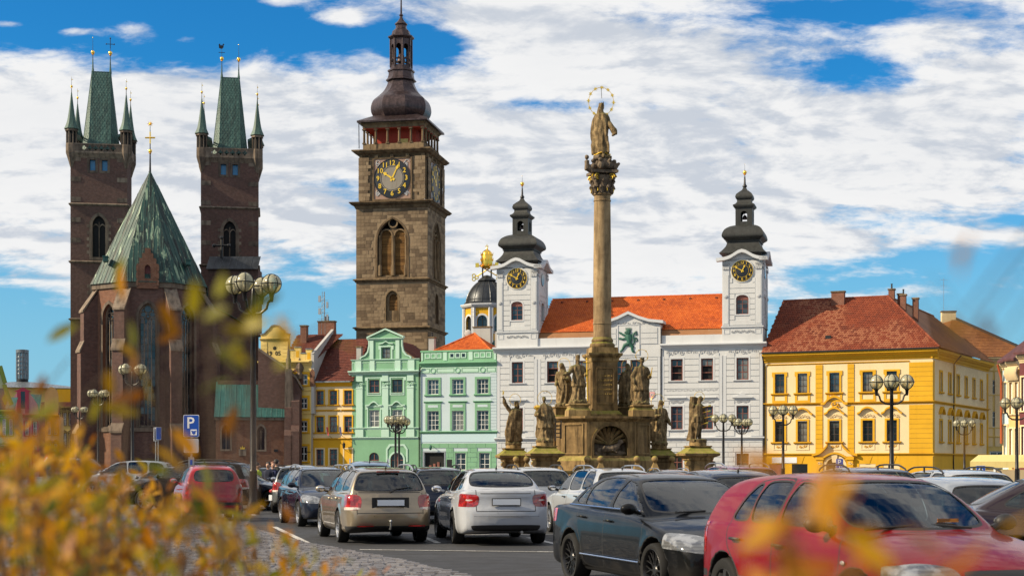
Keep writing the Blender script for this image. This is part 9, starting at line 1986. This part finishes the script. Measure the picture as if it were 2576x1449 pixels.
# --- people and moped
SKIN=plain('skin',(.42,.24,.17),.6);HAIRB=plain('dark_hair',(.015,.010,.008),.6);HAIRR=plain('auburn_hair',(.16,.06,.03),.6);NAVY=plain('navy_cloth',(.010,.014,.035),.9);BLACKC=plain('black_cloth',(.008,.009,.009),.9);GREENC=plain('dark_green_cloth',(.010,.022,.016),.9);LILAC=plain('lilac_shirt',(.28,.27,.48),.9);REDC=plain('red_cloth',(.45,.02,.03),.8);DENIM=plain('denim',(.03,.045,.09),.9);HIVIS=plain('lime_jacket',(.35,.42,.03),.8)
def person(px,d,H,turn,label,top,legs,hair,shirt=None,longhair=False,arm=0.0,bag=None):
 x,y=spot(px,d);k=H/1.75;t=thing('person',label,'person',(x,y,0),R(turn),'people standing among the parked cars')
 b=MB();loft(b,[(0,0,z*k,rx*k,ry*k)for z,rx,ry in((.80,.15,.11),(.95,.165,.12),(1.15,.15,.105),(1.32,.18,.115),(1.42,.17,.10),(1.47,.08,.075),(1.54,.055,.06),(1.60,.06,.07))],16)
 for s_ in(-1,1):
  b.tube([(s_*.09*k,0,.90*k),(s_*.10*k,-.02,.50*k),(s_*.10*k,0,.09*k)],[.085*k,.065*k,.045*k],10);b.tube([(s_*.10*k,.04,.05*k),(s_*.11*k,-.16*k,.035*k)],[.05*k,.04*k],8)
  e=(s_*.24*k,.02,1.12*k);w_=(s_*(.20-.08*arm)*k,-(.12+.18*arm)*k,(.92+.12*arm)*k);b.tube([(s_*.18*k,0,1.40*k),e,w_],[.06*k,.05*k,.035*k],8);hand_at(b,w_,(0,-.5-arm,-.8+arm),k*.9)
 head_at(b,(0,-.01,1.645*k),0,(0,0),k*.86,hair='none');body=skin_mesh(b,.02,'body',[SKIN],0);link('body',body,t)
 c=MB();loft(c,[(0,0,z*k,rx*k,ry*k)for z,rx,ry in((.78,.185,.145),(.95,.19,.145),(1.15,.175,.13),(1.32,.205,.14),(1.43,.19,.12),(1.50,.085,.085))],18,.03,5)
 for s_ in(-1,1):e=(s_*.245*k,.02,1.12*k);w_=(s_*(.21-.08*arm)*k,-(.10+.16*arm)*k,(.95+.12*arm)*k);c.tube([(s_*.18*k,0,1.41*k),e,w_],[.08*k,.068*k,.055*k],9)
 link('jacket',skin_mesh(c,.022,'jacket',[top],.012,9),t)
 g=MB();loft(g,[(0,0,z*k,rx*k,ry*k)for z,rx,ry in((.78,.165,.13),(.92,.175,.135),(1.0,.16,.12))],16)
 for s_ in(-1,1):g.tube([(s_*.09*k,0,.88*k),(s_*.10*k,-.02,.50*k),(s_*.10*k,.01,.07*k)],[.105*k,.082*k,.068*k],10)
 link('trousers',skin_mesh(g,.022,'trousers',[legs],.01,9),t)
 h=MB();h.sphere((0,.015*k,1.69*k),.112*k,12,9,0,(.88,1.02,1.0))
 if longhair:h.tube([(0,.06*k,1.66*k),(0,.09*k,1.48*k),(0,.10*k,1.32*k)],[.11*k,.12*k,.06*k],10)
 link('hair',skin_mesh(h,.02,'hair',[hair],.015,14),t)
 if shirt:s2=MB();s2.prism([(-.05*k,1.02*k),(.05*k,1.02*k),(.08*k,1.42*k),(-.08*k,1.42*k)],-.155*k,-.12*k);s2.build('shirt',shirt,t)
 if bag:s2=MB();s2.box(-.16,.10,-.28,-.14,.72*k,1.02*k);s2.tube([(-.12,-.2,1.0*k),(-.03,-.2,1.14*k),(.06,-.2,1.0*k)],.012,5);s2.build('bag',bag,t)
ZR=lambda x,y=0:((960+x/4.83)/1.4911,(1700+y/4.83)/1.4911)
def H_at(zy,d):return height(ZR(0,zy)[1],d)
person(ZR(225)[0],33.0,H_at(170,33.0),-20,'person with dark curly hair in a navy coat among the cars',NAVY,BLACKC,HAIRB,arm=.6)
person(ZR(310)[0],33.8,H_at(165,33.8),15,'person with auburn hair, lilac shirt and a red bag',NAVY,DENIM,HAIRR,LILAC,arm=.9,bag=REDC)
person(ZR(375)[0],35.0,H_at(125,35.0),120,'taller person in a dark jacket, rear of the group',BLACKC,DENIM,HAIRB,arm=.8)
person(ZR(30)[0],32.6,H_at(185,32.6),70,'person in a black and lime jacket half hidden by the lamp post',HIVIS,BLACKC,HAIRB,arm=.7)
person(ZR(712)[0],29.5,H_at(205,29.5),60,'person with long dark hair in a dark green top walking between cars',GREENC,BLACKC,HAIRB,longhair=True,arm=.5)
def moped():
 d=29.3;x,y=spot(ZR(545)[0],d);t=thing('motor_scooter','yellow and black motor scooter parked behind the gold wagon','scooter',(x,y,0),R(68))
 YEL=paint('scooter_yellow',(.55,.36,.01));tm,rm,dm=wheel_meshes(.27,.11,'star',5)
 for xx in(.62,-.62):w_=link('wheel',dm,t,(xx,0,.27));link('tyre',tm,w_);link('rim',rm,w_)
 b=MB();b.tube([(-.75,0,.62),(-.45,0,.66),(-.1,0,.55),(.15,0,.38),(.35,0,.40)],[.10,.16,.17,.13,.10],10);b.tube([(.42,0,.35),(.52,0,.7),(.45,0,1.02)],[.10,.16,.10],10);b.tube([(.62,0,.27),(.5,0,.65)],.04,6);b.tube([(-.62,0,.27),(-.3,0,.4)],.06,6);link('body',skin_mesh(b,.025,'body',[BLACKC]),t)
 b=MB();b.tube([(-.82,0,.72),(-.45,.0,.74),(-.15,0,.62)],[.06,.15,.08],10);b.build('tail_fairing',YEL,t,50);b=MB();b.sphere((.52,0,1.04),.17,12,8,0,(.8,1.2,.55));b.build('headset_fairing',YEL,t,50);b=MB();b.sphere((.62,0,.55),.2,10,8,0,(1.2,.5,.3));b.build('front_mudguard',YEL,t,50)
 b=MB();b.tube([(-.72,0,.82),(-.3,0,.84),(.0,0,.78)],[.10,.14,.10],10);b.build('seat',BLACKC,t,50);b=MB();b.tube([(.40,-.36,1.08),(.46,0,1.05),(.40,.36,1.08)],.02,6);b.build('handlebar',IRON,t,50)
 for s_ in(-1,1):b=MB();b.tube([(.42,s_*.26,1.08),(.40,s_*.34,1.28)],.008,5);b.sphere((.40,s_*.35,1.31),.07,8,6,0,(.25,1,.7));b.build('mirror',IRON,t,50)
 b=MB();b.sphere((-.88,0,.70),.08,8,6,0,(.6,1.3,.8));b.build('taillight',TAILRED,t,50);b=MB();b.box(-.92,-.90,-.09,.09,.40,.58);b.build('number_plate',PLATE,t)
moped()
# --- the parked cars
RED=paint('cherry_red_paint',(.145,.0002,.005),coat=.55,cior=1.36);REDS=paint('coral_red_paint',(.30,.01,.02));CHAMP=paint('champagne_paint',(.25,.205,.145),.65);WHT=paint('white_paint',(.36,.38,.42));WHT2=paint('pearl_white_paint',(.34,.36,.39),.2);BLK=paint('black_paint',(.002,.0024,.0032),coat=.6,cior=1.32);NIGHT=paint('night_blue_paint',(.004,.008,.022),.2,cior=1.38);BLUES=paint('ice_blue_paint',(.16,.25,.36),.6);SILV=paint('silver_paint',(.36,.38,.40),.75);MAG=paint('plum_paint',(.13,.012,.05),.3);BROWN=paint('dark_brown_paint',(.022,.012,.014),.3);TEAL=paint('dark_teal_paint',(.008,.022,.03),.3);GREY=paint('grey_paint',(.12,.13,.14),.6)
PK='cars parked on the square'
def gold_extra(t,m):
 b=MB();b.tube([(-2.18,.02,.30),(-2.40,.02,.30),(-2.44,.02,.38),(-2.44,.02,.44)],.018,6);b.sphere((-2.44,.02,.45),.03,10,8);b.build('tow_bar',STEEL,t,50)
 b=MB();b.box(-2.03,-1.99,-.22,.22,1.385,1.405);b.build('brake_light',TAILRED,t);b=MB();b.tube([(-2.235,.0,1.0),(-2.20,-.12,1.06),(-2.17,-.48,1.11)],[.022,.012,.008],5);b.build('rear_wiper',BLACKPL,t);b=MB();b.box(-2.30,-2.285,-.36,.36,.70,.90);b.build('plate_recess',BLACKPL,t)
 for s_ in(1,-1):b=MB();b.box(-2.372,-2.35,s_*.50-.16,s_*.50+.16,.345,.37);b.build('reflector',TAILRED,t)
def lift_extra(t,m):
 b=MB();b.box(-2.452,-2.43,-.62,.62,.56,.565);b.build('bumper_crease',BLACKPL,t);b=MB();b.box(-2.375,-2.36,-.30,.30,.70,.715);b.build('lid_crease',BLACKPL,t)
 b=MB();b.tube([(-2.1,-.3,.26),(-2.36,-.3,.26)],.03,8);b.build('exhaust_pipe',STEEL,t,50)
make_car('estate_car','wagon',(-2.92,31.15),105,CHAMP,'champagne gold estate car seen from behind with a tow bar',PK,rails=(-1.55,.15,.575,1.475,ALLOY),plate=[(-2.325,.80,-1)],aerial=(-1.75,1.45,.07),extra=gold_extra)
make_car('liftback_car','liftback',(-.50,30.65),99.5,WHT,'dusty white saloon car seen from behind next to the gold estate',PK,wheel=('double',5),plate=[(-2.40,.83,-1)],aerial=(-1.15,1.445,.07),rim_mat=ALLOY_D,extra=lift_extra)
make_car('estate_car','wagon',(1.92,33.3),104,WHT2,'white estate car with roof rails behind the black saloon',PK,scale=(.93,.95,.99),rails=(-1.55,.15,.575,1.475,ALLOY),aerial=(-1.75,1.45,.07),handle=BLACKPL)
def passat_extra(t,m):
 for z,x0,x1 in((.40,-.92,1.0),(1.005,-1.5,.86)):
  for s_ in(1,-1):
   n=12;yb=m['hw']+.012 if z<.6 else None;pts=[(x0+(x1-x0)*i/n,s_*(m['hw']+.004 if z<.6 else m['hw']-.085),z+(.03*(1-i/n)if z>.6 else 0))for i in range(n+1)];b=MB();b.tube(pts,.011,5);b.build('chrome_strip',CHROME,t,50)
 for s_ in(1,-1):b=MB();b.tube([(1.0,s_*.45,.99),(.98,s_*.05,1.005)],.012,5);b.build('wiper',BLACKPL,t)
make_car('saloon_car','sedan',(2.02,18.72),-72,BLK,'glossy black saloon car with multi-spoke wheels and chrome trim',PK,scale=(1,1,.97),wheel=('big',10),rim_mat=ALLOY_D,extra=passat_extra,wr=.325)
def golf_extra(t,m):
 for s_ in(1,-1):
  b=MB();b.tube([(-.85,s_*.872,.47),(1.0*.86,s_*.875,.47)],[.022,.022],5);b.build('side_moulding',BLACKPL,t);b=MB();b.sphere((1.08,s_*.862,.72),.035,8,6,0,(1,.35,.6));b.build('indicator',INDIC,t,50)
  b=MB();b.tube([(.98,s_*.50-.1,.985),(.88,s_*.05,1.01)],.012,5);b.build('wiper',BLACKPL,t)
 b=MB();b.box(.86,.865,.15,.35,1.03,1.06);b.build('dashboard_card',AMBER,t)
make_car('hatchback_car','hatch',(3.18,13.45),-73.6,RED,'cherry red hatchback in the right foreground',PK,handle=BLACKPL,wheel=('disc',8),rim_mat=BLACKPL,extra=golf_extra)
make_car('saloon_car','sedan',(7.35,18.2),-14,BROWN,'dark brown saloon car cut by the right edge',PK,scale=(.95,.95,.96))
make_car('people_carrier','mpv',spot(928,45/KD),96,BLUES,'ice blue people carrier with roof rails behind the gold estate',PK,scale=(1,.98,1.03),rails=(-1.5,.2,.57,1.60,ALLOY),aerial=(-1.6,1.56,.08),low=True)
make_car('estate_car','wagon',(-4.89,38.97),-72,NIGHT,'dark blue estate car facing the camera left of the gold estate',PK,rails=(-1.5,.15,.575,1.475,ALLOY),plate=[(2.19,.5,1)])
make_car('estate_car','wagon',spot(1085,41/KD),100,NIGHT,'dark blue car roof with rails between the gold estate and the white saloon',PK,rails=(-1.5,.15,.575,1.475,BLACKPL),low=True)
make_car('estate_car','wagon',spot(1330,39.5/KD),100,WHT2,'white car with dark roof rails just behind the white saloon',PK,rails=(-1.5,.15,.575,1.475,BLACKPL),low=True)
make_car('saloon_car','sedan',spot(1625,44/KD),170,NIGHT,'dark blue car roof behind the white estate',PK,scale=(1,1,.92),low=True)
make_car('estate_car','wagon',spot(1668,56/KD),100,GREY,'small grey car with roof rails below the column base',PK,scale=(.95,.95,.93),rails=(-1.5,.15,.575,1.475,ALLOY),low=True)
make_car('estate_car','wagon',spot(1832,40/KD),100,MAG,'plum coloured estate car with silver roof rails below the martyr statue',PK,scale=(1,1.0,1.03),rails=(-1.5,.15,.575,1.475,ALLOY),aerial=(-1.7,1.45,.2),low=True)
make_car('hatchback_car','hatch',spot(1792,28/KD),101,NIGHT,'dark blue hatchback roof between the plum estate and the black saloon',PK,aerial=(-1.4,1.41,.2))
make_car('estate_car','wagon',spot(2137,31/KD),97,NIGHT,'dark blue estate roof with black rails behind the red hatchback',PK,rails=(-1.5,.15,.575,1.475,BLACKPL),aerial=(-1.6,1.46,.05),low=True)
make_car('estate_car','wagon',spot(2360,30/KD),97,WHT2,'white estate roof with dark rails behind the red hatchback',PK,scale=(1,1,.97),rails=(-1.5,.15,.575,1.475,BLACKPL),low=True)
make_car('hatchback_car','hatch',(6.35,22.6),97,SILV,'silver hatchback between the red hatchback and the brown saloon',PK,scale=(1,.95,.94))
make_car('small_car','hatch',spot(521,42/KD),108,REDS,'small coral red car seen from behind beyond the leaves',PK,scale=(.85,.95,1.07),aerial=(-.8,1.43,.1))
make_car('saloon_car','sedan',spot(603,52.5/KD),-6,NIGHT,'dark blue saloon with star wheels beside the large lamp',PK,wheel=('star',5))
make_car('estate_car','wagon',spot(478,51/KD),172,BLK,'black estate car with a blue shining roof behind the coral red car',PK,scale=(1,1,1.12),rails=(-1.5,.15,.575,1.475,BLACKPL),low=True)
make_car('people_carrier','mpv',spot(320,70/KD),180,SILV,'silver people carrier facing left behind the shrub',PK,scale=(1.05,1,1.1),wheel=('star',7))
make_car('saloon_car','sedan',spot(412,61/KD),176,GREY,'grey saloon facing left in front of the silver people carrier',PK,scale=(1,1,1.02))
make_car('people_carrier','mpv',spot(212,76/KD),84,NIGHT,'tall dark blue van at the far left of the car row',PK,scale=(1,.86,1.2),low=True)
make_car('small_car','hatch',spot(800,125/KD),0,WHT,'tiny white car parked before the yellow and cream house',PK,low=True)
make_car('estate_car','wagon',spot(757,50/KD),96,GREY,'grey estate roof behind the walking person',PK,low=True,scale=(1,1,1.04))
make_car('hatchback_car','hatch',spot(704,60/KD),20,TEAL,'dark teal hatchback behind the group of people',PK,low=True)
make_car('estate_car','wagon',spot(668,66/KD),200,WHT2,'white car with a roof box behind the group of people',PK,low=True,rails=(-1.5,.15,.575,1.475,BLACKPL))
make_car('people_carrier','mpv',spot(610,72/KD),96,SILV,'silver car half hidden behind the large lamp',PK,low=True)
# --- autumn shrubs close to the camera
def leaf_mat(name,c1,c2,c3):
 m,t,b,o=new_mat(name);geo=t.node('ShaderNodeNewGeometry');oi=t.node('ShaderNodeObjectInfo');tc=t.node('ShaderNodeTexCoord')
 r_=t.math('FRACT',t.math('ADD',geo.outputs['Random Per Island'],oi.outputs['Random']));n=t.noise(tc.outputs['Object'],40,3,.6)
 c=t.ramp(t.math('ADD',t.math('MULTIPLY',r_,.8),t.math('MULTIPLY',n,.2)),((.1,c1),(.5,c2),(.9,c3)))
 setb(t,b,col=c,rough=.5,spec=.3);tl=t.node('ShaderNodeBsdfTranslucent');t.l.new(c,tl.inputs[0]);mx=t.node('ShaderNodeMixShader');mx.inputs[0].default_value=.42;t.l.new(b.outputs[0],mx.inputs[1]);t.l.new(tl.outputs[0],mx.inputs[2]);t.l.new(mx.outputs[0],o.inputs[0]);return m
LEAF_O=leaf_mat('autumn_leaf',(.27,.085,.003),(.46,.20,.004),(.54,.30,.006));LEAF_G=leaf_mat('green_yellow_leaf',(.11,.14,.01),(.28,.24,.01),(.52,.28,.01));TWIG=plain('twig_bark',(.06,.035,.02),.8)
def leaf_fn(b,L=1.0):
 w_=.17;pts=[(0,0,0),(.25,w_*.8,.03),(.55,w_,.05),(.85,w_*.5,.02),(1.0,0,-.03)]
 vs_=[(0,0,0)]+[(x*L,y*L,z*L)for x,y,z in pts[1:4]]+[(L,0,-.03*L)]+[(x*L,-y*L,z*L)for x,y,z in pts[3:0:-1]]+[(.28*L,0,0),(.6*L,0,.015*L)]
 b.add(vs_,[(0,8,1),(8,9,2,1),(9,3,2),(9,4,3),(0,7,8),(8,7,6,9),(9,6,5),(9,5,4)])
def at(px,py,d):return Vector(((px-CXP)/FPX*d,d,CAMH+(HYP-py)/FPX*d))
def shrub(name,label,foot,sprigs,seed,mats=(LEAF_O,),n_single=150,lsize=(.018,.036),via=None):
 """sprigs: (tip pixel, depth, leaf count, spread); each a twig from the crown with leaves along it"""
 rnd=random.Random(seed);t=thing(name,label,'shrub',tuple(foot),0,'autumn shrubs in the foreground');F0=Vector(foot);leaves=[];tw=MB()
 for(px,py,d,n,ln,dirn)in sprigs:
  tip=at(px,py,d);a=R(dirn+rnd.uniform(-18,18));back=Vector((-math.cos(a),rnd.uniform(-.25,.25),-math.sin(a))).normalized();root=tip+back*ln
  low=Vector((F0.x+(root.x-F0.x)*.35,F0.y+(root.y-F0.y)*.35,.35+root.z*.35));jit=Vector((rnd.uniform(-.03,.03),rnd.uniform(-.03,.03),.02));mid=[Vector(v)-F0 for v in via]if via else[low-F0]
  tw.tube([jit]+mid+[root-F0,tip-F0],[.0022]+[.0015]*len(mid)+([.0006,.0005]if via else[.001,.0006]),4)
  for k in range(n):
   f=rnd.random()**.8;p=root.lerp(tip,f)+Vector((rnd.gauss(0,.012),rnd.gauss(0,.02),rnd.gauss(0,.012)))
   d0=(tip-root).normalized();sd=Vector((rnd.gauss(0,1),rnd.gauss(0,1),rnd.gauss(0,1))).normalized();v=(d0*.7+sd*.8).normalized();leaves.append((p-F0,v,rnd.uniform(*lsize),rnd.random(),rnd.choice(mats)))
 tw.build('stems',TWIG,t,kind='stuff')
 order=sorted(range(len(leaves)),key=lambda i:leaves[i][0].y);single=set(order[:n_single]);rest={}
 for i,(p,v,s_,rr,m_)in enumerate(leaves):
  M=Matrix.Translation(p)@v.to_track_quat('X','Z').to_matrix().to_4x4()@Matrix.Rotation(rr*6.28,4,'X')@Matrix.Scale(s_,4)
  if i in single:o=shared(('leaf',m_.name),'leaf',m_,leaf_fn,t,smooth=60);o.matrix_local=M
  else:b=rest.setdefault(m_.name,(MB(),m_))[0];n0=len(b.v);leaf_fn(b);b.xf(M,n0)
 for b,m_ in rest.values():b.build('foliage',m_,t,60,kind='stuff')
 return t
def bushes():
 rnd=random.Random(33);S=[]
 def top(px):
  pts=[(-60,1080),(0,1060),(150,1060),(260,1150),(430,1180),(560,1240),(700,1300),(860,1370),(1000,1440)]
  for(x0,y0),(x1,y1)in zip(pts,pts[1:]):
   if x0<=px<=x1:return y0+(y1-y0)*(px-x0)/(x1-x0)
  return 1500
 for i in range(260):
  px=rnd.uniform(-80,960)if i>150 else rnd.uniform(-80,380);t0=top(px);py=t0+abs(rnd.gauss(0,1))*(190 if px<450 else 60)+rnd.uniform(0,60)
  if py>1560:py=rnd.uniform(t0,1500)
  S.append((px,py,rnd.choice((rnd.uniform(1.3,2.2),rnd.uniform(2.2,3.6))),rnd.randint(5,9),rnd.uniform(.09,.18),rnd.uniform(20,140)))
 half=[s for s in S if s[0]<480];other=[s for s in S if s[0]>=480]
 shrub('autumn_shrub','blurred orange leaved shrub filling the lower left corner',(-.55,2.0,0),half,5,(LEAF_O,LEAF_O,LEAF_O,LEAF_G),150)
 shrub('autumn_shrub','blurred yellow green shrub tips spreading before the parked wagon',(-.30,2.1,0),other,6,(LEAF_O,LEAF_G,LEAF_O,LEAF_G),100)
 tall=[(175,900,1.28,2,0.099,60),(300,980,1.35,3,0.132,100),(330,850,1.42,2,0.11,95),(395,790,1.35,2,0.077,75),(470,850,1.35,2,0.11,60),(270,930,1.28,2,0.11,30),(350,940,1.42,2,0.121,160),(300,730,1.62,2,0.055,90),(150,1000,1.22,2,0.099,45),(225,1010,1.28,2,0.11,60),(350,1010,1.35,2,0.132,110),(560,1050,1.35,2,0.099,70),(60,1060,1.15,3,0.11,80)]
 shrub('tall_sprig_shrub','tall orange sprigs rising in front of the church',(-.42,1.4,0),tall,7,(LEAF_O,LEAF_O,LEAF_O,LEAF_G),40,(.024,.042))
 green=[(735,795,1.0,3,.06,15),(825,815,1.05,3,.06,20),(640,830,1.0,4,.07,30),(575,800,1.05,2,.05,60),(770,830,1.0,2,.05,10),(560,760,1.1,2,.05,60)]
 shrub('green_sprig_shrub','few blurred green leaves hanging beside the large lamp',(-.14,1.05,0),green,8,(LEAF_G,),16,(.020,.032))
 right=[(1985,1190,.70,3,.05,92),(1990,1250,.68,3,.05,90),(2000,1310,.66,4,.06,88),(2020,1375,.64,5,.06,85),(2050,1430,.62,6,.06,80),(2070,1480,.62,8,.06,85),(2130,1300,.72,1,.04,120),(2190,1450,.62,3,.06,35),(2270,1405,.62,3,.06,30),(2350,1370,.64,2,.06,25),(2510,1345,.64,3,.06,30),(2570,1330,.64,3,.06,25),(2110,1215,.75,1,.04,110)]
 shrub('right_sprig_shrub','large blurred amber leaves in front of the red hatchback',(.30,.70,0),right,9,(LEAF_O,),100,(.022,.036))
 hi=[(2300,745,.62,2,.03,120),(2360,790,.62,1,.03,120),(2345,700,.60,1,.02,130),(2400,870,.66,1,.03,110),(2390,900,.6,2,.03,120)]
 shrub('high_sprig_shrub','single blurred leaves hanging against the sky at the right',(.62,.62,0),hi,10,(LEAF_O,),10,(.012,.020),((.50,.62,1.0),(.45,.62,1.9)))
bushes()
